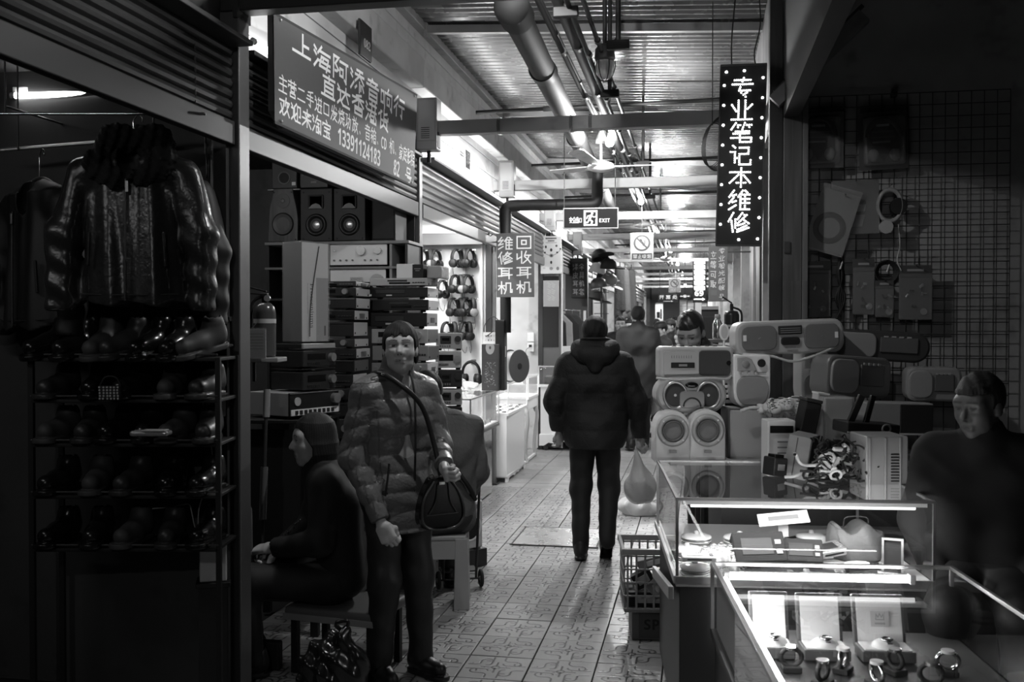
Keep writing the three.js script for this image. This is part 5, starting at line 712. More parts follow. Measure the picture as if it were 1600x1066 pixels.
  for (let k = 0; k < 3; k++) { const p = onZ([876, 884, 866][k], 565, -12.95), c = thing('carton', ['white carton with a line drawing on the counter behind the cabinet on castors', 'second pale carton leaning behind the line-drawing carton', 'low patterned carton left of the line-drawing carton'][k], 'box', [p.x + [0, 0.0, -0.04][k], 1.0, p.z + [0.03, -0.09, 0.06][k]], R([4, -4, 6][k])); mk('body', bx(0, 0.11, 0, [0.27, 0.22, 0.2][k], 0.22 + (k === 1 ? 0.16 : 0), k === 0 ? 0.1 : 0.08, 0.004), mt([0.75, 0.6, 0.45][k], 0.6), c); mk('drawn_line', [bx(-0.02, 0.12, 0.0512, 0.1, 0.004, 0.001, 0, 0, 0, 0.5), bx(0.03, 0.07, 0.0512, 0.12, 0.004, 0.001, 0, 0, 0, -0.3)], MAT.grey, c, { kind: 'stuff' }); }
  const ct = thing('stall_counter', 'low counter under the cartons of the fifth stall', 'counter', [onZ(876, 580, -13.0).x, 0, -13.0]); mk('top', bx(0, 0.985, 0, 0.75, 0.028, 0.3, 0.004), MAT.light, ct); mk('body', bx(0, 0.485, 0, 0.7, 0.96, 0.26), MAT.grey, ct);
  // caps: crown and brim
  const capMesh = (label, px, py, z, m, turn, tilt, s) => {
    const p = onZ(px, py, z), t = thing('cap', label, 'cap', p, turn, undefined); t.rotation.set(tilt, turn, 0, 'YXZ');
    mk('crown', lt([[0, 0.12], [0.05, 0.115], [0.085, 0.085], [0.1, 0.03], [0.102, 0], [0.094, 0.0], [0.09, 0.03], [0.0, 0.1]], 22).scale(s, s, s), m, t); mk('peak', new THREE.CylinderGeometry(0.12, 0.125, 0.006, 20, 1, false, -1.2, 2.4).translate(0, 0.004, 0.055).scale(s, s, s * 1.15), m, t); mk('button', sp(0, 0.122 * s, 0, 0.01 * s, 8), MAT.black, t); return t;
  };
  [['black peaked cap hanging topmost at the cap stall', 938, 405, MAT.black], ['white and dark cap second from the top at the cap stall', 933, 426, MAT.white], ['dark cap third in the column of hanging caps', 944, 438, MAT.black], ['black cap fourth in the column of hanging caps', 936, 450, MAT.dark], ['grey cap in the middle of the hanging caps', 950, 442, MAT.grey], ['dark flat cap lowest of the column', 932, 468, mt(0.09, 0.7)], ['black cap right of the white and dark cap', 951, 420, MAT.black]].forEach(([l, x, y, m], k) => capMesh(l, x, y, -14.6 - (k % 3) * 0.25, m, R(k * 53 % 90 + 40), R(-20 + (k * 37) % 50), 1.25));
  const hr = thing('hat_rack', 'thin rack the caps hang from', 'rack', [onZ(940, 430, -15.0).x, 0, -15.0]); mk('pole', bar([0, 0, 0], [0, 2.7, 0], 0.012), MAT.darkMetal, hr); for (let k = 0; k < 6; k++) mk('peg', bar([-0.1, 1.75 + k * 0.16, 0.1], [0.12, 1.75 + k * 0.16, 0.1], 0.006), MAT.darkMetal, hr); mk('arm', bar([0, 2.5, 0], [0, 2.5, 0.12], 0.008), MAT.darkMetal, hr); mk('drop', bar([0, 2.5, 0.1], [0, 1.7, 0.1], 0.006), MAT.darkMetal, hr);
  for (let k = 0; k < 3; k++) { const p = onZ([966, 974, 984][k], 455, -17.0 - k * 0.4), f = thing('fur_scarf', ['dark fur scarf hanging nearest beside the caps', 'grey fur scarf hanging second beside the caps', 'brown-grey fur scarf hanging third beside the caps'][k], 'scarf', [p.x, 0, p.z]); fm('fur', union([cap([0, 1.75, 0], [0.01, 2.52, 0], 0.075, 0.07), cap([0.08, 1.85, 0.03], [0.05, 2.5, 0.02], 0.055, 0.05)], 0.03), [-0.12, 1.62, -0.12], [0.2, 2.64, 0.14], 0.022, mt([0.05, 0.16, 0.1][k], 0.9, 0, { bump: TEX.crease, bs: 0.02 }), f); mk('pole', bar([0.02, 0, -0.09], [0.02, 2.66, -0.09], 0.01), MAT.darkMetal, f); mk('hook', bar([0.02, 2.62, -0.09], [0.02, 2.55, 0.0], 0.006), MAT.darkMetal, f); }
}
// ---------- the right stall: cases, second-hand radios, wire grid ----------
const CT = R(6.2);                                        // the two cases stand at this angle to the aisle
const caseFrame = new THREE.Matrix4();
function alongCase(o, x, y, z) { return V(x, y, z).applyAxisAngle(V(0, 1, 0), CT).add(o); }
const K1 = at(1056, 780, 3.74).setY(0), H1 = yOf(780, 3.74), H1b = yOf(905, 3.74);
const K2 = at(1110, 880, 3.60).setY(0), H2 = yOf(880, 3.60), H2b = H2 - 0.235;
{
  const W = 0.95, Dp = 1.06, c = alongCase(K1, W / 2, 0, -Dp / 2);
  const t = glassCase('display_case', 'glass case of second-hand players and discs in front of the radios', [c.x, 0, c.z], CT, W, Dp, H1b, H1, { baseMat: mt(0.03, 0.5), deckMat: mt(0.5, 0.4), frame: mt(0.3, 0.35, 0.6), bar: 0.011 });
  mk('frame_strip', bx(0, H1b - 0.004, Dp / 2 + 0.004, W, 0.03, 0.008, 0.002), MAT.alu, t); mk('side_strip', bx(-W / 2 - 0.004, H1b - 0.004, 0, 0.008, 0.03, Dp, 0.002), MAT.light, t);
  mk('tube', bar([-W / 2 + 0.06, H1 - 0.03, Dp / 2 - 0.05], [W / 2 - 0.06, H1 - 0.03, Dp / 2 - 0.05], 0.008, 0.008, 10), glow(0.9, 0.8), t); mk('tube_cover', bx(0, H1 - 0.016, Dp / 2 - 0.04, W - 0.05, 0.014, 0.04), MAT.white, t);
  areaLamp(t, 0, H1 - 0.042, Dp / 2 - 0.05, W - 0.14, 0.02, LAMP.caseTube * 1.9, [0, -0.7, -0.7]);
  mk('slanted_board', bx(-W / 2 - 0.02, H1b - 0.12, 0.1, 0.02, 0.05, 0.95, 0.004, -0.16), mt(0.3, 0.4, 0.2), t);
  // goods inside
  const y0 = H1b + 0.001, P = (x, z, y = y0) => { const p = alongCase(K1, x, 0, z); return [p.x, y, p.z]; };
  [[0.08, -0.08, 3, 0.055], [0.17, -0.2, 6, 0.062], [0.07, -0.3, 5, 0.062], [0.3, -0.42, 8, 0.064], [0.13, -0.5, 6, 0.062], [0.46, -0.36, 7, 0.064], [0.62, -0.55, 6, 0.062], [0.66, -0.5, 4, 0.05]].forEach(([x, z, n, r], k) => {
    const d = thing('disc_spindle', ['low stack of discs at the front left corner of the glass case', 'white-lidded disc stack second from the left front', 'disc stack against the left pane of the glass case', 'tall disc stack left of the dark player', 'disc stack at the back left of the case', 'disc stack behind the dark player', 'disc stack under the tilted white card', 'low disc stack right of the silver players'][k], 'disc stack', P(x, z));
    for (let i = 0; i < n; i++) mk('disc', lt([[0.009, 0], [r, 0], [r, 0.006], [0.009, 0.006]], 28).translate(rr(-0.002, 0.002), i * 0.0085, rr(-0.002, 0.002)), i % 2 ? MAT.silver : MAT.white, d); mk('lid', lt([[0, n * 0.0085 + 0.016], [r * 0.6, n * 0.0085 + 0.015], [r, n * 0.0085 + 0.008], [r + 0.003, n * 0.0085]], 28), mt(0.75, 0.25), d); mk('knob', lt([[0, n * 0.0085 + 0.03], [0.01, n * 0.0085 + 0.028], [0.012, n * 0.0085 + 0.015]], 12), MAT.light, d);
  });
  const dv = (name, label, cat, x, z, turn, w, h, d, m, m2, tilt = [0, 0], y = y0) => { const o = thing(name, label, cat, P(x, z, y), CT + turn); o.rotation.set(tilt[0], CT + turn, tilt[1], 'YXZ'); mk('body', bx(0, h / 2, 0, w, h, d, 0.006), m, o); mk('top_window', bx(-w * 0.05, h + 0.001, 0, w * 0.6, 0.003, d * 0.55, 0.001), m2, o); mk('button', bx(w * 0.36, h + 0.002, d * 0.2, w * 0.12, 0.005, d * 0.16, 0.002), MAT.grey, o); mk('button', bx(w * 0.36, h + 0.002, -d * 0.12, w * 0.12, 0.005, d * 0.16, 0.002), MAT.grey, o); mk('front_slot', bx(0, h * 0.5, d / 2 + 0.001, w * 0.7, h * 0.22, 0.003), MAT.black, o); return o; };
  dv('pocket_player', 'large dark leather player case propped up in the middle of the glass case', 'player', 0.33, -0.17, 0.1, 0.2, 0.06, 0.13, mt(0.006, 0.9), MAT.black, [0.85, 0.05], y0 + 0.06); dv('pocket_player', 'dark folded player right of the large dark one', 'player', 0.5, -0.16, -0.15, 0.15, 0.05, 0.11, mt(0.008, 0.9), MAT.black, [0.7, 0], y0 + 0.05);
  dv('pocket_player', 'silver pocket player right of the dark players, lying aslant', 'player', 0.62, -0.25, 0.4, 0.12, 0.03, 0.08, MAT.silver, MAT.dark, [0.25, 0.1], y0 + 0.05); dv('pocket_player', 'second silver player under the first', 'player', 0.64, -0.14, 0.1, 0.14, 0.028, 0.09, MAT.silver, MAT.midGrey, [0.15, 0]); dv('pocket_player', 'third pale player at the front of the silver heap', 'player', 0.56, -0.06, -0.1, 0.15, 0.024, 0.07, MAT.midGrey, MAT.dark); dv('pocket_player', 'flat black remote at the front of the case', 'remote', 0.36, -0.04, 0.15, 0.2, 0.022, 0.05, MAT.black, MAT.dark); dv('pocket_player', 'pale box with a dark front at the left front corner', 'box', 0.09, -0.045, 0, 0.13, 0.02, 0.07, MAT.white, MAT.light, [0, 0], y0 + 0.06); dv('pocket_player', 'black adapter at the right front of the case', 'adapter', 0.7, -0.1, 0.3, 0.1, 0.03, 0.1, MAT.black, MAT.dark); dv('pocket_player', 'silver camera-like gadget behind the silver players', 'gadget', 0.64, -0.4, 0.5, 0.14, 0.05, 0.09, MAT.light, MAT.dark);
  dv('pocket_player', 'grey remote lying behind the white card', 'remote', 0.6, -0.7, 0.7, 0.18, 0.02, 0.05, MAT.grey, MAT.dark); dv('pocket_player', 'dark phone lying right of the case middle', 'phone', 0.78, -0.22, -0.4, 0.09, 0.02, 0.05, MAT.black, MAT.dark);
  const card = thing('price_card', 'white card with a printed strip tilted on the players in the case', 'card', P(0.46, -0.33, y0 + 0.17), CT + 0.15); card.rotation.set(0.5, CT, 0.14, 'YXZ'); mk('sheet', bx(0, 0, 0, 0.2, 0.004, 0.075, 0.001), MAT.white, card); mk('strip', bx(0, 0.003, 0.0, 0.12, 0.002, 0.025), MAT.midGrey, card); mk('prop', bx(0, -0.06, -0.02, 0.04, 0.11, 0.004), MAT.light, card);
  const bag = thing('paper_bag', 'pale paper bag slumped in the right half of the case', 'bag', P(0.76, -0.4), CT); fm('bag', (x, y, z) => Math.max(ell([0, 0.06, 0], [0.12, 0.12, 0.1])(x, y, z) + 0.006 * Math.sin(x * 60 + y * 30), y - 0.13 - 0.02 * Math.sin(x * 50), -y), [-0.14, -0.02, -0.13], [0.14, 0.2, 0.13], 0.008, mt(0.13, 0.7, 0, { bump: TEX.crease, bs: 0.006 }), bag); mk('handle', tb([[-0.05, 0.13, 0.02], [-0.04, 0.17, 0.03], [0.04, 0.17, 0.03], [0.05, 0.13, 0.02]], 0.003, 14, 5), MAT.dark, bag);
  const ring = thing('headphone_ring', 'bright white ring-shaped earphone case right of the silver players', 'earphone case', P(0.69, -0.09, y0 + 0.03), CT); mk('ring', to(new THREE.TorusGeometry(0.036, 0.012, 8, 26), 0, 0.012, 0, Math.PI / 2 - 0.3), MAT.white, ring); mk('centre', disc(0, 0, 0, 0.022, 0.01).rotateX(-Math.PI / 2 - 0.3).translate(0, 0.01, 0), MAT.dark, ring);
  const fr = thing('picture_frame', 'small upright metal frame at the right end of the case', 'frame', P(0.83, -0.12), CT - 0.35); mk('bar', bx(-0.035, 0.07, 0, 0.008, 0.14, 0.01), MAT.alu, fr); mk('bar', bx(0.035, 0.07, 0, 0.008, 0.14, 0.01), MAT.alu, fr); mk('bar', bx(0, 0.136, 0, 0.062, 0.008, 0.01), MAT.alu, fr); mk('bar', bx(0, 0.004, 0, 0.062, 0.008, 0.01), MAT.alu, fr); mk('plate', bx(0, 0.07, -0.004, 0.062, 0.124, 0.003), MAT.dark, fr); mk('tray', bx(-0.02, 0.006, 0.05, 0.12, 0.01, 0.07, 0.003), MAT.light, fr);
  const film = thing('plastic_bag', 'crumpled clear bag between the disc stacks and the dark player', 'bag', P(0.2, -0.16), CT); fm('film', (x, y, z) => Math.abs(ell([0, 0.03, 0], [0.1, 0.06, 0.08])(x, y, z) + 0.012 * Math.sin(x * 90 + 2) * Math.sin(y * 80 + z * 70)) - 0.003, [-0.13, -0.03, -0.11], [0.13, 0.12, 0.11], 0.006, mt(0.9, 0.15, 0, { transmission: 0.7, thickness: 0 }), film);
}
{ // the nearest case: boxes with open lids under a bright tube
  const W = 0.85, Dp = 1.5, c = alongCase(K2, W / 2, 0, Dp / 2), t = glassCase('display_case', 'nearest glass case with a glaring tube and white watch boxes', [c.x, 0, c.z], CT, W, Dp, H2b, H2, { baseMat: mt(0.02, 0.5), deckMat: mt(0.03, 0.5), frame: mt(0.5, 0.3, 0.7), bar: 0.013 });
  mk('tube', bar([0.06 - W / 2, H2 - 0.03, -Dp / 2 + 0.06], [0.68 - W / 2, H2 - 0.03, -Dp / 2 + 0.06], 0.0125, 0.0125, 12), glow(0.95, 14), t); mk('tube_batten', bx(0.37 - W / 2, H2 - 0.035, -Dp / 2 + 0.034, 0.66, 0.03, 0.02, 0.004), MAT.whiteGloss, t); for (const x of [0.05, 0.69]) mk('tube_cap', bx(x - W / 2, H2 - 0.03, -Dp / 2 + 0.055, 0.02, 0.035, 0.04, 0.004), MAT.light, t);
  areaLamp(t, 0.37 - W / 2, H2 - 0.034, -Dp / 2 + 0.076, 0.58, 0.024, LAMP.caseTube * 1.2, [0, -0.55, 0.83]);
  mk('side_sheet', bx(-W / 2 + 0.022, H2b + 0.115, -0.02, 0.006, 0.22, Dp - 0.1), mt(0.75, 0.4), t); mk('side_tube', bar([-W / 2 + 0.04, H2 - 0.03, -Dp / 2 + 0.1], [-W / 2 + 0.04, H2 - 0.03, Dp / 2 - 0.1], 0.008, 0.008, 10), glow(0.95, 8), t); areaLamp(t, -W / 2 + 0.052, H2 - 0.036, 0, Dp - 0.3, 0.018, LAMP.caseTube * 0.8, [0.5, -0.8, 0]);
  const P = (x, z, y) => { const p = alongCase(K2, x, 0, z); return [p.x, y, p.z]; };
  const mkBox = (label, x, z, y, w) => { const b = thing('watch_box', label, 'watch box', P(x, z, y), CT); mk('tray', [bx(0, 0.02, 0.05, w, 0.036, 0.1, 0.004)], mt(0.09, 0.5), b); mk('lining', bx(0, 0.04, 0.05, w - 0.02, 0.004, 0.084), MAT.white, b); const l = mk('lid', bx(0, 0.085, 0, w, 0.17, 0.022, 0.006), mt(0.08, 0.5), b); l.position.set(0, 0.02, -0.01); l.rotation.x = -0.28; const s = mk('lid_lining', bx(0, 0.085, 0.013, w - 0.024, 0.146, 0.004), mt(0.82, 0.6), b); s.position.copy(l.position); s.rotation.x = -0.28; mk('cushion', sp(0, 0.045, 0.055, 0.045, 18, 0.5, 0.8), MAT.white, b); mk('watch', [to(new THREE.TorusGeometry(0.016, 0.005, 8, 22), 0, 0.069, 0.066, Math.PI / 2), bx(0, 0.066, 0.09, 0.016, 0.004, 0.03, 0.001)], MAT.chrome, b); return b; };
  mkBox('left white watch box, half hidden by the case edge', 0.17, 0.24, H2b + 0.002, 0.13); mkBox('middle white watch box with an open blank lid', 0.335, 0.25, H2b + 0.002, 0.15); const r3 = mkBox('right white watch box with a small crest inside the lid', 0.53, 0.25, H2b + 0.002, 0.17);
  const crest = print('crest', 0.06, 0.05, canvasTex(64, 52, (g) => { g.fillStyle = grey(226); g.fillRect(0, 0, 64, 52); g.strokeStyle = grey(170); g.lineWidth = 3; g.beginPath(); g.moveTo(18, 28); g.lineTo(20, 10); g.lineTo(26, 20); g.lineTo(32, 8); g.lineTo(38, 20); g.lineTo(44, 10); g.lineTo(46, 28); g.closePath(); g.stroke(); g.fillStyle = grey(180); g.fillRect(14, 38, 36, 6); }), r3, 0, 0.112, -0.012, 0, -0.28, { rough: 0.6 });
  for (let k = 0; k < 7; k++) { const w = thing('wristwatch', ['dark watch on a ring stand, front left below the boxes', 'chrome watch beside the front left one', 'dark watch third along the front', 'watch on the right of the front row', 'chrome watch lying behind the front row', 'dark watch at the left pane', 'last watch of the dark front row'][k], 'watch', P(0.2 + (k % 4) * 0.16 + (k > 3 ? 0.07 : 0), 0.44 + (k > 3 ? 0.12 : 0), H2b + 0.046), CT + k); mk('strap', to(new THREE.TorusGeometry(0.032, 0.008, 6, 26).scale(1, 0.85, 1), 0, 0, 0), k % 2 ? MAT.chrome : MAT.black, w); mk('dial', disc(0, 0.027, 0, 0.02, 0.009, 22).rotateX(-Math.PI / 2 + 0.0).translate(0, 0.03, 0.027), k % 2 ? MAT.light : MAT.chrome, w); mk('stand', bx(0, -0.036, 0, 0.06, 0.018, 0.05, 0.003), MAT.black, w); }
}
// a counter behind the first case carries the radios
const YC = H1 - 0.0, BC = at(1235, 508, 5.2);
{
  const t = thing('back_counter', 'counter behind the glass case carrying the pile of radios', 'counter', [BC.x + 0.06, 0, BC.z + 0.15], R(9)); mk('top', bx(0, YC - 0.016, 0, 1.42, 0.03, 0.44, 0.004), mt(0.2, 0.4), t); mk('body', bx(0.1, (YC - 0.032) / 2, -0.02, 1.1, YC - 0.034, 0.38), MAT.dark, t);
}
const onD = (px, py, d) => arr(at(px, py, d));
function boombox(name, label, px0, px1, py0, py1, D, o = {}) {
  const s = D / FOCAL, w = (px1 - px0) * s, h = (py1 - py0) * s, d = o.d ?? 0.17, p = at((px0 + px1) / 2, py1, D), t = thing(name, label, 'radio', p, YAW + (o.turn ?? 0), o.group); t.rotation.z = o.roll ?? 0;
  const body = o.body || mt(0.4, 0.35, 0.3), trim = o.trim || mt(0.1, 0.5);
  const outline = o.oval ? (() => { const q = new THREE.Shape(); q.absellipse(-w / 2 + h * 0.5, h / 2, h * 0.5, h * 0.5, Math.PI * 0.5, Math.PI * 1.5, false); q.lineTo(w / 2 - h * 0.5, 0); q.absellipse(w / 2 - h * 0.5, h / 2, h * 0.5, h * 0.5, -Math.PI * 0.5, Math.PI * 0.5, false); q.closePath(); return q; })() : rrect(w, h, o.r ?? h * 0.24, 0, h / 2);
  mk('case', ex(outline, d - 0.03, 0.012).translate(0, 0, -d / 2 + 0.006), body, t);
  const z = d / 2 - 0.012, grid = mt(0.06, 0.6, 0, { bump: TEX.weave, bs: 0.002 });
  if (o.kind === 'twin') { for (const q of [-1, 1]) { const gx = q * (w * 0.5 - h * 0.52); mk('speaker_rim', to(new THREE.TorusGeometry(h * 0.42, 0.008, 8, 40).scale(o.sx ?? 1, 1, 1), gx, h * 0.5, z + 0.006), MAT.silver, t); mk('speaker_grille', sp(gx, h * 0.5, z, h * 0.4, 26, 1, 0.12, o.sx ?? 1), trim === MAT.grey ? MAT.grey : grid, t); mk('speaker_badge', disc(gx, h * 0.5, z + h * 0.05, 0.007, 0.004, 12), MAT.silver, t); }
    mk('lid', ex(rrect(w * 0.36, h * 0.5, 0.02, 0, h * 0.36), 0.012, 0.004).translate(0, 0, z), mt(0.3, 0.25, 0.4), t); mk('lid_arc', to(new THREE.TorusGeometry(w * 0.13, 0.004, 6, 24, Math.PI), 0, h * 0.14, z + 0.016), MAT.dark, t); mk('display', sp(0, h * 0.82, z + 0.004, w * 0.1, 20, 0.45, 0.2), MAT.blackGloss, t); mk('buttons', [0, 1, 2, 3].map((k) => sp(w * (0.13 + k * 0.022), h * (0.78 + k * 0.035), z + 0.006, 0.005, 8)), MAT.light, t, { kind: 'stuff' }); }
  if (o.kind === 'long') { for (const q of [-1, 1]) { mk('speaker_grille', ex(rrect(w * 0.32, h * 0.78, h * 0.25, q * w * 0.3, h * 0.5), 0.006, 0.004).translate(0, 0, z + 0.002), mt(0.16, 0.6, 0, { bump: TEX.weave, bs: 0.002 }), t); mk('badge', bx(q * w * 0.44, h * 0.52, z + 0.012, 0.016, 0.03, 0.004), MAT.white, t); mk('emblem', bx(q * w * 0.3, h * 0.5, z + 0.012, 0.014, 0.004, 0.003, 0, 0, 0, 0.6), MAT.silver, t); }
    mk('tuner_window', bx(0, h * 0.74, z + 0.006, w * 0.23, h * 0.3, 0.01, 0.004), MAT.dark, t); mk('tuner_lines', [0, 1, 2].map((k) => bx(0, h * (0.66 + k * 0.07), z + 0.012, w * 0.19, 0.003, 0.003)), MAT.midGrey, t, { kind: 'stuff' }); mk('deck_window', ex(rrect(w * 0.17, h * 0.22, h * 0.09, 0, h * 0.36), 0.004, 0.003).translate(0, 0, z + 0.003), MAT.black, t); mk('brand_bar', bx(0, h * 0.14, z + 0.008, w * 0.1, 0.005, 0.003), MAT.grey, t); }
  if (o.kind === 'cassette') { mk('front_plate', ex(rrect(w * 0.5, h * 0.8, 0.008, -w * 0.22, h * 0.5), 0.006, 0.002).translate(0, 0, z), mt(0.55, 0.35, 0.3), t); mk('speaker_grille', ex(rrect(w * 0.44, h * 0.84, 0.02, w * 0.26, h * 0.5), 0.006, 0.004).translate(0, 0, z), grid, t); mk('sticker', sp(w * 0.28, h * 0.64, z + 0.008, w * 0.11, 22, 0.6, 0.05), mt(0.34, 0.4), t); mk('cassette_window', bx(-w * 0.2, h * 0.42, z + 0.01, w * 0.34, h * 0.2, 0.008, 0.003), MAT.black, t); mk('reel_bridge', bx(-w * 0.2, h * 0.42, z + 0.015, w * 0.12, h * 0.08, 0.004), MAT.midGrey, t); mk('tuning_scale', [...Array(9)].map((_, k) => bx(-w * 0.36 + k * w * 0.035, h * 0.72, z + 0.009, 0.002, h * 0.1, 0.002)), MAT.grey, t, { kind: 'stuff' }); mk('volume_wheel', disc(w * 0.46, h * 0.5, z + 0.006, 0.012, 0.012, 16), MAT.chrome, t); mk('slot', bx(-w * 0.2, h * 0.9, z + 0.004, w * 0.36, 0.005, 0.004), MAT.dark, t); mk('keys', [...Array(6)].map((_, k) => bx(-w * 0.3 + k * w * 0.12, h + 0.012, 0, w * 0.06, 0.01, 0.03, 0.002)), MAT.black, t, { kind: 'stuff' }); }
  if (o.kind === 'side') { mk('end_grille', ex(rrect(w * 0.42, h * 0.86, h * 0.28, -w * 0.26, h * 0.5), 0.008, 0.006).translate(0, 0, z), mt(0.3, 0.3, 0.2), t); mk('panel', bx(w * 0.2, h * 0.55, z + 0.004, w * 0.4, h * 0.6, 0.012, 0.006), mt(0.12, 0.35, 0.2), t); mk('key_row', [0, 1, 2, 3].map((k) => bx(w * (0.06 + k * 0.08), h * 0.86, z + 0.008, w * 0.05, h * 0.07, 0.008, 0.002)), MAT.midGrey, t, { kind: 'stuff' }); }
  if (o.handle) mk('handle', tb([[-w * 0.4, h * 0.9, 0], [-w * 0.38, h * 1.1, 0], [0, h * 1.14, 0], [w * 0.38, h * 1.1, 0], [w * 0.4, h * 0.9, 0]], 0.008, 24, 8), trim, t);
  return t;
}
boombox('cassette_radio', 'silver cassette radio with an oval sticker, left top of the radio pile', 1031, 1138, 545, 588, 5.05, { kind: 'cassette', body: mt(0.5, 0.4, 0.15), r: 0.012, d: 0.15 });
boombox('boombox', 'rounded disc boombox with two round speakers under the cassette radio', 1026, 1127, 592, 640, 5.02, { kind: 'twin', oval: true, body: mt(0.42, 0.35, 0.2), sx: 0.86 });
boombox('boombox', 'long pale twin-speaker radio lying across the top of the pile', 1149, 1309, 504, 549, 5.1, { kind: 'long', body: mt(0.45, 0.4, 0.15), roll: R(2.3), r: 0.05 });
boombox('boombox', 'dark rounded radio on the right, in shadow before the wire grid', 1300, 1440, 520, 560, 5.25, { kind: 'side', oval: true, body: mt(0.05, 0.4, 0.2), roll: R(-3), turn: -0.2 });
boombox('boombox', 'tilted silver radio with a square speaker end, right of the long radio', 1272, 1385, 560, 616, 5.0, { kind: 'side', body: mt(0.2, 0.3, 0.3), roll: R(-4), turn: 0.35, d: 0.15 });
boombox('boombox', 'silver rounded radio at the far right by the seated man', 1419, 1492, 577, 622, 4.9, { kind: 'side', body: mt(0.3, 0.35, 0.3), turn: -0.25 });
// loudspeakers of the pile
function miniSpeaker(label, x0, x1, y0, y1, D, o = {}) {
  const s = D / FOCAL, w = (x1 - x0) * s, h = (y1 - y0) * s, p = at((x0 + x1) / 2, y1, D), t = thing('loudspeaker', label, 'loudspeaker', p, YAW + (o.turn ?? 0)), m = o.body || mt(0.66, 0.4, 0.05), d = 0.17;
  if (o.kind === 'round') { const q = new THREE.Shape(), a = w / 2; q.moveTo(-a, 0); q.lineTo(a, 0); q.lineTo(a, h * 0.6); q.bezierCurveTo(a, h * 0.85, a * 0.62, h, 0, h); q.bezierCurveTo(-a * 0.62, h, -a, h * 0.85, -a, h * 0.6); mk('cabinet', ex(q, d - 0.02, 0.006).translate(0, 0, -d / 2), m, t); mk('rim', to(new THREE.TorusGeometry(w * 0.42, 0.012, 10, 44), 0, h * 0.62, d / 2 - 0.008), mt(0.4, 0.4, 0.1), t); mk('dish', to(lt([[0, -0.004], [w * 0.3, 0], [w * 0.4, 0.004]], 36), 0, h * 0.62, d / 2 - 0.01, Math.PI / 2), mt(0.18, 0.5), t); mk('inner_ring', to(new THREE.TorusGeometry(w * 0.3, 0.005, 8, 36), 0, h * 0.62, d / 2 - 0.004), mt(0.12, 0.4), t); mk('cone', sp(0, h * 0.62, d / 2 - 0.012, w * 0.29, 26, 1, 0.1), mt(0.22, 0.6, 0, { bump: TEX.weave, bs: 0.001 }), t); for (let k = 0; k < 4; k++) mk('stud', sp(Math.cos(k * 1.57 + 0.8) * w * 0.42, h * 0.62 + Math.sin(k * 1.57 + 0.8) * w * 0.42, d / 2 + 0.004, 0.005, 8), MAT.white, t); mk('label', bx(0, h * 0.2, d / 2 - 0.003, w * 0.22, 0.014, 0.002), MAT.midGrey, t); }
  if (o.kind === 'grille') { mk('cabinet', bx(0, h / 2, 0, w, h, d, 0.008), mt(0.05, 0.5), t); mk('grille', bx(-w * 0.02, h * 0.5, d / 2 + 0.006, w * 0.86, h * 0.94, 0.014, 0.006), mt(0.4, 0.7, 0, { bump: TEX.weave, bs: 0.001 }), t); mk('badge', bx(0, h * 0.1, d / 2 + 0.015, 0.03, 0.004, 0.002), MAT.light, t); }
  if (o.kind === 'horn') { const q = new THREE.Shape(), a = w / 2; q.moveTo(-a * 0.55, 0); q.quadraticCurveTo(-a, h * 0.06, -a, h * 0.36); q.lineTo(-a, h * 0.95); q.quadraticCurveTo(-a, h, -a * 0.85, h); q.lineTo(a * 0.85, h); q.quadraticCurveTo(a, h, a, h * 0.95); q.lineTo(a, h * 0.36); q.quadraticCurveTo(a, h * 0.06, a * 0.55, 0); mk('cabinet', ex(q, d - 0.03, 0.006).translate(0, 0, -d / 2), mt(0.8, 0.4), t); const z = d / 2 - 0.022; mk('woofer_grille', ex((() => { const r = new THREE.Shape(), b = a * 0.88; r.moveTo(-b * 0.5, h * 0.04); r.quadraticCurveTo(-b, h * 0.1, -b, h * 0.34); r.quadraticCurveTo(-b, h * 0.56, -b * 0.5, h * 0.57); r.lineTo(b * 0.5, h * 0.57); r.quadraticCurveTo(b, h * 0.56, b, h * 0.34); r.quadraticCurveTo(b, h * 0.1, b * 0.5, h * 0.04); return r; })(), 0.006, 0.004).translate(0, 0, z + 0.004), mt(0.28, 0.6, 0, { bump: TEX.weave, bs: 0.001 }), t); mk('tweeter_plate', ex([[-a * 0.85, h * 0.72], [a * 0.2, h * 0.72], [-a * 0.1, h * 0.93], [-a * 0.4, h * 0.97], [-a * 0.85, h * 0.95]], 0.006, 0.003).translate(0, 0, z + 0.006), mt(0.36, 0.5), t); mk('tweeter', sp(-a * 0.42, h * 0.84, z + 0.014, 0.02, 16, 1, 0.4), mt(0.25, 0.4), t); mk('port', disc(a * 0.52, h * 0.86, z + 0.007, 0.02, 0.006, 22), MAT.black, t); mk('knobs', [0, 1, 2].map((k) => disc(-a * 0.6 + k * a * 0.38, h * 0.655, z + 0.01, 0.007, 0.01, 12)), MAT.light, t, { kind: 'stuff' }); mk('lines', [0, 1].map((k) => bx(a * 0.5, h * (0.67 - k * 0.03), z + 0.007, a * 0.6, 0.002, 0.002)), MAT.dark, t, { kind: 'stuff' }); }
  return t;
}
miniSpeaker('left round-faced grey loudspeaker at the corner of the glass case', 1023, 1072.5, 642, 718, 4.92, { kind: 'round' });
miniSpeaker('right round-faced grey loudspeaker of the pair on the case', 1075.5, 1127, 641, 718, 4.92, { kind: 'round' });
miniSpeaker('grey cloth-fronted loudspeaker right of the round-faced pair', 1131, 1197, 636, 718, 4.98, { kind: 'grille' });
miniSpeaker('white tapering loudspeaker under the left end of the long radio', 1144, 1197, 556, 633, 5.02, { kind: 'horn' });
miniSpeaker('white tapering loudspeaker half hidden behind the tilted silver radio', 1248, 1302, 551, 632, 5.22, { kind: 'horn' });
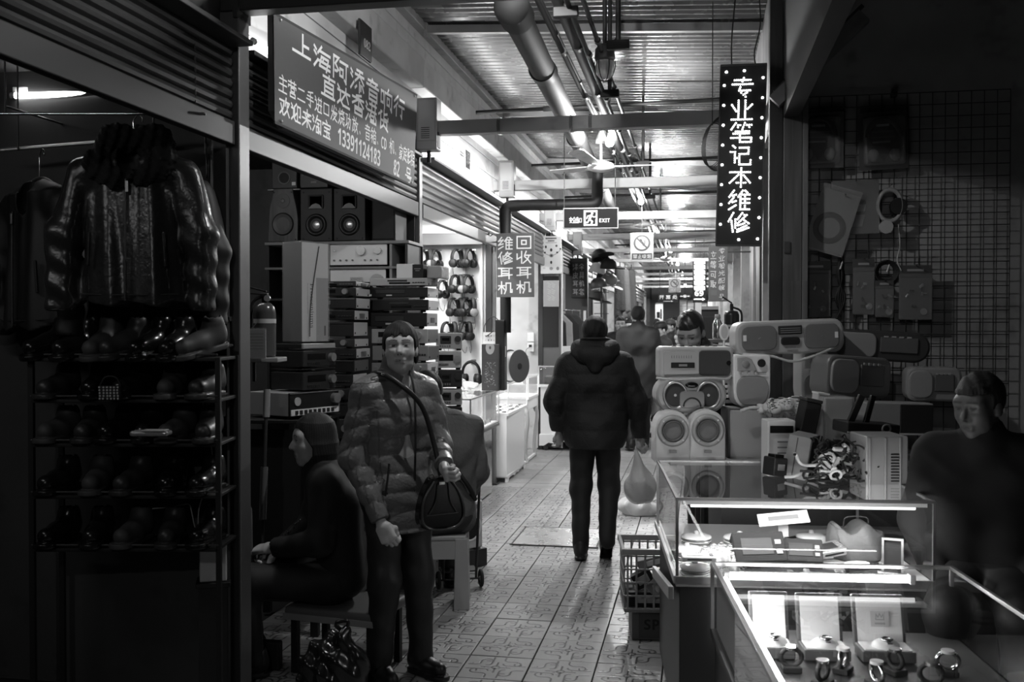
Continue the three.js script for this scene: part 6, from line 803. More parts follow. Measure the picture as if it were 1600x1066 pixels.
{ // boxes, wraps, handset bases, cables on and behind the case
  const slab = (name, label, cat, x0, x1, y0, y1, D, d, m, o = {}) => { const s = D / FOCAL, w = (x1 - x0) * s, h = (y1 - y0) * s, t = thing(name, label, cat, at((x0 + x1) / 2, y1, D), YAW + (o.turn ?? 0)); t.rotation.set(o.tilt ?? 0, YAW + (o.turn ?? 0), o.roll ?? 0, 'YXZ'); mk('body', bx(0, h / 2, -d / 2, w, h, d, o.r ?? 0.006), m, t); return [t, w, h]; };
  let t, w, h;
  [t, w, h] = slab('white_player', 'white upright player with a black window right of the grey loudspeaker', 'player', 1199, 1243, 657, 745, 4.6, 0.12, mt(0.7, 0.4)); mk('window', bx(0, h * 0.84, 0.002, w * 0.82, h * 0.13, 0.006, 0.002), MAT.blackGloss, t); mk('side_strip', bx(-w * 0.46, h * 0.5, 0.003, w * 0.05, h * 0.96, 0.006), MAT.white, t); mk('keys', [0, 1, 2].map((k) => bx(w * 0.05, h * (0.62 - k * 0.1), 0.003, w * 0.4, 0.006, 0.004)), MAT.grey, t, { kind: 'stuff' });
  [t, w, h] = slab('grey_cabinet', 'leaning grey box loudspeaker in the middle of the case top', 'loudspeaker', 1222, 1258, 680, 748, 4.35, 0.16, mt(0.22, 0.5), { roll: R(-9), turn: -0.5 }); mk('edge', bx(w * 0.5, h / 2, -0.08, 0.004, h * 0.98, 0.15), MAT.black, t); mk('front_groove', bx(-w * 0.1, h / 2, 0.001, 0.003, h * 0.9, 0.003), MAT.dark, t);
  [t, w, h] = slab('black_box', 'black upright box leaning behind the leaning grey one', 'box', 1247, 1272, 628, 690, 4.6, 0.12, MAT.black, { roll: R(-12) }); mk('lid', bx(0, h + 0.008, -0.06, w * 1.04, 0.016, 0.125, 0.004), MAT.dark, t); mk('stand_block', bx(0, -0.08, -0.06, w * 0.9, 0.16, 0.1), MAT.black, t);
  [t, w, h] = slab('handset_base', 'small black handset base in front of the white player', 'phone base', 1206, 1232, 716, 745, 4.25, 0.08, MAT.black, { roll: R(-6), turn: 0.4 }); mk('cradle', bx(0, h + 0.006, -0.04, w * 0.7, 0.014, 0.05, 0.004), MAT.blackGloss, t); mk('key_block', bx(0, h * 0.5, 0.002, w * 0.5, h * 0.35, 0.006, 0.002), MAT.grey, t);
  [t, w, h] = slab('wrapped_box', 'pale box wrapped in loose plastic below the tilted radio', 'box', 1289, 1332, 622, 688, 4.7, 0.14, mt(0.45, 0.5)); mk('plastic_wrap', bx(0, h / 2, -0.07, w * 1.07, h * 1.05, 0.155, 0.01), MAT.plastic, t);
  [t, w, h] = slab('slim_box', 'white narrow box standing between the black box and the wrapped one', 'box', 1270, 1287, 615, 686, 4.72, 0.1, mt(0.55, 0.5), { roll: R(-7) }); mk('cap', bx(0, h, -0.05, w * 1.05, 0.008, 0.105), MAT.white, t); mk('foot', bx(0, -0.03, -0.05, w, 0.06, 0.1), MAT.grey, t);
  [t, w, h] = slab('wide_speaker', 'wide grey loudspeaker with a dark cloth end, right of the wrapped box', 'loudspeaker', 1352, 1458, 630, 680, 4.75, 0.14, mt(0.26, 0.45), { roll: R(-1) }); mk('dark_cloth', bx(w * 0.24, h / 2, 0.004, w * 0.48, h * 0.92, 0.01, 0.004), MAT.dark, t); mk('rim', bx(w * 0.22, 0.006, 0.01, w * 0.5, 0.008, 0.008), MAT.light, t);
  [t, w, h] = slab('black_deck', 'black tray-like deck lying on the big grey box', 'deck', 1322, 1408, 662, 680, 4.3, 0.16, MAT.black, { roll: R(-4), turn: 0.1 }); mk('front_rim', bx(0, 0.006, 0.003, w, 0.006, 0.006), MAT.light, t); mk('stand', bx(-w * 0.28, h + 0.05, -0.05, 0.03, 0.14, 0.02, 0.004, 0, 0, -0.35), MAT.black, t); mk('stand', bx(-w * 0.02, h + 0.05, -0.05, 0.024, 0.14, 0.02, 0.004, 0, 0, -0.2), MAT.blackGloss, t); mk('clip', to(new THREE.TorusGeometry(0.018, 0.005, 6, 20), w * 0.22, 0.03, 0.008), MAT.grey, t);
  [t, w, h] = slab('big_grey_box', 'large grey ribbed computer case standing on the right of the case top', 'computer case', 1353, 1419, 682, 783, 4.05, 0.2, mt(0.24, 0.4), {}); for (const k of [-0.42, -0.05, 0.3]) mk('vertical_rib', bx(w * k, h / 2, 0.004, 0.008, h * 0.96, 0.01, 0.003), mt(0.24, 0.3), t); mk('vents', [...Array(10)].map((_, k) => bx(w * 0.2, h * 0.72 - k * 0.012, 0.003, 0.04, 0.004, 0.004)), MAT.black, t, { kind: 'stuff' });
  // heap of plugs and cables
  const heap = at(1310, 762, 4.15), hp = thing('cable_heap', 'tangled heap of black and pale cables on the glass case', 'cables', [heap.x, H1 + 0.012, heap.z], YAW);
  for (let k = 0; k < 54; k++) { const a = [rr(-0.12, 0.12), rr(0, 0.15), rr(-0.09, 0.06)], sc = 1 - a[1] * 3.2; a[0] *= Math.max(0.4, sc); const pts = [a]; for (let i = 0; i < 4; i++) { const q = pts[i]; pts.push([q[0] + rr(-0.06, 0.06), clamp(q[1] + rr(-0.05, 0.04), 0.004, 0.17), q[2] + rr(-0.04, 0.04)]); } mk('cable', tb(pts, k % 9 === 0 ? 0.007 : rr(0.003, 0.0055), 14, 5), k % 9 === 0 ? MAT.light : k % 4 === 0 ? MAT.dark : MAT.black, hp); }
  for (let k = 0; k < 9; k++) mk('plug', bx(rr(-0.08, 0.08), rr(0.03, 0.14), rr(0, 0.07), 0.05, 0.016, 0.016, 0.004, rr(-1, 1), rr(-1, 1), rr(-1, 1)), k % 2 ? MAT.light : MAT.white, hp);
  mk('ring_plug', to(new THREE.TorusGeometry(0.022, 0.006, 6, 20), -0.04, 0.03, 0.09, 0.5), MAT.light, hp);
  const pb = thing('plastic_bag', 'clear plastic bag drooping between the white loudspeaker and the boxes', 'bag', onD(1240, 648, 4.85), YAW); fm('film', (x, y, z) => Math.abs(ell([0, 0.03, 0], [0.15, 0.05, 0.08])(x, y, z) + 0.01 * Math.sin(x * 50 + 1) * Math.sin(y * 60 + z * 60)) - 0.0035, [-0.18, -0.04, -0.11], [0.18, 0.12, 0.11], 0.008, MAT.bagPlastic, pb); mk('twist', tb([[-0.14, 0.03, 0], [-0.2, 0.035, 0.01], [-0.26, 0.02, 0.01]], 0.008, 10, 6), MAT.bagPlastic, pb);
  const rm = at(1125, 632, 4.95), sk = thing('plastic_sheet', 'crumpled plastic sheet under the cassette radio', 'sheet', onD(1085, 590, 5.02), YAW); mk('sheet', tb([[-0.2, 0.0, 0.05], [-0.1, -0.006, 0.08], [0.05, 0.002, 0.085], [0.15, -0.004, 0.06], [0.19, 0.02, 0.02]], 0.006, 24, 6), MAT.bagPlastic, sk);
  const s2 = thing('plastic_sheet', 'clear plastic bag sagging under the long radio', 'sheet', onD(1230, 553, 5.08), YAW + R(0)); mk('sheet', tb([[-0.24, 0.0, 0.06], [-0.1, -0.01, 0.09], [0.0, -0.035, 0.09], [0.12, -0.005, 0.08], [0.24, 0.04, 0.05]], 0.007, 24, 6), MAT.bagPlastic, s2);
  // white cases behind the radios, hand mirror
  for (let k = 0; k < 9; k++) { const D = 5.78; tag(mk('disc_case', bx(0, 0, 0, 0.2, 0.018, 0.15, 0.003), [MAT.white, MAT.light, MAT.white, MAT.midGrey][k % 4]), 'flat pale case, ' + nth(k, 9) + ' in the pile behind the cassette radio', 'case', 'flat cases behind the cassette radio'); const m = scene.children[scene.children.length - 1], p = at(1134 + rr(-3, 3), 618 - k * 7.5, D); m.position.copy(p); m.rotation.y = YAW + rr(-0.1, 0.1); }
  const pl = at(1134, 622, 5.78), st = thing('stool_table', 'small table behind the radios carrying the flat cases', 'table', [pl.x, 0, pl.z], YAW); mk('top', bx(0, pl.y - 0.014, 0, 0.34, 0.02, 0.2, 0.004), MAT.grey, st); for (const sx of [-1, 1]) for (const sz of [-1, 1]) mk('leg', bx(sx * 0.15, (pl.y - 0.024) / 2, sz * 0.08, 0.02, pl.y - 0.024, 0.02), MAT.dark, st);
  const mr = thing('hand_mirror', 'white oval hand mirror standing above the cassette radio', 'mirror', onD(1131, 544, 5.35), YAW); mk('frame', ex((() => { const q = new THREE.Shape(); q.absellipse(0, 0.085, 0.024, 0.042, 0, Math.PI * 2); return q; })(), 0.01, 0.003), MAT.white, mr); mk('glass', sp(0, 0.085, 0.013, 0.018, 20, 1.9, 0.05), MAT.light, mr); mk('stem', bar([0, 0.042, 0.005], [0.0, YC - mr.position.y + 0.01, 0.005], 0.006), MAT.white, mr); mk('base', bx(0, YC - mr.position.y + 0.011, 0, 0.07, 0.02, 0.05, 0.004), MAT.white, mr);
}
// wire grid with packs hung on it
{
  const Z = -5.78, gx0 = onZ(1241, 300, Z).x, gt = onZ(1300, 152, Z).y, c = 0.066, t = thing('wire_grid', 'dark wire grid on the end wall of the right stall', 'grid', [gx0, 0, Z]);
  for (let i = 0; i < 18; i++) mk('wire', bar([i * c, 0.9, 0], [i * c, gt, 0], 0.0028, 0.0028, 5), MAT.darkMetal, t); for (let j = 0; j < 27; j++) mk('wire', bar([0, gt - j * c, 0.004], [17 * c, gt - j * c, 0.004], 0.0028, 0.0028, 5), MAT.darkMetal, t); for (const i of [0, 8]) mk('wall_clip', bx(i * c, gt, -0.02, 0.03, 0.03, 0.05, 0.004), MAT.darkMetal, t);
  const pk = (px0, px1, py0, py1, name, label, cat, dz, roll = 0) => { const a = onZ(px0, py0, Z + dz), b = onZ(px1, py1, Z + dz), g = thing(name, label, cat, [(a.x + b.x) / 2, b.y, Z + dz]); g.rotation.z = roll; return [g, b.x - a.x, a.y - b.y]; };
  const hook = (g, x, y) => mk('hook', bar([x, y, -0.03], [x, y, 0.05], 0.003, 0.003, 6), MAT.chrome, g);
  [[1239, 1318, 178, 262, 'left blister pack with an arched headset printed black, upper grid row'], [1343, 1420, 176, 264, 'right blister pack with an arched headset, deeper in shadow']].forEach(([a, b, y0, y1, l], k) => {
    const [g, w, h] = pk(a, b, y0, y1, 'blister_pack', l, 'pack', 0.04, k ? 0.04 : 0); mk('card', bx(0, h / 2, -0.01, w, h, 0.003, 0.001), mt(k ? 0.07 : 0.13, 0.5), g);
    mk('headset_band', to(new THREE.TorusGeometry(w * 0.33, 0.014, 8, 30, Math.PI).scale(1, 1.1, 1), 0, h * 0.55, 0.014), MAT.black, g); for (const q of [-1, 1]) mk('ear_cup', sp(q * w * 0.22, h * 0.24, 0.014, 0.03, 16, 1.2, 0.6), MAT.grey, g);
    print('printed_card', w * 0.66, h * 0.78, canvasTex(128, 160, (c2) => { c2.fillStyle = grey(60); c2.fillRect(0, 0, 128, 160); c2.fillStyle = grey(14); c2.beginPath(); c2.moveTo(4, 70); c2.quadraticCurveTo(64, -60, 124, 70); c2.lineTo(64, 156); c2.fill(); c2.fillStyle = grey(170); c2.fillRect(38, 22, 52, 9); c2.fillStyle = grey(80); c2.fillRect(20, 46, 88, 6); c2.fillRect(16, 66, 96, 5); c2.fillStyle = grey(140); c2.fillRect(22, 82, 70, 7); }), g, 0, h * 0.5, -0.006);
    mk('blister', bx(0, h * 0.48, 0.018, w * 0.86, h * 0.84, 0.05, 0.02), MAT.blister, g); hook(g, 0, h * 0.98);
  });
  { const [g, w, h] = pk(1254, 1316, 298, 394, 'disc_sleeve', 'disc in a tilted pale sleeve on the grid', 'disc sleeve', 0.095, R(-17)); mk('sleeve', bx(0, h / 2, 0, w, h, 0.004, 0.001), mt(0.2, 0.5), g); mk('disc_shadow_ring', to(new THREE.TorusGeometry(w * 0.34, w * 0.075, 6, 40).scale(1, 1, 0.12), -0.005, h * 0.4, 0.006), MAT.dark, g); mk('disc', disc(-0.005, h * 0.4, 0.004, w * 0.28, 0.003, 32), MAT.grey, g); mk('film', bx(0, h * 0.55, 0.008, w * 1.02, h * 1.05, 0.003), MAT.blister, g); hook(g, 0.02, h * 0.96); }
  { const [g, w, h] = pk(1300, 1374, 283, 366, 'plastic_pack', 'clear bag with a pale tapering label beside the tilted disc', 'pack', 0.06, 0.02); mk('back', bx(0, h / 2, -0.004, w, h, 0.003, 0.001), mt(0.06, 0.4), g); mk('label', ex([[-w * 0.22, h * 0.55], [w * 0.22, h * 0.55], [w * 0.2, h * 0.42], [-w * 0.2, h * 0.42]], 0.002).translate(0, 0, 0.002), MAT.midGrey, g); mk('label', ex([[-w * 0.2, h * 0.36], [w * 0.2, h * 0.36], [w * 0.14, h * 0.14], [-w * 0.14, h * 0.14]], 0.002).translate(0, 0, 0.002), MAT.grey, g); mk('film', bx(0, h / 2, 0.008, w, h, 0.014, 0.006), MAT.blister, g); hook(g, 0, h * 0.97); }
  { const [g, w, h] = pk(1368, 1412, 290, 366, 'headphones', 'headphones with a pale band hung on the wire grid', 'headphones', 0.06); mk('headband', to(new THREE.TorusGeometry(w * 0.42, 0.01, 8, 30).scale(1, 1.4, 1.6), 0, h * 0.58, 0), MAT.midGrey, g); mk('ear_cup', disc(-w * 0.16, h * 0.14, 0.02, 0.036, 0.03, 22), mt(0.34, 0.45), g); mk('ear_cup', disc(w * 0.3, h * 0.56, -0.005, 0.045, 0.04, 22), MAT.black, g); mk('cord', tb([[w * 0.3, h * 0.2, 0], [w * 0.36, -0.06, 0], [w * 0.25, -0.14, 0.01], [w * 0.4, -0.2, 0.01]], 0.003, 16, 5), MAT.light, g); hook(g, 0, h * 0.98); }
  [[1250, 1298, 408, 496, 'shiny bag of small parts, leftmost in the lower grid row'], [1332, 1366, 404, 492, 'dark bag with a printed header, third in the lower grid row'], [1404, 1456, 414, 500, 'dark flat pack, rightmost in the lower grid row'], [1367, 1396, 438, 496, 'small dark pack with a pale label, fourth in the lower grid row']].forEach(([a, b, y0, y1, l], k) => {
    const [g, w, h] = pk(a, b, y0, y1, 'plastic_pack', l, 'pack', 0.05 + k * 0.006); mk('header', bx(0, h * 0.88, 0, w, h * 0.22, 0.004, 0.001), mt(0.05, 0.5), g); mk('back', bx(0, h * 0.4, -0.006, w * 0.96, h * 0.78, 0.003), mt([0.12, 0.04, 0.05, 0.06][k], 0.4), g); for (let i = 0; i < 7; i++) mk('small_part', bx(rr(-w * 0.32, w * 0.32), rr(h * 0.12, h * 0.62), 0.004, rr(0.015, 0.03), rr(0.008, 0.016), 0.01, 0.003, 0, 0, rr(-1.5, 1.5)), [MAT.grey, MAT.silver, MAT.dark, MAT.black][i % (k ? 4 : 2)], g); mk('print_bar', bx(0, h * 0.9, 0.003, w * 0.5, 0.012, 0.001), MAT.midGrey, g); mk('print_dot', disc(w * 0.25, h * 0.15, 0.006, 0.018, 0.003, 16), MAT.midGrey, g); mk('film', bx(0, h * 0.42, 0.006, w, h * 0.84, 0.02, 0.008), MAT.blister, g); hook(g, 0, h * 0.99);
  });
  [[1312, 404, 'bundle of black cables with a pale tie hanging in the lower grid row'], [1385, 408, 'coiled black cable hanging in the lower grid row']].forEach(([px, py, l], k) => { const p = onZ(px, py, Z + 0.05), g = thing('cable_bundle', l, 'cable', p); for (let i = 0; i < 5; i++) mk('strand', k ? to(new THREE.TorusGeometry(0.045 + i * 0.004, 0.005, 6, 26), 0, -0.06, i * 0.004, 0, 0, i) : tb([[0, 0.0, 0], [0.02 - i * 0.008, -0.1, 0.01 * (i % 2)], [-0.02 + i * 0.012, -0.22, 0.01], [0.02 - i * 0.01, -0.3 - i * 0.01, 0.005]], 0.007, 14, 6), MAT.black, g); mk('tie', bar([0.0, -0.06, 0.02], [0.012, -0.02, 0.02], 0.006, 0.004, 6), MAT.light, g); mk('hook', bar([0, 0, -0.05], [0, 0, 0.03], 0.003, 0.003, 6), MAT.chrome, g); });
}
{ // crate and carton on the floor beside the case
  const p = at(1026, 960, 5.1), bt = thing('carton', 'low dark printed carton under the plastic crate', 'box', [p.x, 0, p.z], R(8)); mk('body', bx(0, 0.075, 0, 0.27, 0.15, 0.22, 0.004), mt(0.13, 0.6), bt); print('printed_face', 0.16, 0.13, canvasTex(96, 80, (g) => { g.fillStyle = grey(92); g.fillRect(0, 0, 96, 80); g.fillStyle = grey(40); g.font = 'bold 44px sans-serif'; g.fillText('SP', 14, 54); g.strokeStyle = grey(40); g.lineWidth = 5; g.beginPath(); g.arc(52, 36, 44, -0.9, 1.2); g.stroke(); }), bt, -0.02, 0.075, 0.1115);
  const t = thing('plastic_crate', 'slatted plastic crate of odds and ends on the floor beside the glass case', 'crate', [p.x - 0.01, 0.151, p.z], R(8)); const m = mt(0.34, 0.35, 0, { transmission: 0.3, thickness: 0 });
  for (let k = 0; k < 8; k++) for (const z of [-0.17, 0.17]) mk('slat', bx(-0.15 + k * 0.043, 0.15, z * (1), 0.01, 0.29, 0.006), m, t); for (let k = 0; k < 8; k++) for (const x of [-0.165, 0.165]) mk('slat', bx(x, 0.15, -0.15 + k * 0.043, 0.006, 0.29, 0.01), m, t); for (let k = 0; k < 5; k++) mk('hoop', [bx(0, 0.02 + k * 0.066, 0.17, 0.34, 0.007, 0.008), bx(0, 0.02 + k * 0.066, -0.17, 0.34, 0.007, 0.008), bx(0.167, 0.02 + k * 0.066, 0, 0.008, 0.007, 0.34), bx(-0.167, 0.02 + k * 0.066, 0, 0.008, 0.007, 0.34)], m, t);
  mk('rim', [bx(0, 0.305, 0.17, 0.36, 0.03, 0.016, 0.004), bx(0, 0.305, -0.17, 0.36, 0.03, 0.016, 0.004), bx(0.17, 0.305, 0, 0.016, 0.03, 0.34, 0.004), bx(-0.17, 0.305, 0, 0.016, 0.03, 0.34, 0.004)], m, t); mk('floor_plate', bx(0, 0.008, 0, 0.33, 0.012, 0.33), m, t);
  const crP = (x, y, z) => { const v = V(x, y, z).applyAxisAngle(V(0, 1, 0), R(8)); return [p.x - 0.01 + v.x, 0.151 + v.y, p.z + v.z]; };
  [['flat grey box lying on top in the plastic crate', 0.02, 0.22, 0.02, 0.22, 0.05, 0.16, MAT.grey, 0.25], ['dark camera-like gadget inside the plastic crate', -0.05, 0.12, 0.09, 0.1, 0.08, 0.06, MAT.black, 0.5], ['clear cassette-like case inside the crate, standing aslant', 0.05, 0.1, 0.12, 0.14, 0.09, 0.015, MAT.midGrey, 0.7], ['black cable box at the crate bottom', -0.03, 0.02, 0.02, 0.24, 0.07, 0.2, MAT.black, 0]].forEach(([l, x, y, z, w, h, d, mm, rl]) => { const o = thing('oddment', l, 'gadget', crP(x, y, z), R(8)); o.rotation.z = rl; mk('body', bx(0, h / 2, 0, w, h, d, 0.005), mm, o); mk('face', bx(0, h / 2, d / 2 + 0.001, w * 0.6, h * 0.5, 0.004, 0.001), MAT.light, o); });
}
// ---------- people ----------
const SKIN = new THREE.MeshStandardMaterial({ color: new THREE.Color(1, 1, 1), roughness: 0.5, vertexColors: true }), HAIR = mt(0.006, 0.72);
// a head about its centre (eyes at half height), facing +z
const headField = (() => {
  const base = union([ell([0, 0.038, -0.012], [0.074, 0.086, 0.094]), ell([0, -0.028, 0.016], [0.061, 0.088, 0.072]), cap([-0.03, -0.07, 0.03], [0.03, -0.07, 0.03], 0.026), cap([0, -0.098, 0.052], [0, -0.092, 0.05], 0.02), cap([-0.036, -0.016, 0.052], [-0.04, -0.022, 0.05], 0.026), cap([0.036, -0.016, 0.052], [0.04, -0.022, 0.05], 0.026), cap([-0.044, 0.03, 0.062], [0.044, 0.03, 0.062], 0.018)], 0.028);
  const nose = union([cap([0, 0.02, 0.08], [0, -0.026, 0.1], 0.0085, 0.0125), cap([-0.013, -0.03, 0.086], [0.013, -0.03, 0.086], 0.008)], 0.01), lips = union([cap([-0.017, -0.06, 0.077], [0.017, -0.06, 0.077], 0.0065), cap([-0.013, -0.07, 0.076], [0.013, -0.07, 0.076], 0.0075)], 0.004);
  const ears = union([ell([-0.074, -0.006, -0.012], [0.012, 0.031, 0.019]), ell([0.074, -0.006, -0.012], [0.012, 0.031, 0.019])], 0.005), neck = cap([0, -0.06, -0.022], [0, -0.2, -0.034], 0.048, 0.054), lids = union([ell([-0.031, 0.006, 0.072], [0.019, 0.0115, 0.012]), ell([0.031, 0.006, 0.072], [0.019, 0.0115, 0.012])], 0.004);
  return (x, y, z) => {
    let d = smin(base(x, y, z), nose(x, y, z), 0.014); d = smin(d, lips(x, y, z), 0.01);
    for (const s of [-1, 1]) { const q = Math.hypot((x - s * 0.031) / 1.5, y - 0.008, z - 0.094) - 0.0135; d = -smin(-d, q, 0.014); }
    d = smin(d, lids(x, y, z), 0.006); d = smin(d, ears(x, y, z), 0.012); return smin(d, neck(x, y, z), 0.025);
  };
})();
function faceTint(base) {
  return (x, y, z) => {
    let v = base; if (z > 0.03 && y > -0.11 && y < 0.06) {
      const ex_ = Math.abs(Math.abs(x) - 0.031), ey = y - 0.0055; if (z > 0.06 && ex_ < 0.0175 && Math.abs(ey) < 0.0035 * (1.1 - (ex_ / 0.0185) ** 2) + 0.0008) v = ex_ < 0.0075 ? 0.012 : base * 0.85;
      if (z > 0.055 && ex_ < 0.019 && Math.abs(y - 0.0125 + ex_ * 0.12) < 0.0016) v = 0.03;
      if (ex_ < 0.021 && Math.abs(y - 0.0335 + (ex_ > 0.012 ? 0.002 : 0)) < 0.0036) v = base * 0.22;
      if (Math.abs(x) < 0.022 && Math.abs(y + 0.065 + Math.abs(x) * 0.08) < 0.0019 && z > 0.06) v = base * 0.16; else if (Math.abs(x) < 0.019 && y < -0.056 && y > -0.076 && z > 0.072) v = base * 0.62;
      if (Math.abs(Math.abs(x) - 0.0075) < 0.0032 && Math.abs(y + 0.0375) < 0.0026 && z > 0.085) v = base * 0.2;
    } return v;
  };
}
const headCache = new Map();
function headGeo(base, fine) { const k = base + '/' + fine; if (!headCache.has(k)) headCache.set(k, nets(headField, [-0.1, -0.215, -0.125], [0.1, 0.14, 0.125], fine ? 0.003 : 0.007, faceTint(base))); return headCache.get(k).clone(); }
// hair over the skull: styles by where it stops
function hairField(style) {
  const skull = ell([0, 0.042, -0.016], [0.083, 0.096, 0.103]);
  const strand = (x, y, z) => 0.0006 * Math.sin(Math.atan2(x, z + 0.01) * 47 + y * 31 + 2 * Math.sin(y * 40 + x * 25)) + 0.0012 * Math.sin(x * 97 + y * 41 - z * 83);
  if (style === 'bob') return (x, y, z) => { let d = skull(x, y, z); const s = Math.max(Math.hypot(x / 0.096, (z + 0.02) / 0.108) - 1, 0) * 0 + (Math.hypot(x, (z + 0.02) * 0.9) - 0.096 + 0.012 * clamp((-0.06 - y) / 0.05) + 0.034 * clamp((y + 0.01) / 0.07)); d = smin(d, Math.max(s, y - 0.075, -0.1 - y), 0.03); const face = Math.max(Math.abs(x) - 0.055 + clamp((y - 0.03) / 0.06) * 0.04, 0.012 - z, y - 0.052); return Math.max(d + strand(x, y, z) * 0.5, -Math.max(0.012 + 0.055 * clamp((y + 0.03) / 0.09) - z, y - 0.066)) + face * 0; };
  if (style === 'tied') return (x, y, z) => { let d = smin(skull(x, y, z) - 0.004, ell([0, 0.02, -0.1], [0.05, 0.05, 0.04])(x, y, z), 0.03); d = smin(d, union([ell([-0.074, -0.02, -0.034], [0.014, 0.05, 0.024]), ell([0.074, -0.02, -0.034], [0.014, 0.05, 0.024])], 0.01)(x, y, z), 0.015); const fringe = 0.058 + 0.007 * Math.sin(x * 150 + 1) + 0.004 * Math.sin(x * 310) - 0.16 * Math.abs(x); return Math.max(d + strand(x, y, z), -Math.max(y - fringe, Math.abs(x) - 0.2, 0.012 + 0.03 * clamp((y + 0.02) / 0.06) - z), -0.07 - y); };
  return (x, y, z) => { const d = skull(x, y, z) + strand(x, y, z) * 1.4 - (style === 'shaggy' ? 0.009 : 0.001); return Math.max(d, -Math.max(y - 0.058 - (z < 0 ? 1 : 0), 0.02 - z), -0.05 - y + clamp(z / 0.06) * 0.09 + (style === 'shaggy' ? -0.02 : 0)); };
}
const hairCache = new Map();
function hairGeo(style, fine) { const k = style + fine; if (!hairCache.has(k)) hairCache.set(k, nets(hairField(style), [-0.125, -0.125, -0.165], [0.125, 0.165, 0.13], fine ? 0.0045 : 0.009)); return hairCache.get(k).clone(); }
const capHat = (() => { let g; return () => g || (g = join([lt([[0, 0.125], [0.05, 0.12], [0.086, 0.09], [0.096, 0.045], [0.097, 0.03], [0.09, 0.03], [0, 0.09]], 24).scale(1, 1, 1.1).translate(0, 0.012, -0.01), new THREE.CylinderGeometry(0.105, 0.11, 0.007, 18, 1, false, -1, 2).translate(0, 0.046, 0.052)])); })();
// a hand along +y from the wrist (fingers up), palm facing +z, thumb on +x (mirror with side -1); curl bends the fingers
function handField(curl, side, spread = 0) {
  const parts = [cap([0, -0.03, 0], [0, 0.012, 0], 0.024, 0.026)], palm = union([cap([-0.026, 0.02, 0], [-0.028, 0.075, 0], 0.0135, 0.0125), cap([-0.008, 0.018, 0], [-0.009, 0.083, 0], 0.015, 0.0125), cap([0.011, 0.018, 0], [0.011, 0.082, 0], 0.015, 0.0125), cap([0.026, 0.02, 0], [0.029, 0.076, 0], 0.0135, 0.012)], 0.014);
  const fingers = [[0.029, 0.08, 0.04, 0.025, 0.02, 0.009], [0.011, 0.086, 0.045, 0.028, 0.022, 0.0092], [-0.009, 0.086, 0.042, 0.027, 0.021, 0.009], [-0.028, 0.078, 0.034, 0.021, 0.018, 0.008]].map(([x, y, a, b, c, r], i) => {
    const pts = [[x, y - 0.012, 0]]; let t = 0, px = x, py = y - 0.006, pz = 0; [a, b, c].forEach((l, j) => { t += (curl * [1.0, 1.1, 0.8][j]) * (1 + (i - 1.5) * 0.06); px += (x > 0 ? 1 : -1) * spread * l * 0.2; py += Math.cos(t) * l; pz += Math.sin(t) * l; pts.push([px, py, pz]); }); return chain(pts, [r + 0.001, r, r * 0.94, r * 0.84], 0.004);
  });
  const th = chain([[0.02, 0.018, 0.006], [0.042, 0.042, 0.014 + curl * 0.008], [0.046 - curl * 0.012, 0.068, 0.022 + curl * 0.014], [0.038 - curl * 0.02, 0.088 - curl * 0.008, 0.026 + curl * 0.016]], [0.014, 0.0125, 0.0105, 0.009], 0.008);
  const f = (x, y, z) => { let d = smin(parts[0](x, y, z), palm(x, y, z), 0.02); for (const g of fingers) d = smin(d, g(x, y, z), 0.005); return smin(d, th(x, y, z), 0.01); };
  return side > 0 ? f : (x, y, z) => f(-x, y, z);
}
const handCache = new Map();
function handGeo(curl, side, base, fine) { const k = [curl, side, base, fine].join(); if (!handCache.has(k)) handCache.set(k, nets(handField(curl, side), [-0.07, -0.06, -0.05], [0.07, 0.19, 0.1], fine ? 0.003 : 0.005, () => base)); return handCache.get(k).clone(); }
const lerp3 = (a, b, t) => [a[0] + (b[0] - a[0]) * t, a[1] + (b[1] - a[1]) * t, a[2] + (b[2] - a[2]) * t];
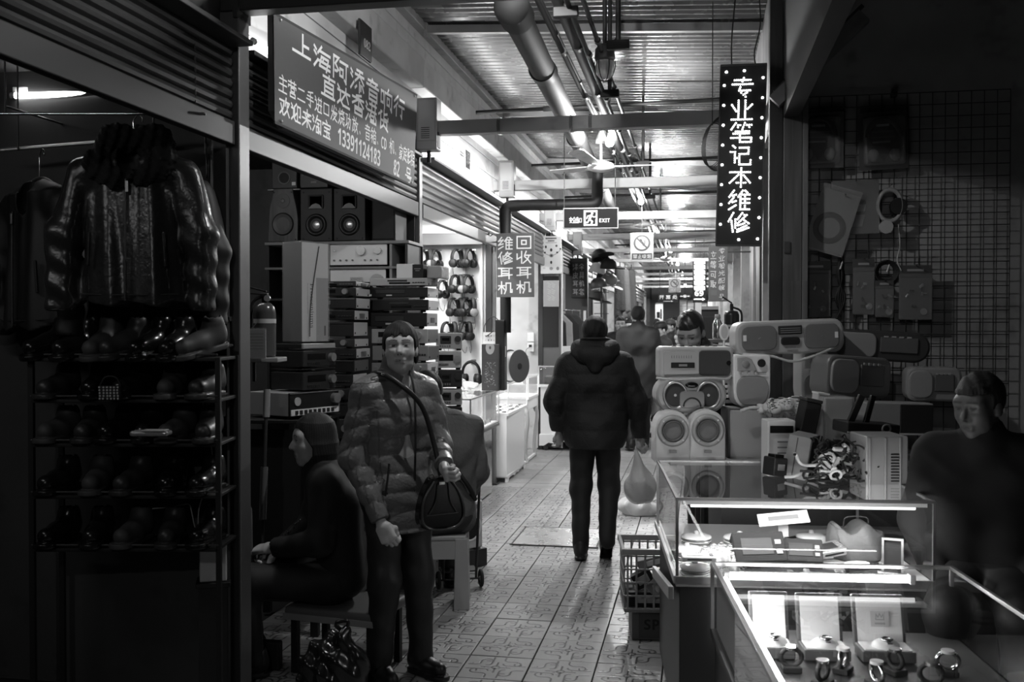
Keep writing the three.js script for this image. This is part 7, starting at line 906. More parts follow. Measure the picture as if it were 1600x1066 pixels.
// joints of a standing adult 1.7 m tall, facing +z; his or her right is at -x
const STAND = { hip: [0, 0.92, 0], chest: [0, 1.26, -0.005], neck: [0, 1.44, -0.02], head: [0, 1.585, 0.015], rs: [-0.175, 1.385, -0.015], re: [-0.235, 1.1, -0.03], rw: [-0.235, 0.86, 0.05], ls: [0.175, 1.385, -0.015], le: [0.235, 1.1, -0.03], lw: [0.235, 0.86, 0.05], rh: [-0.085, 0.9, 0], rk: [-0.095, 0.49, 0.015], ra: [-0.1, 0.085, -0.02], lh: [0.085, 0.9, 0], lk: [0.095, 0.49, 0.015], la: [0.1, 0.085, -0.02], headRot: [0, 0, 0], rHand: [0, 0], lHand: [0, 0] };
function person(label, pos, turn, o) {
  const J = { ...STAND, ...o.pose }, t = thing('person', label, 'person', pos, turn); t.scale.setScalar(o.scale ?? 1);
  const fine = !!o.fine, cell = fine ? 0.011 : o.cell ?? 0.02, skin = o.skin ?? 0.36, bulk = o.bulk ?? 1;
  const bounds = (pts, m) => [[0, 1, 2].map((i) => Math.min(...pts.map((p) => p[i])) - m), [0, 1, 2].map((i) => Math.max(...pts.map((p) => p[i])) + m)];
  // body: slim under the clothes, with head and hands on it
  const inner = union([cap(J.hip, J.chest, 0.1, 0.1), cap(J.chest, J.neck, 0.09, 0.055), cap(J.rs, J.re, 0.045, 0.038), cap(J.re, J.rw, 0.038, 0.026), cap(J.ls, J.le, 0.045, 0.038), cap(J.le, J.lw, 0.038, 0.026), cap(J.rs, J.ls, 0.05), cap(J.rh, J.rk, 0.07, 0.048), cap(J.rk, J.ra, 0.048, 0.036), cap(J.lh, J.lk, 0.07, 0.048), cap(J.lk, J.la, 0.048, 0.036)], 0.03);
  const all = [J.hip, J.chest, J.neck, J.rs, J.ls, J.re, J.le, J.rw, J.lw, J.rk, J.lk, J.ra, J.la, J.rh, J.lh], bb = bounds(all, 0.13), bodyG = nets(inner, bb[0], bb[1], 0.024, () => skin);
  const hg = headGeo(skin, fine), hm = new THREE.Matrix4().makeRotationFromEuler(new THREE.Euler(J.headRot[0], J.headRot[1], J.headRot[2], 'YXZ')).setPosition(...J.head); hg.applyMatrix4(hm);
  const hand = (e, w, side, [roll, curl, bend]) => { const dir = V(...w).sub(V(...e)).normalize(), g = handGeo(curl ?? 0.35, side, skin, fine), q = new THREE.Quaternion().setFromUnitVectors(V(0, 1, 0), dir); g.rotateX(bend ?? 0); g.rotateY(roll); g.applyQuaternion(q); g.translate(w[0] + dir.x * 0.03, w[1] + dir.y * 0.03, w[2] + dir.z * 0.03); return g; };
  const pieces = [bodyG, hg]; if (J.rHand) pieces.push(hand(J.re, J.rw, 1, J.rHand)); if (J.lHand) pieces.push(hand(J.le, J.lw, -1, J.lHand));
  const body = new THREE.Mesh(mergeGeometries(pieces.map((g) => { g.deleteAttribute('uv'); return g; })), SKIN); body.name = 'body'; body.castShadow = body.receiveShadow = true; t.add(body);
  const hp = (g, m, name) => { const h = new THREE.Mesh(g, m); h.name = name; h.applyMatrix4(hm); h.castShadow = true; t.add(h); return h; };
  if (o.hair !== null) hp(hairGeo(o.hair || 'short', fine), o.hairMat || HAIR, 'hair'); if (o.hat) hp(capHat(), o.hat, 'hat');
  // jacket: torso with a hem, sleeves, collar
  const quilt = o.quilt ? (v) => o.quilt * (Math.abs(Math.sin(v * Math.PI / (o.pitch ?? 0.085))) ** 0.55 - 0.55) : () => 0, tw = 0.088 * bulk, T = 0.112 * bulk;
  const up = V(...J.chest).sub(V(...J.hip)).normalize(), side = V(...J.ls).sub(V(...J.rs)).normalize(), off = (p, s, k = 1) => [p[0] + side.x * s * k, p[1] + side.y * s * k, p[2] + side.z * s * k], hemD = o.hem ?? -0.1;
  const torso = union([cap(off(J.hip, -tw), off(J.chest, -tw * 1.05), T * 1.02, T), cap(off(J.hip, tw), off(J.chest, tw * 1.05), T * 1.02, T), cap(off(J.chest, -tw * 0.9), lerp3(J.rs, J.neck, 0.35), T * 0.95, 0.062), cap(off(J.chest, tw * 0.9), lerp3(J.ls, J.neck, 0.35), T * 0.95, 0.062), cap(J.rs, J.ls, 0.066 * bulk), cap(J.chest, J.neck, T, 0.07), ...(hemD < -0.12 ? [cap(J.hip, [J.hip[0], J.hip[1] + hemD, J.hip[2]], 0.17 * bulk, 0.18 * bulk)] : [])], 0.07);
  const sl = (s, e, w) => { const L1 = V(...s).distanceTo(V(...e)), L2 = V(...e).distanceTo(V(...w)), f = union([cap(s, e, 0.072 * bulk, 0.064 * bulk), cap(e, w, 0.064 * bulk, 0.047 * bulk)], 0.035); return (x, y, z) => { const p = V(x, y, z), dE = p.distanceTo(V(...w)), v = dE; const wd = V(...w).sub(V(...e)).normalize(), past = (x - w[0]) * wd.x + (y - w[1]) * wd.y + (z - w[2]) * wd.z; return Math.max(f(x, y, z) - quilt(v), past - 0.012); }; };
  const R_ = sl(J.rs, J.re, J.rw), L_ = sl(J.ls, J.le, J.lw), wob = (x, y, z) => (o.fold ?? 0.004) * (Math.sin(x * 31 + y * 23) * Math.sin(z * 29 - y * 17 + 1));
  const collar = o.collar ? (() => { const h = o.collar, a = J.neck, b = [lerp3(J.neck, J.head, h)[0], lerp3(J.neck, J.head, h)[1], lerp3(J.neck, J.head, h)[2]]; const f = cap([a[0], a[1] - 0.03, a[2]], b, 0.092 * Math.sqrt(bulk), 0.078); const g = cap(lerp3(a, b, 0.25), lerp3(a, b, 2), 0.052, 0.06); return (x, y, z) => Math.max(f(x, y, z), -g(x, y, z)); })() : null;
  const jf = (x, y, z) => { const s = (x - J.hip[0]) * up.x + (y - J.hip[1]) * up.y + (z - J.hip[2]) * up.z; let d = Math.max(torso(x, y, z) - quilt(s) + wob(x, y, z), hemD - s); const nk = Math.hypot(x - J.neck[0], z - J.neck[2] - 0.01); d = Math.max(d, o.collar ? -1 : Math.min(0.06 - nk, y - J.neck[1] - 0.005) * 0 + (y > J.neck[1] - 0.01 ? 0.058 - nk : -1)); d = smin(d, Math.min(R_(x, y, z), L_(x, y, z)) + wob(y, x, z), 0.025); if (collar) d = smin(d, collar(x, y, z), 0.02); return d; };
  const jb = bounds([off(J.hip, -0.2), off(J.hip, 0.2), J.chest, J.neck, J.rs, J.ls, J.re, J.le, J.rw, J.lw, [J.hip[0], J.hip[1] + hemD, J.hip[2] + 0.1], [J.hip[0], J.hip[1], J.hip[2] - 0.1], lerp3(J.neck, J.head, 0.75)], 0.12);
  fm('jacket', jf, jb[0], jb[1], cell, o.jacket, t);
  // trousers
  const leg = (h, k, a) => chain([h, k, a], [0.098 * Math.sqrt(bulk), 0.073, 0.058], 0.05), rl = leg(J.rh, J.rk, J.ra), ll = leg(J.lh, J.lk, J.la), seat = union([cap(off(J.hip, -0.07), off(J.hip, 0.07), 0.115 * Math.sqrt(bulk)), cap(J.rh, J.lh, 0.1)], 0.04);
  const pf = (x, y, z) => Math.max(smin(smin(rl(x, y, z), ll(x, y, z), 0.012), seat(x, y, z), 0.05) + 0.004 * Math.sin(y * 38 + x * 16) * Math.sin(z * 21 + y * 9), (J.ra[1] < 0.3 ? Math.min(J.ra[1], J.la[1]) - 0.03 - y : -1));
  const pb = bounds([J.hip, J.rh, J.lh, J.rk, J.lk, J.ra, J.la], 0.15); fm('trousers', pf, pb[0], pb[1], cell * 1.15, o.trousers || MAT.black, t);
  for (const [a, k, nm] of [[J.ra, J.rk, o.rShoe], [J.la, J.lk, o.lShoe]]) { const s = mk('shoe', shoeGeo(fine), o.shoes || MAT.blackSatin, t, { raw: true }); s.position.set(a[0], Math.max(0, a[1] - 0.085), a[2] + 0.02); s.rotation.set(nm?.[0] ?? 0, nm?.[1] ?? (a[0] < 0 ? -0.15 : 0.15), 0, 'YXZ'); if (nm?.[2]) s.position.y += nm[2]; }
  return t;
}
const shoeF = (x, y, z) => { const sole = Math.max(Math.hypot(x / (z > 0.02 ? 0.046 : 0.036), clamp(z - 0.03, -1, 1) / 0.135) - 1, 0) ; const u = union([cap([0, 0.045, 0.11], [0, 0.04, 0.03], 0.034, 0.042), cap([0, 0.045, 0.03], [0, 0.06, -0.055], 0.04, 0.04), cap([0, 0.06, -0.04], [0, 0.11, -0.045], 0.042, 0.044)], 0.035)(x, y, z); const s2 = Math.max(cap([0, 0.01, 0.115], [0, 0.01, -0.06], 0.047, 0.042)(x, y * 1, z), y - 0.022, -y); return smin(Math.max(u, 0.012 - y, -cap([0, 0.1, -0.045], [0, 0.2, -0.05], 0.03)(x, y, z)), s2, 0.006) + sole * 0; };
const shoeCache = {}; function shoeGeo(fine) { return shoeCache[fine] || (shoeCache[fine] = nets(shoeF, [-0.07, -0.01, -0.13], [0.07, 0.18, 0.19], fine ? 0.006 : 0.012)); }

const puffer = mt(0.14, 0.38, 0, { bump: TEX.crease, bs: 0.006 }), blackPuffer = mt(0.011, 0.72, 0, { bump: TEX.crease, bs: 0.006 }), coat = mt(0.028, 0.85, 0, { bump: TEX.weave, bs: 0.001 });
// the woman in the quilted jacket
{
  const g = ground(620, 4.45), turn = R(50);
  const w = person('woman standing in a grey quilted down jacket, looking towards the camera', g, turn, {
    scale: 0.925, fine: true, skin: 0.5, hair: 'tied', jacket: puffer, quilt: 0.011, pitch: 0.088, bulk: 0.88, collar: 0.62, hem: -0.2, trousers: mt(0.014, 0.6), fold: 0.003,
    pose: { re: [-0.235, 1.09, -0.03], rw: [-0.175, 0.81, 0.12], le: [0.225, 1.12, 0.04], lw: [0.1, 1.05, 0.25], head: [0.0, 1.59, 0.03], headRot: [-0.16, -0.62, 0.02], rHand: [1.64, 0.95], lHand: [1.2, 1.15], rk: [-0.09, 0.49, 0.03], ra: [-0.1, 0.085, 0.0], lk: [0.1, 0.49, 0.03], la: [0.12, 0.085, 0.03] },
  });
  const jk = w; mk('zip', tb([[0.02, 1.5, 0.075], [0.015, 1.4, 0.125], [0.01, 1.2, 0.146], [0.005, 1.0, 0.145], [0, 0.83, 0.14]], 0.006, 24, 6), MAT.dark, jk);
  mk('pocket_zip', tb([[-0.12, 1.06, 0.118], [-0.13, 0.99, 0.12], [-0.14, 0.91, 0.115]], 0.005, 10, 5), MAT.black, jk);
  const P = (x, y, z) => { const v = V(x, y, z).multiplyScalar(0.925).applyAxisAngle(V(0, 1, 0), turn); return V(g[0] + v.x, v.y, g[2] + v.z); };
  const hb = thing('shoulder_bag', 'dark leather shoulder bag with rolled edges at the hip of the woman in quilted grey', 'bag', P(0.07, 0.765, 0.25), turn + R(-10));
  const q = new THREE.Shape(); q.moveTo(-0.035, 0.2); q.quadraticCurveTo(-0.085, 0.13, -0.088, 0.04); q.quadraticCurveTo(-0.085, 0, -0.04, 0); q.lineTo(0.05, 0.0); q.quadraticCurveTo(0.1, 0.0, 0.1, 0.05); q.quadraticCurveTo(0.09, 0.14, 0.045, 0.2); q.closePath();
  mk('bag_body', ex(q, 0.045, 0.012).translate(0, 0, -0.03), MAT.blackGloss, hb); mk('piping', tb([[-0.035, 0.2, 0.032], [-0.085, 0.12, 0.032], [-0.09, 0.03, 0.032], [-0.04, -0.006, 0.032], [0.06, -0.006, 0.032], [0.106, 0.04, 0.032], [0.09, 0.13, 0.032], [0.045, 0.2, 0.032]], 0.006, 40, 7), mt(0.05, 0.25), hb); mk('seam', [tb([[-0.02, 0.19, 0.03], [-0.03, 0.11, 0.032], [-0.06, 0.06, 0.032]], 0.003, 10, 5), tb([[0.03, 0.19, 0.03], [0.04, 0.11, 0.032], [0.07, 0.06, 0.032]], 0.003, 10, 5), bx(0.005, 0.055, 0.03, 0.15, 0.004, 0.004)], MAT.dark, hb); for (const s of [-1, 1]) mk('ring', to(new THREE.TorusGeometry(0.014, 0.003, 6, 18), s * 0.035, 0.212, 0.0), MAT.chrome, hb); mk('clasp', bx(0.0, 0.19, 0.03, 0.03, 0.016, 0.008, 0.003), MAT.chrome, hb);
  const inv = (p) => { const v = p.clone().sub(hb.position).applyAxisAngle(V(0, 1, 0), -(turn + R(-10))); return [v.x, v.y, v.z]; };
  const strapPts = [[0.085, 1.0, 0.245], [0.07, 1.15, 0.21], [0.02, 1.33, 0.178], [-0.06, 1.425, 0.13], [-0.105, 1.475, 0.05], [-0.1, 1.47, -0.06], [-0.02, 1.36, -0.15]].map((p) => inv(P(...p)));
  const cv = new THREE.CatmullRomCurve3(strapPts.map((p) => V(...p))), sg = new THREE.TubeGeometry(cv, 40, 0.012, 8); mk('strap', sg, mt(0.02, 0.4), hb); mk('buckle', sp(...strapPts[4], 0.014, 10, 0.6, 1.2), MAT.chrome, hb);
}
// the seated woman
{
  const g = ground(512, 4.62), turn = R(-64);
  person('woman in black seated low, in profile with bobbed hair and folded hands', g, turn, {
    scale: 0.96, fine: true, skin: 0.4, hair: 'bob', jacket: mt(0.006, 0.75), bulk: 1.0, hem: -0.06, trousers: mt(0.006, 0.7), collar: 0.3,
    pose: { hip: [0, 0.44, -0.06], chest: [0, 0.78, -0.02], neck: [0, 0.95, 0.03], head: [0, 1.088, 0.075], headRot: [0.02, 0.1, 0], rs: [-0.16, 0.89, 0.02], ls: [0.16, 0.89, 0.02], re: [-0.23, 0.64, 0.06], le: [0.22, 0.64, 0.06], rw: [-0.06, 0.555, 0.24], lw: [0.08, 0.6, 0.25], rHand: [2.4, 0.5], lHand: [-0.9, 0.55], rh: [-0.09, 0.42, 0], lh: [0.09, 0.42, 0], rk: [-0.11, 0.46, 0.4], lk: [0.11, 0.46, 0.4], ra: [-0.1, 0.085, 0.36], la: [0.1, 0.085, 0.36] },
  });
  { const t = scene.children[scene.children.length - 1], a = [-0.23, 0.64, 0.06], b = [-0.06, 0.555, 0.24], list = []; for (let k = 0; k < 70; k++) { const u = rr(0.2, 0.75), th = rr(0, 6.28), c = lerp3(a, b, u); list.push(sp(c[0] + Math.cos(th) * 0.062, c[1] + Math.sin(th) * 0.062, c[2] + Math.cos(th) * 0.03, rr(0.003, 0.007), 6)); } mk('sequin_cuff', list, mt(0.25, 0.12, 0.9), t, { kind: 'stuff' }); }
  const s = thing('bench', 'low bench with a pale padded edge under the seated woman', 'bench', [g[0] + 0.1, 0, g[2] + 0.02], R(-8)); mk('pad', bx(0, 0.285, 0, 0.46, 0.05, 0.36, 0.02), mt(0.12, 0.5), s); mk('edge', bx(0.0, 0.265, 0.181, 0.46, 0.03, 0.01, 0.004), mt(0.25, 0.5), s); for (const [a, b] of [[-1, -1], [1, -1], [-1, 1], [1, 1]]) mk('leg', bx(a * 0.19, 0.13, b * 0.14, 0.03, 0.26, 0.03), MAT.black, s);
  const b = ground(520, 4.15), bag = thing('plastic_bag', 'shiny black plastic bag slumped on the floor below the seated woman', 'bag', b); fm('bag', (x, y, z) => Math.max(union([ell([0, 0.12, 0], [0.15, 0.16, 0.13]), cap([0.02, 0.22, 0], [0.06, 0.3, 0.02], 0.05, 0.03)], 0.05)(x, y, z) + 0.012 * Math.sin(x * 42 + y * 30) * Math.sin(z * 38 - y * 25) + 0.006 * Math.sin(x * 90), -y), [-0.2, -0.02, -0.18], [0.2, 0.36, 0.18], 0.011, mt(0.01, 0.2), bag); mk('knot', tb([[0.05, 0.3, 0.02], [0.02, 0.34, 0.03], [0.07, 0.35, 0.02], [0.06, 0.3, 0.02]], 0.009, 14, 6), MAT.blackGloss, bag);
}
// the figure behind, seated on a stool with its back to the camera
{
  const g = ground(690, 5.62);
  person('person seated on a plastic stool with back turned, in a rumpled grey coat', g, R(204), {
    scale: 0.97, fine: false, cell: 0.013, skin: 0.28, hair: 'short', jacket: mt(0.085, 0.75, 0, { bump: TEX.crease, bs: 0.006 }), bulk: 0.98, hem: -0.12, trousers: mt(0.02, 0.7), fold: 0.009, collar: 0.2,
    pose: { hip: [0, 0.53, -0.04], chest: [0, 0.9, 0.0], neck: [0.03, 1.1, 0.05], head: [0.06, 1.225, 0.09], headRot: [0.3, 0.3, -0.3], rs: [-0.18, 1.03, 0.03], ls: [0.19, 1.03, 0.03], re: [-0.22, 0.76, 0.02], le: [0.22, 0.76, 0.06], rw: [-0.2, 0.58, 0.24], lw: [0.16, 0.6, 0.3], rh: [-0.09, 0.51, 0], lh: [0.09, 0.51, 0], rk: [-0.13, 0.5, 0.4], lk: [0.12, 0.5, 0.4], ra: [-0.12, 0.085, 0.4], la: [0.12, 0.085, 0.4] },
  });
  { const t = scene.children[scene.children.length - 1]; mk('shoulder_strap', tb([[0.13, 1.07, 0.0], [0.1, 1.0, -0.1], [0.0, 0.88, -0.155], [-0.12, 0.72, -0.16], [-0.18, 0.62, -0.1]], 0.014, 24, 6), MAT.black, t); mk('strap_buckle', bx(0.03, 0.92, -0.158, 0.035, 0.03, 0.012, 0.003, 0, 0, 0.9), MAT.darkMetal, t); }
  const st = thing('plastic_stool', 'pale plastic stool under the seated figure in grey', 'stool', [g[0], 0, g[2]], R(12)); mk('seat', bx(0, 0.395, 0, 0.28, 0.03, 0.24, 0.012), mt(0.35, 0.4), st); for (const [a, b] of [[-1, -1], [1, -1], [-1, 1], [1, 1]]) { mk('leg', ex([[-0.04, 0], [0.04, 0], [0.032, 0.39], [-0.032, 0.39]], 0.03, 0.004).translate(a * 0.115, 0, b * 0.105 - 0.015), mt(0.35, 0.4), st); } for (const z of [0.115, -0.115]) mk('apron', bx(0, 0.33, z, 0.2, 0.1, 0.012), mt(0.33, 0.4), st);
  const tl = ground(718, 5.95), tr = thing('shopping_trolley', 'folding trolley with black spoked wheels behind the plastic stool', 'trolley', [tl[0], 0, tl[2]], R(24)); for (const s of [-1, 1]) { mk('tyre', to(new THREE.TorusGeometry(0.043, 0.011, 8, 30).rotateY(Math.PI / 2), s * 0.13, 0.055, 0), MAT.rubber, tr); mk('hub', bar([s * 0.12, 0.055, 0], [s * 0.14, 0.055, 0], 0.012), MAT.silver, tr); mk('spokes', [0, 1, 2, 3, 4].map((k) => bar([s * 0.13, 0.055, 0], [s * 0.13, 0.055 + Math.sin(k * 1.257) * 0.04, Math.cos(k * 1.257) * 0.04], 0.003, 0.003, 5)), MAT.grey, tr); } mk('axle', bar([-0.14, 0.055, 0], [0.14, 0.055, 0], 0.006), MAT.darkMetal, tr); mk('upright', [bar([-0.1, 0.06, 0], [-0.1, 0.62, 0.1], 0.008), bar([0.1, 0.06, 0], [0.1, 0.62, 0.1], 0.008), bar([-0.1, 0.62, 0.1], [0.1, 0.62, 0.1], 0.009)], MAT.darkMetal, tr); mk('toe_plate', bx(0, 0.1, -0.06, 0.22, 0.01, 0.12, 0.003), MAT.darkMetal, tr);
  const sb = ground(725, 6.5), bx2 = thing('white_speaker', 'white square loudspeaker with a black round cone on the floor by the mirrored counter', 'loudspeaker', [sb[0], 0.12, sb[2]], R(52)); const hgt = 0.31; mk('cabinet', bx(0, hgt / 2, 0, 0.22, hgt, 0.12, 0.012), mt(0.6, 0.4), bx2); mk('cone_ring', to(new THREE.TorusGeometry(0.085, 0.008, 8, 36), 0, hgt * 0.46, 0.062), MAT.white, bx2); mk('cone', disc(0, hgt * 0.46, 0.06, 0.08, 0.006, 32), MAT.black, bx2); mk('label', bx(0.02, hgt * 0.88, 0.061, 0.12, 0.03, 0.003), MAT.grey, bx2);
  const lo = thing('low_box', 'dark flat carton under the white square loudspeaker', 'box', [sb[0], 0, sb[2]], R(52)); mk('body', bx(0, 0.058, 0, 0.26, 0.115, 0.16, 0.004), MAT.dark, lo); mk('tape', bx(0, 0.116, 0, 0.05, 0.002, 0.15), MAT.grey, lo);
  const pp = at(668, 1046, 4.5), pa = tag(mk('paper_scrap', ex([[-0.035, 0], [0.0, 0.035], [0.045, 0.02], [0.05, -0.01], [0.0, -0.025]], 0.002).rotateX(-Math.PI / 2), mt(0.5, 0.7)), 'white paper scrap on the tiles beside the shoe of the woman in quilted grey', 'paper'); pa.position.set(pp.x, 0.003, pp.z);
}
// the walking man
{
  const g = ground(930, 6.75), turn = Math.PI + R(6);
  person('man in a black hooded down jacket walking away with a carrier bag', g, turn, {
    scale: 0.955, fine: false, cell: 0.012, skin: 0.36, hair: 'shaggy', jacket: blackPuffer, quilt: 0.009, pitch: 0.13, bulk: 1.12, hem: -0.13, trousers: mt(0.012, 0.7), collar: 0.5, shoes: mt(0.02, 0.5),
    rShoe: [0.75, 0.1, 0.02], lShoe: [0.1, -0.05, 0],
    pose: { rs: [-0.19, 1.38, -0.015], ls: [0.19, 1.38, -0.015], re: [-0.3, 1.11, 0.0], rw: [-0.315, 0.87, 0.07], le: [0.29, 1.12, -0.05], lw: [0.26, 0.92, 0.03], rk: [-0.1, 0.5, 0.06], ra: [-0.085, 0.15, -0.13], lk: [0.1, 0.49, 0.04], la: [0.1, 0.085, -0.06], head: [0.0, 1.575, 0.035], headRot: [0.05, -0.28, 0], rHand: [-1.4, 1.2], lHand: [1.5, 0.6] },
  });
  const hd = thing('hood', 'black hood lying on the back of the walking man', 'hood', [g[0], 0, g[2]], turn); hd.scale.setScalar(0.955); fm('hood', (x, y, z) => Math.max(union([cap([-0.11, 1.49, -0.06], [0.11, 1.49, -0.06], 0.065), cap([-0.07, 1.45, -0.11], [0.07, 1.45, -0.11], 0.07), cap([0, 1.36, -0.12], [0, 1.45, -0.11], 0.05)], 0.05)(x, y, z), -cap([0, 1.5, 0.02], [0, 1.62, 0.02], 0.075)(x, y, z)), [-0.22, 1.26, -0.24], [0.22, 1.62, 0.06], 0.012, blackPuffer, hd); mk('trim', tb([[-0.15, 1.51, -0.0], [-0.1, 1.55, -0.07], [0, 1.56, -0.1], [0.1, 1.55, -0.07], [0.15, 1.51, 0.0]], 0.012, 20, 6), MAT.black, hd);
  const bp = at(1000, 785, 6.72), bh = yOf(703, 6.72) - yOf(787, 6.72), b = thing('carrier_bag', 'pale translucent carrier bag, half full, in the right hand of the walking man', 'bag', [bp.x, yOf(787, 6.72), bp.z], YAW);
  fm('bag', (x, y, z) => Math.max(union([ell([0, 0.1, 0], [0.115, 0.11, 0.08]), cap([0, 0.16, 0], [-0.028, bh, 0], 0.07, 0.008)], 0.05)(x, y, z) + 0.005 * Math.sin(x * 60 + y * 18) * Math.sin(y * 22 + z * 40), -Math.max(0, 0) - y), [-0.14, -0.02, -0.12], [0.14, bh + 0.03, 0.12], 0.008, mt(0.72, 0.35, 0, { transmission: 0.4, thickness: 0, bump: TEX.crease, bs: 0.006 }), b); fm('contents', union([ell([0.01, 0.07, 0], [0.085, 0.065, 0.055]), ell([-0.02, 0.085, 0.01], [0.06, 0.06, 0.05])], 0.03), [-0.12, -0.01, -0.09], [0.12, 0.17, 0.09], 0.012, mt(0.06, 0.6), b);
  const wp = ground(998, 8.3), wb = thing('plastic_bag', 'white plastic bag lying on the floor behind the carrier bag', 'bag', wp); fm('bag', (x, y, z) => Math.max(ell([0, 0.06, 0], [0.17, 0.09, 0.13])(x, y, z) + 0.012 * Math.sin(x * 38 + z * 20) * Math.sin(z * 40 + y * 30), -y), [-0.22, -0.02, -0.17], [0.22, 0.18, 0.17], 0.011, mt(0.75, 0.4, 0, { transmission: 0.3, thickness: 0 }), wb); mk('handle', tb([[0.1, 0.1, 0], [0.16, 0.13, 0.02], [0.2, 0.08, 0.03], [0.17, 0.03, 0.04]], 0.01, 14, 6), MAT.bagPlastic, wb);
}
// people farther down the aisle
person('man in a long grey coat walking away beyond the man with the carrier bag', ground(997, 12.6), Math.PI + R(8), { scale: 1.06, skin: 0.32, hair: 'short', jacket: coat, bulk: 1.12, hem: -0.3, collar: 0.4, trousers: MAT.black, cell: 0.018, pose: { re: [-0.24, 1.1, 0.02], rw: [-0.2, 0.92, 0.16], ra: [-0.09, 0.085, 0.08], rk: [-0.09, 0.49, 0.08], la: [0.09, 0.1, -0.1] } });
person('man with a pale square face walking towards the camera in a dark jacket', ground(970, 15.4), R(-6), { scale: 1.0, skin: 0.4, hair: 'short', jacket: MAT.black, bulk: 1.1, collar: 0.2, cell: 0.02, pose: { headRot: [0, 0.1, 0] } });
person('pale-faced person half hidden behind the long grey coat', ground(984, 17.5), R(10), { scale: 0.98, skin: 0.55, hair: 'shaggy', jacket: mt(0.02, 0.7), cell: 0.024, collar: 0.4 });
person('man in a flat black cap turned left, right of the long grey coat', ground(1034, 13.9), R(-70), { scale: 0.95, skin: 0.42, hair: 'short', hat: MAT.black, jacket: mt(0.03, 0.7), bulk: 1.1, collar: 0.3, cell: 0.02, pose: { headRot: [0.25, 0.2, 0] } });
person('person in a dark cap behind the man in the flat cap', ground(1048, 17.5), R(-60), { scale: 0.98, skin: 0.4, hair: 'short', hat: MAT.dark, jacket: MAT.black, cell: 0.024, collar: 0.3, pose: { headRot: [0.1, 0, 0] } });
person('bare-headed man deep in the aisle between the caps and the leaning woman', ground(1054, 21), R(-25), { scale: 1.02, skin: 0.38, hair: 'short', jacket: MAT.dark, cell: 0.028 });
person('person with glasses and dark hair just behind the leaning woman', ground(1067, 11.6), R(-50), { scale: 0.9, skin: 0.4, hair: 'bob', jacket: MAT.black, cell: 0.022, collar: 0.4, pose: { headRot: [0.3, 0, 0] } });
person('person in black far down the aisle left of the flat cap', ground(1026, 22), R(170), { scale: 1.0, skin: 0.3, hair: 'short', jacket: MAT.black, cell: 0.028 });
person('distant walker near the light box', ground(1086, 25), R(160), { scale: 1.0, skin: 0.35, hair: 'short', jacket: mt(0.06, 0.7), cell: 0.03 });
person('dark-haired woman bending over the stall behind the cassette radio, one ear showing', ground(1112, 6.3), R(-35), { scale: 1.02, cell: 0.016, skin: 0.34, hair: 'short', hairMat: mt(0.018, 0.35), jacket: mt(0.02, 0.7), bulk: 1.1, collar: 0.3, pose: { chest: [0, 1.22, 0.06], neck: [0, 1.4, 0.14], head: [0.0, 1.5, 0.22], headRot: [0.5, 0.3, 0], rs: [-0.17, 1.34, 0.1], ls: [0.17, 1.34, 0.1], re: [-0.22, 1.08, 0.2], rw: [-0.1, 0.98, 0.4], le: [0.22, 1.08, 0.2], lw: [0.1, 0.98, 0.4] } });
person('seller of the headphone stall leaning a pale-sleeved forearm on the nearest left glass case', [-2.72, 0, -9.0], R(88), { scale: 1, cell: 0.016, skin: 0.42, hair: 'short', jacket: mt(0.55, 0.7), trousers: MAT.dark, hem: -0.05, pose: { hip: [0, 0.6, -0.05], chest: [0, 0.95, 0.0], neck: [0, 1.13, 0.04], head: [0, 1.27, 0.08], headRot: [0.35, 0, 0], rs: [-0.17, 1.07, 0.03], ls: [0.17, 1.07, 0.03], re: [-0.26, 0.95, 0.24], le: [0.22, 1.04, 0.34], rw: [-0.16, 1.02, 0.42], lw: [0.08, 1.03, 0.56], rh: [-0.09, 0.58, 0], lh: [0.09, 0.58, 0], rk: [-0.11, 0.52, 0.24], lk: [0.11, 0.52, 0.24], ra: [-0.1, 0.085, 0.2], la: [0.1, 0.085, 0.2] } });
{ const s = thing('stool', 'stool under the seller of the headphone stall', 'stool', [-2.78, 0, -9.0]); mk('seat', lt([[0, 0.47], [0.15, 0.47], [0.16, 0.455], [0.15, 0.44], [0, 0.44]], 20), MAT.dark, s); for (let k = 0; k < 4; k++) mk('leg', bar([Math.cos(k * 1.57 + 0.8) * 0.15, 0, Math.sin(k * 1.57 + 0.8) * 0.15], [Math.cos(k * 1.57 + 0.8) * 0.1, 0.45, Math.sin(k * 1.57 + 0.8) * 0.1], 0.012), MAT.darkMetal, s); }
// the stall keeper at the right edge
person('stall keeper in black seated at the right edge, face turned left in deep shadow', [at(1540, 508, 3.8).x, 0, at(1540, 508, 3.8).z], R(-15), { scale: 0.98, cell: 0.014, fine: false, skin: 0.07, hair: 'short', jacket: mt(0.003, 0.9), trousers: MAT.black, bulk: 1.15, collar: 0.3, hem: -0.06, pose: { hip: [0, 0.62, -0.06], chest: [0, 0.98, -0.02], neck: [0, 1.16, 0.02], head: [-0.02, 1.295, 0.05], headRot: [0.15, -0.6, 0], rs: [-0.18, 1.1, 0.0], ls: [0.18, 1.1, 0.0], re: [-0.24, 0.83, -0.02], le: [0.24, 0.83, -0.02], rw: [-0.16, 0.62, 0.1], lw: [0.16, 0.62, 0.1], rh: [-0.09, 0.6, 0], lh: [0.09, 0.6, 0], rk: [-0.12, 0.58, 0.38], lk: [0.12, 0.58, 0.38], ra: [-0.12, 0.2, 0.3], la: [0.12, 0.2, 0.3] } });
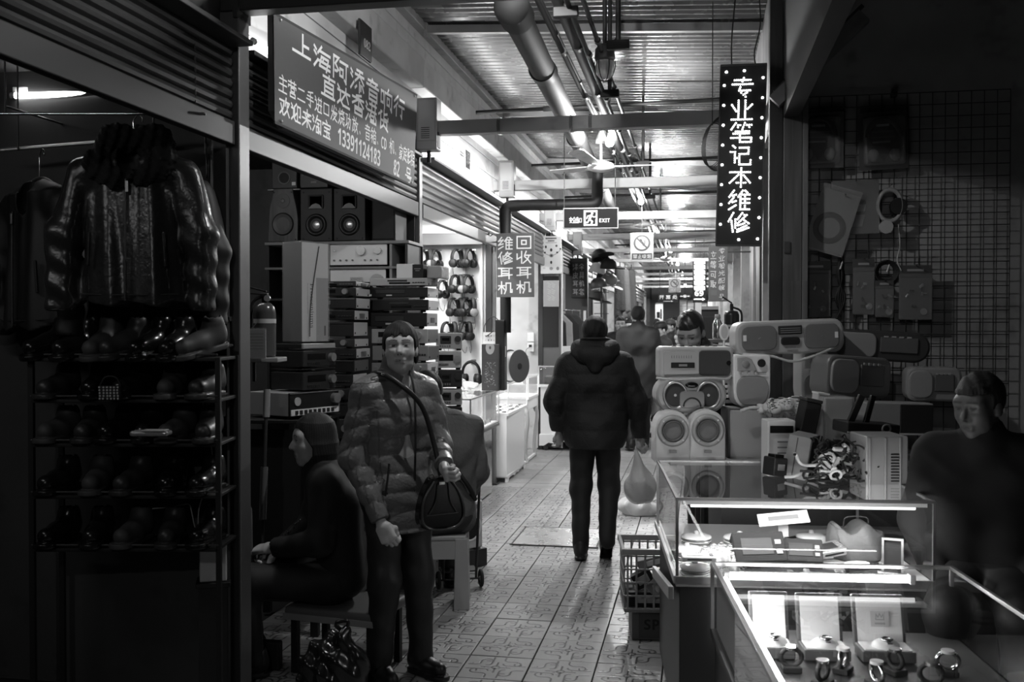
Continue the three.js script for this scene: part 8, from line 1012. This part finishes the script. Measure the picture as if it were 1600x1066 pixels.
{ const p = at(1540, 508, 3.8), s = thing('high_stool', 'tall dark stool under the stall keeper', 'stool', [p.x, 0, p.z]); mk('seat', lt([[0, 0.5], [0.15, 0.5], [0.16, 0.485], [0.15, 0.47], [0, 0.47]], 20), MAT.black, s); for (let k = 0; k < 4; k++) mk('leg', bar([Math.cos(k * 1.57 + 0.8) * 0.16, 0, Math.sin(k * 1.57 + 0.8) * 0.16], [Math.cos(k * 1.57 + 0.8) * 0.1, 0.48, Math.sin(k * 1.57 + 0.8) * 0.1], 0.012), MAT.darkMetal, s); mk('footrest', to(new THREE.TorusGeometry(0.135, 0.008, 6, 28), 0, 0.2, 0, Math.PI / 2), MAT.darkMetal, s); }
// ---------- the dark clothes and shoe stall at the left edge ----------
const leather = mt(0.02, 0.3, 0, { bump: TEX.crease, bs: 0.003 });
function hangingJacket(label, p, turn, mat, s, o = {}) {
  const t = thing('leather_jacket', label, 'jacket', p, turn); t.scale.setScalar(s);
  // origin at the hanger hook; the shoulders 0.13 below it
  const body = (x, y, z) => { const v = -(y + 0.2), w = 0.19 + 0.05 * clamp(v / 0.5), d = 0.085 + 0.03 * clamp(v / 0.5), q = Math.max((Math.hypot(x / w, z / d) - 1) * d, y + 0.16, -0.74 - y); return q + 0.011 * Math.sin(x * 34 + 1.3) * clamp(v / 0.35) + 0.004 * Math.sin(x * 71 + y * 5); };
  const sh = union([cap([-0.02, -0.15, 0], [-0.2, -0.2, 0], 0.07, 0.06), cap([0.02, -0.15, 0], [0.2, -0.2, 0], 0.07, 0.06)], 0.03), arms = [-1, 1].map((q) => { const f = chain([[q * 0.205, -0.21, 0], [q * 0.275, -0.46, 0.015], [q * 0.285, -0.74, 0.03]], [0.066, 0.068, 0.058], 0.04); return (x, y, z) => Math.max(f(x, y, z) + 0.005 * Math.sin(y * 55 + x * 30) * clamp((-y - 0.3) / 0.3) + 0.004 * Math.sin(x * 60), -0.77 - y); });
  fm('shell', (x, y, z) => Math.max(smin(smin(smin(body(x, y, z), sh(x, y, z), 0.05), arms[0](x, y, z), 0.012), arms[1](x, y, z), 0.012), -cap([0, -0.06, 0.03], [0, -0.2, 0.06], 0.05)(x, y, z)), [-0.38, -0.8, -0.16], [0.38, -0.04, 0.2], 0.01, mat, t);
  if (o.fur !== false) fm('fur_collar', (x, y, z) => union([cap([-0.13, -0.16, 0.03], [-0.08, -0.06, -0.03], 0.055), cap([0.13, -0.16, 0.03], [0.08, -0.06, -0.03], 0.055), cap([-0.08, -0.06, -0.03], [0.08, -0.06, -0.03], 0.06), cap([-0.12, -0.19, 0.06], [-0.05, -0.235, 0.09], 0.05, 0.045), cap([0.12, -0.19, 0.06], [0.06, -0.225, 0.09], 0.05, 0.04)], 0.06)(x, y, z) + 0.01 * Math.sin(x * 130 + y * 70) * Math.sin(y * 120 + z * 90), [-0.23, -0.32, -0.14], [0.23, 0.04, 0.19], 0.011, mt(0.004, 0.95), t);
  mk('zip', tb([[0.005, -0.24, 0.125], [0.003, -0.4, 0.128], [0.0, -0.73, 0.128]], 0.005, 20, 6), MAT.darkMetal, t); mk('zip_pull', bx(0.012, -0.27, 0.135, 0.012, 0.045, 0.006, 0.002), MAT.silver, t);
  mk('hem_seam', tb([[-0.2, -0.7, 0.075], [-0.1, -0.705, 0.11], [0, -0.706, 0.122], [0.1, -0.705, 0.11], [0.2, -0.7, 0.075]], 0.0025, 20, 5), MAT.dark, t);
  for (const q of [1, -1]) mk('pocket_welt', bx(q * 0.15, -0.52, 0.105, 0.012, 0.14, 0.012, 0.004, 0, q * 0.5, q * 0.06), mat, t);
  mk('hanger_hook', tb([[0, -0.08, 0], [0, -0.01, 0], [0.0, 0.02, 0], [0.018, 0.045, 0], [0.036, 0.03, 0], [0.034, 0.015, 0]], 0.004, 22, 6), MAT.chrome, t); mk('hanger_bar', tb([[-0.19, -0.17, 0], [-0.08, -0.1, 0], [0, -0.08, 0], [0.08, -0.1, 0], [0.19, -0.17, 0]], 0.008, 20, 6), MAT.wood, t); return t;
}
{
  const p = at(209, 196, 3.88); hangingJacket('black leather jacket with a bushy fur collar hanging at the front of the clothes stall', p, YAW + R(4), leather, 0.94);
  const rail = thing('clothes_rail', 'thin rail from which the leather jacket hangs', 'rail', [p.x, p.y + 0.045, p.z], YAW); mk('rail', bar([-0.55, 0, 0], [0.28, 0, 0], 0.006), MAT.chrome, rail); for (const x of [-0.5, 0.24]) mk('drop_wire', bar([x, 0, 0], [x, 2.69 - p.y - 0.045, 0], 0.0035), MAT.darkMetal, rail); mk('cross_rail', bar([-0.5, 0.06, -0.5], [0.15, 0.06, -0.5], 0.008), MAT.silver, rail); mk('link', bar([-0.5, 0.03, 0], [-0.5, 0.06, -0.5], 0.005), MAT.darkMetal, rail);
  const p2 = at(240, 232, 4.14); hangingJacket('second dark jacket hanging behind the right sleeve of the leather jacket', p2, YAW - R(4), mt(0.006, 0.6), 0.95, { fur: false });
  const p3 = at(62, 250, 4.15); hangingJacket('dark jacket at the far left behind the leather jacket, barely visible', p3, YAW + R(-35), mt(0.005, 0.6), 0.95, { fur: false });
  const r2 = thing('clothes_rail', 'second rail deeper in the clothes stall', 'rail', [0, 0, 0]); mk('rail', bar([p3.x - 0.2, p3.y + 0.045, p3.z], [p2.x + 0.02, p2.y + 0.045, p2.z], 0.008), MAT.silver, r2); mk('drop_wire', bar([p3.x - 0.1, p3.y + 0.045, p3.z], [p3.x - 0.1, 2.69, p3.z], 0.004), MAT.darkMetal, r2); mk('drop_wire', bar([p2.x, p2.y + 0.045, p2.z], [p2.x, 2.69, p2.z], 0.004), MAT.darkMetal, r2);
  // pale drape at the post
  const d0 = at(340, 400, 4.22), dr = thing('drape', 'narrow pale drape hanging beside the steel post of the clothes stall', 'curtain', [d0.x, 0, d0.z], YAW); const yt = yOf(205, 4.22), yb = yOf(568, 4.22);
  fm('cloth', (x, y, z) => { const k = clamp((yt - y) / (yt - yb)), c = -0.025 + 0.012 * Math.sin(k * 4) - 0.012 * k * k; return Math.max(Math.abs(z - 0.014 * Math.sin((x - c) * 190)) - 0.004, Math.abs(x - c) - (0.03 - 0.008 * Math.sin(k * 3)), y - yt, yb - y); }, [-0.09, yb - 0.02, -0.03], [0.05, yt + 0.02, 0.03], 0.006, mt(0.42, 0.7), dr); mk('ring', to(new THREE.TorusGeometry(0.022, 0.004, 6, 18), -0.02, yt + 0.015, 0), MAT.chrome, dr); mk('cord', bar([-0.02, yt + 0.03, 0], [-0.02, 2.69, 0], 0.003), MAT.dark, dr);
  // switches on the post and their cord
  [[572, 596, 'upper white switch box beside the steel post'], [597, 624, 'middle white socket box with a plug, beside the steel post'], [625, 652, 'lower white socket box with a dark plug, beside the steel post']].forEach(([a, b, l], k) => { const D = 4.18, q = at(338, (a + b) / 2, D), h = yOf(a, D) - yOf(b, D) - 0.002, t = thing('socket_box', l, 'socket', q, YAW + R(6)); mk('box', bx(0, 0, -0.02, 0.085, h, 0.045, 0.005), mt(0.3, 0.4), t); mk('plate', bx(0, 0, 0.004, 0.082, h - 0.004, 0.006, 0.003), mt(0.36, 0.35), t); if (k === 0) { mk('rocker', bx(0, 0.006, 0.009, 0.02, 0.024, 0.008, 0.003), MAT.light, t); for (const s of [-1, 1]) mk('screw', disc(s * 0.028, 0.004, 0.008, 0.004, 0.004, 8), MAT.black, t); } if (k === 1) mk('plug', bx(-0.026, 0.006, 0.022, 0.036, 0.03, 0.034, 0.006), MAT.light, t); if (k === 2) mk('plug', [bx(-0.012, 0.008, 0.016, 0.022, 0.026, 0.024, 0.006), bx(-0.012, -0.014, 0.016, 0.022, 0.024, 0.024, 0.006)], MAT.black, t); });
  const C = (px, py, d = 4.1) => arr(at(px, py, d)); const cord = thing('power_cord', 'thin pale cord hanging from the middle socket down past the shoe rack', 'cord', [0, 0, 0]); mk('cord', tb([C(327, 607), C(318, 611), C(318, 640), C(329, 690), C(331, 735), C(312, 790), C(309, 826), C(304, 822), C(297, 790), C(291, 788), C(270, 792), C(238, 795)], 0.0026, 60, 5), mt(0.4, 0.5), cord); mk('plug', sp(...C(327, 607), 0.012, 10), MAT.light, cord);
  // shoe rack
  const D = 4.0, c = at(200, 508, D), W = 0.74, rk = thing('shoe_rack', 'black tiered rack of shoes under the hanging jackets', 'rack', [c.x, 0, c.z - 0.05], YAW); const tiers = [558, 622, 690, 770, 852].map((y) => yOf(y, D));
  tiers.forEach((y) => mk('shelf', bx(0, y - 0.008, -0.02, W, 0.014, 0.28, 0.003), MAT.black, rk)); for (const s of [-1, 1]) for (const z of [-0.15, 0.11]) mk('upright', bx(s * W / 2, tiers[0] / 2, z, 0.02, tiers[0], 0.02), MAT.black, rk); for (const y of tiers) mk('front_rail', bar([-W / 2, y + 0.012, 0.118], [W / 2, y + 0.012, 0.118], 0.004), MAT.darkMetal, rk);
  const mats_ = [MAT.blackGloss, mt(0.03, 0.4), mt(0.05, 0.6), mt(0.012, 0.22)], names = ['polished black shoe', 'dark brown-black shoe', 'matt dark shoe', 'glossy black shoe'];
  tiers.forEach((y, r) => { const n = [7, 5, 6, 5, 5][r]; for (let k = 0; k < n; k++) {
    const lx = -0.3 + k * 0.6 / (n - 1), v = V(lx, y, r === 0 ? 0.02 : 0.0).applyAxisAngle(V(0, 1, 0), YAW).add(V(c.x, 0, c.z - 0.05)), m = mats_[(k * 3 + r) % 4], where = ['leftmost', 'second', 'third', 'fourth', 'fifth', 'sixth', 'seventh'][k] + ' on the ' + ['top', 'second', 'third', 'fourth', 'lowest'][r] + ' tier of the rack';
    const t = thing('shoe', names[(k * 3 + r) % 4] + ', ' + where, 'shoe', v, YAW + (r === 0 ? R(-35 + (k % 3) * 12) : R(k % 2 ? 6 : -8)), 'shoes on the rack'); t.rotation.x = r === 0 ? R(14) : 0; if (r === 0) t.position.y += 0.02;
    mk('upper', shoeGeo(true), m, t, { raw: true }); mk('sole', bx(0, 0.006, 0.02, 0.076, 0.012, 0.25, 0.006), MAT.rubber, t); mk('lining', to(new THREE.TorusGeometry(0.034, 0.006, 6, 20).rotateX(Math.PI / 2).scale(1, 1, 1.15), 0, 0.105, -0.045), r === 0 && k % 3 === 0 ? MAT.light : MAT.dark, t);
    if (r === 0 && k > 4) for (let q = 0; q < 4; q++) mk('eyelet', [sp(-0.016, 0.086 - q * 0.008, 0.01 + q * 0.018, 0.004, 6), sp(0.016, 0.086 - q * 0.008, 0.01 + q * 0.018, 0.004, 6)], MAT.chrome, t, { kind: 'stuff' });
  } });
  // pale boxes and a pillow behind the rack, a studded pouch, a crate on the floor
  [[166, 212, 470, 500, 'pale crumpled parcel behind the shoes under the jacket hem', 0.3], [214, 284, 466, 489, 'pale grey bag with rounded ends behind the shoes', 0.34], [287, 330, 465, 485, 'white framed panel behind the shoes by the drape', 0.4]].forEach(([x0, x1, y0, y1, l, v]) => { const d = 4.24, q = at((x0 + x1) / 2, y1, d), w = (x1 - x0) * d / FOCAL, h = (y1 - y0) * d / FOCAL, t = thing('parcel', l, 'parcel', q, YAW); mk('body', bx(0, h / 2, 0, w, h, 0.08, 0.02), mt(v, 0.5, 0, { bump: TEX.crease, bs: 0.006 }), t); mk('dark_mark', bx(-w * 0.1, h * 0.5, 0.041, w * 0.22, h * 0.5, 0.003), MAT.dark, t); });
  const sh = thing('wall_ledge', 'ledge behind the shoe rack carrying pale parcels', 'shelf', [at(245, 500, 4.24).x, yOf(490, 4.24) - 0.012, at(245, 500, 4.24).z], YAW); mk('board', bx(0, -0.012, 0, 0.66, 0.02, 0.13, 0.003), MAT.dark, sh); for (const s of [-1, 1]) mk('bracket', bx(s * 0.28, -0.05, -0.03, 0.02, 0.07, 0.06), MAT.black, sh); mk('backing', bx(0, -0.13, -0.045, 0.62, 0.2, 0.01), mt(0.16, 0.5), sh);
  const pu = thing('studded_pouch', 'pouch patterned with pale spots among the shoes', 'pouch', at(172, 508, 3.86).setY(yOf(622, 4.0) + 0.03), YAW); mk('body', bx(0, 0, 0, 0.088, 0.058, 0.03, 0.01), MAT.black, pu); mk('spots', [...Array(30)].map((_, k) => sp(-0.036 + (k % 6) * 0.014 + rr(-0.002, 0.002), -0.022 + Math.floor(k / 6) * 0.011, 0.0155, 0.004, 6, 1, 0.4)), MAT.light, pu, { kind: 'stuff' }); mk('strap', tb([[-0.04, 0.028, 0], [-0.02, 0.06, 0.0], [0.02, 0.06, 0], [0.04, 0.028, 0]], 0.004, 14, 5), MAT.black, pu);
  const pk = at(236, 677, 3.84), sp_ = thing('silver_pouch', 'flat silvery pouch lying along the third tier of the rack', 'pouch', pk, YAW); mk('body', bx(0, 0, 0, 0.15, 0.022, 0.06, 0.01), mt(0.45, 0.25, 0.6, { bump: TEX.crease, bs: 0.006 }), sp_); mk('flap', bx(0.02, 0.012, 0.01, 0.09, 0.006, 0.05, 0.003), MAT.silverMat, sp_);
  const cr = at(334, 905, 4.2), k = thing('pale_carton', 'pale carton on a dark stand at the foot of the steel post', 'box', cr, YAW + R(14)); mk('body', bx(0, 0.09, 0, 0.11, 0.18, 0.1, 0.006), mt(0.42, 0.6), k); mk('tape', bx(0, 0.181, 0, 0.03, 0.003, 0.09), MAT.midGrey, k); const ks = thing('dark_stand', 'dark stand under the pale carton by the steel post', 'stand', [cr.x, 0, cr.z], YAW + R(14)); mk('top', bx(0, cr.y - 0.012, 0, 0.14, 0.02, 0.13, 0.003), MAT.black, ks); mk('body', bx(0, (cr.y - 0.022) / 2, 0, 0.12, cr.y - 0.022, 0.11), MAT.black, ks);
  tubeLamp('stall_light', 'tube of the clothes stall near the camera, above the picture edge', [-3.0, 2.62, -2.0], 1.1, 'x', [0.2, -0.75, -0.6], LAMP.dimStall * 4, 0, true, 6);
}
// ---------- the far end of the aisle ----------
{
  const seat = (px0, px1, py0, py1, z, name, label, cat, m, o = {}) => { const a = onZ(px0, py0, z), b = onZ(px1, py1, z), w = b.x - a.x, h = a.y - (o.floor ? 0 : b.y), t = thing(name, label, cat, [(a.x + b.x) / 2, o.floor ? 0 : b.y, z]); mk('body', bx(0, h / 2, 0, w, h, o.d ?? 0.04, 0.004), m, t); mk('edge', bx(0, h - 0.01, (o.d ?? 0.04) / 2 + 0.006, w, 0.03, 0.012), o.edge || MAT.grey, t); return [t, w, h]; };
  let t, w, h;
  [t, w, h] = seat(1096, 1122, 480, 560, -9.2, 'tall_loudspeaker', 'tall black loudspeaker box beyond the leaning woman', 'loudspeaker', MAT.black, { floor: true, d: 0.3 }); mk('grille', bx(0, h * 0.6, 0.155, w * 0.9, h * 0.7, 0.012, 0.004), MAT.blackSatin, t);
  [t, w, h] = seat(1024, 1036, 474, 500, -30, 'lit_panel', 'bright panel with black characters at the left of the aisle end', 'sign', MAT.white, { floor: true }); mk('black_marks', [bx(-w * 0.1, h - 0.35, 0.024, w * 0.4, 0.18, 0.004), bx(w * 0.25, h - 0.32, 0.024, 0.04, 0.3, 0.004)], MAT.black, t, { kind: 'stuff' });
  [[1062, 1073, 468, 'pale papers pinned left on the pillar at the aisle end', MAT.paper], [1074, 1084, 469, 'pale papers pinned right on the pillar at the aisle end', MAT.paper]].forEach(([a, b, y, l, m]) => { [t, w, h] = seat(a, b, y, 500, -28, 'notice_pillar', l, 'pillar', mt(0.42, 0.5), { floor: true, d: 0.12 }); for (let k = 0; k < 3; k++) mk('paper', bx(0, h - 0.12 - k * 0.14, 0.064, w * 0.9, 0.12, 0.004), m, t); });
  [[1086, 1096, 470], [1097, 1104, 474], [1106, 1113, 470]].forEach(([a, b, y], k) => { [t, w, h] = seat(a, b, y, 500, -24 - k, 'white_pillar', ['white pillar under the light box', 'second white pillar right of the light box', 'third white pillar near the optician board'][k], 'pillar', MAT.white, { floor: true, d: 0.2 }); mk('skirting', bx(0, 0.08, 0.105, w, 0.15, 0.012), MAT.grey, t); });
  // fire extinguisher and flask on a ledge past the radios
  const D = 6.6, p = at(1143, 530, D), lg = thing('wall_ledge', 'ledge carrying the second fire extinguisher and a steel flask', 'shelf', [p.x - 0.05, p.y, p.z], R(4)); mk('board', bx(0, -0.012, 0, 0.3, 0.022, 0.16, 0.003), MAT.grey, lg); for (const s of [-1, 1]) mk('leg', bx(s * 0.13, -(p.y) / 2 - 0.012, 0, 0.025, p.y - 0.026, 0.025), MAT.dark, lg);
  const e = thing('fire_extinguisher', 'black fire extinguisher with a pale band past the radio pile', 'extinguisher', p), hh = 0.19; mk('cylinder', lt([[0, 0.001], [0.047, 0.001], [0.05, 0.01], [0.05, hh - 0.03], [0.04, hh - 0.006], [0.014, hh]], 24), mt(0.02, 0.3), e); mk('band', lt([[0.0506, 0.08], [0.0512, 0.08], [0.0512, 0.095], [0.0506, 0.095]], 24), MAT.light, e); mk('label', bx(0.0, 0.045, 0.049, 0.05, 0.04, 0.006, 0.002), MAT.midGrey, e); mk('valve', [bar([0, hh, 0], [0, hh + 0.035, 0], 0.012), bx(0, hh + 0.035, 0, 0.02, 0.02, 0.02)], MAT.black, e); mk('lever', bx(-0.03, hh + 0.07, 0, 0.08, 0.01, 0.018, 0.003, 0, 0, -0.6), MAT.black, e); mk('hose', tb([[0.01, hh + 0.02, 0], [0.06, hh - 0.01, 0.01], [0.065, hh * 0.4, 0.01]], 0.008, 14, 6), MAT.black, e);
  const f = thing('flask', 'small steel flask left of the second fire extinguisher', 'flask', at(1121, 530, D)); mk('body', lt([[0, 0.001], [0.03, 0.001], [0.033, 0.01], [0.033, 0.1], [0.02, 0.13], [0.018, 0.14], [0, 0.14]], 20), MAT.chrome, f); mk('cap', lt([[0.0, 0.165], [0.017, 0.164], [0.019, 0.14], [0, 0.14]], 16), MAT.light, f);
}
renderer.render(scene, camera);
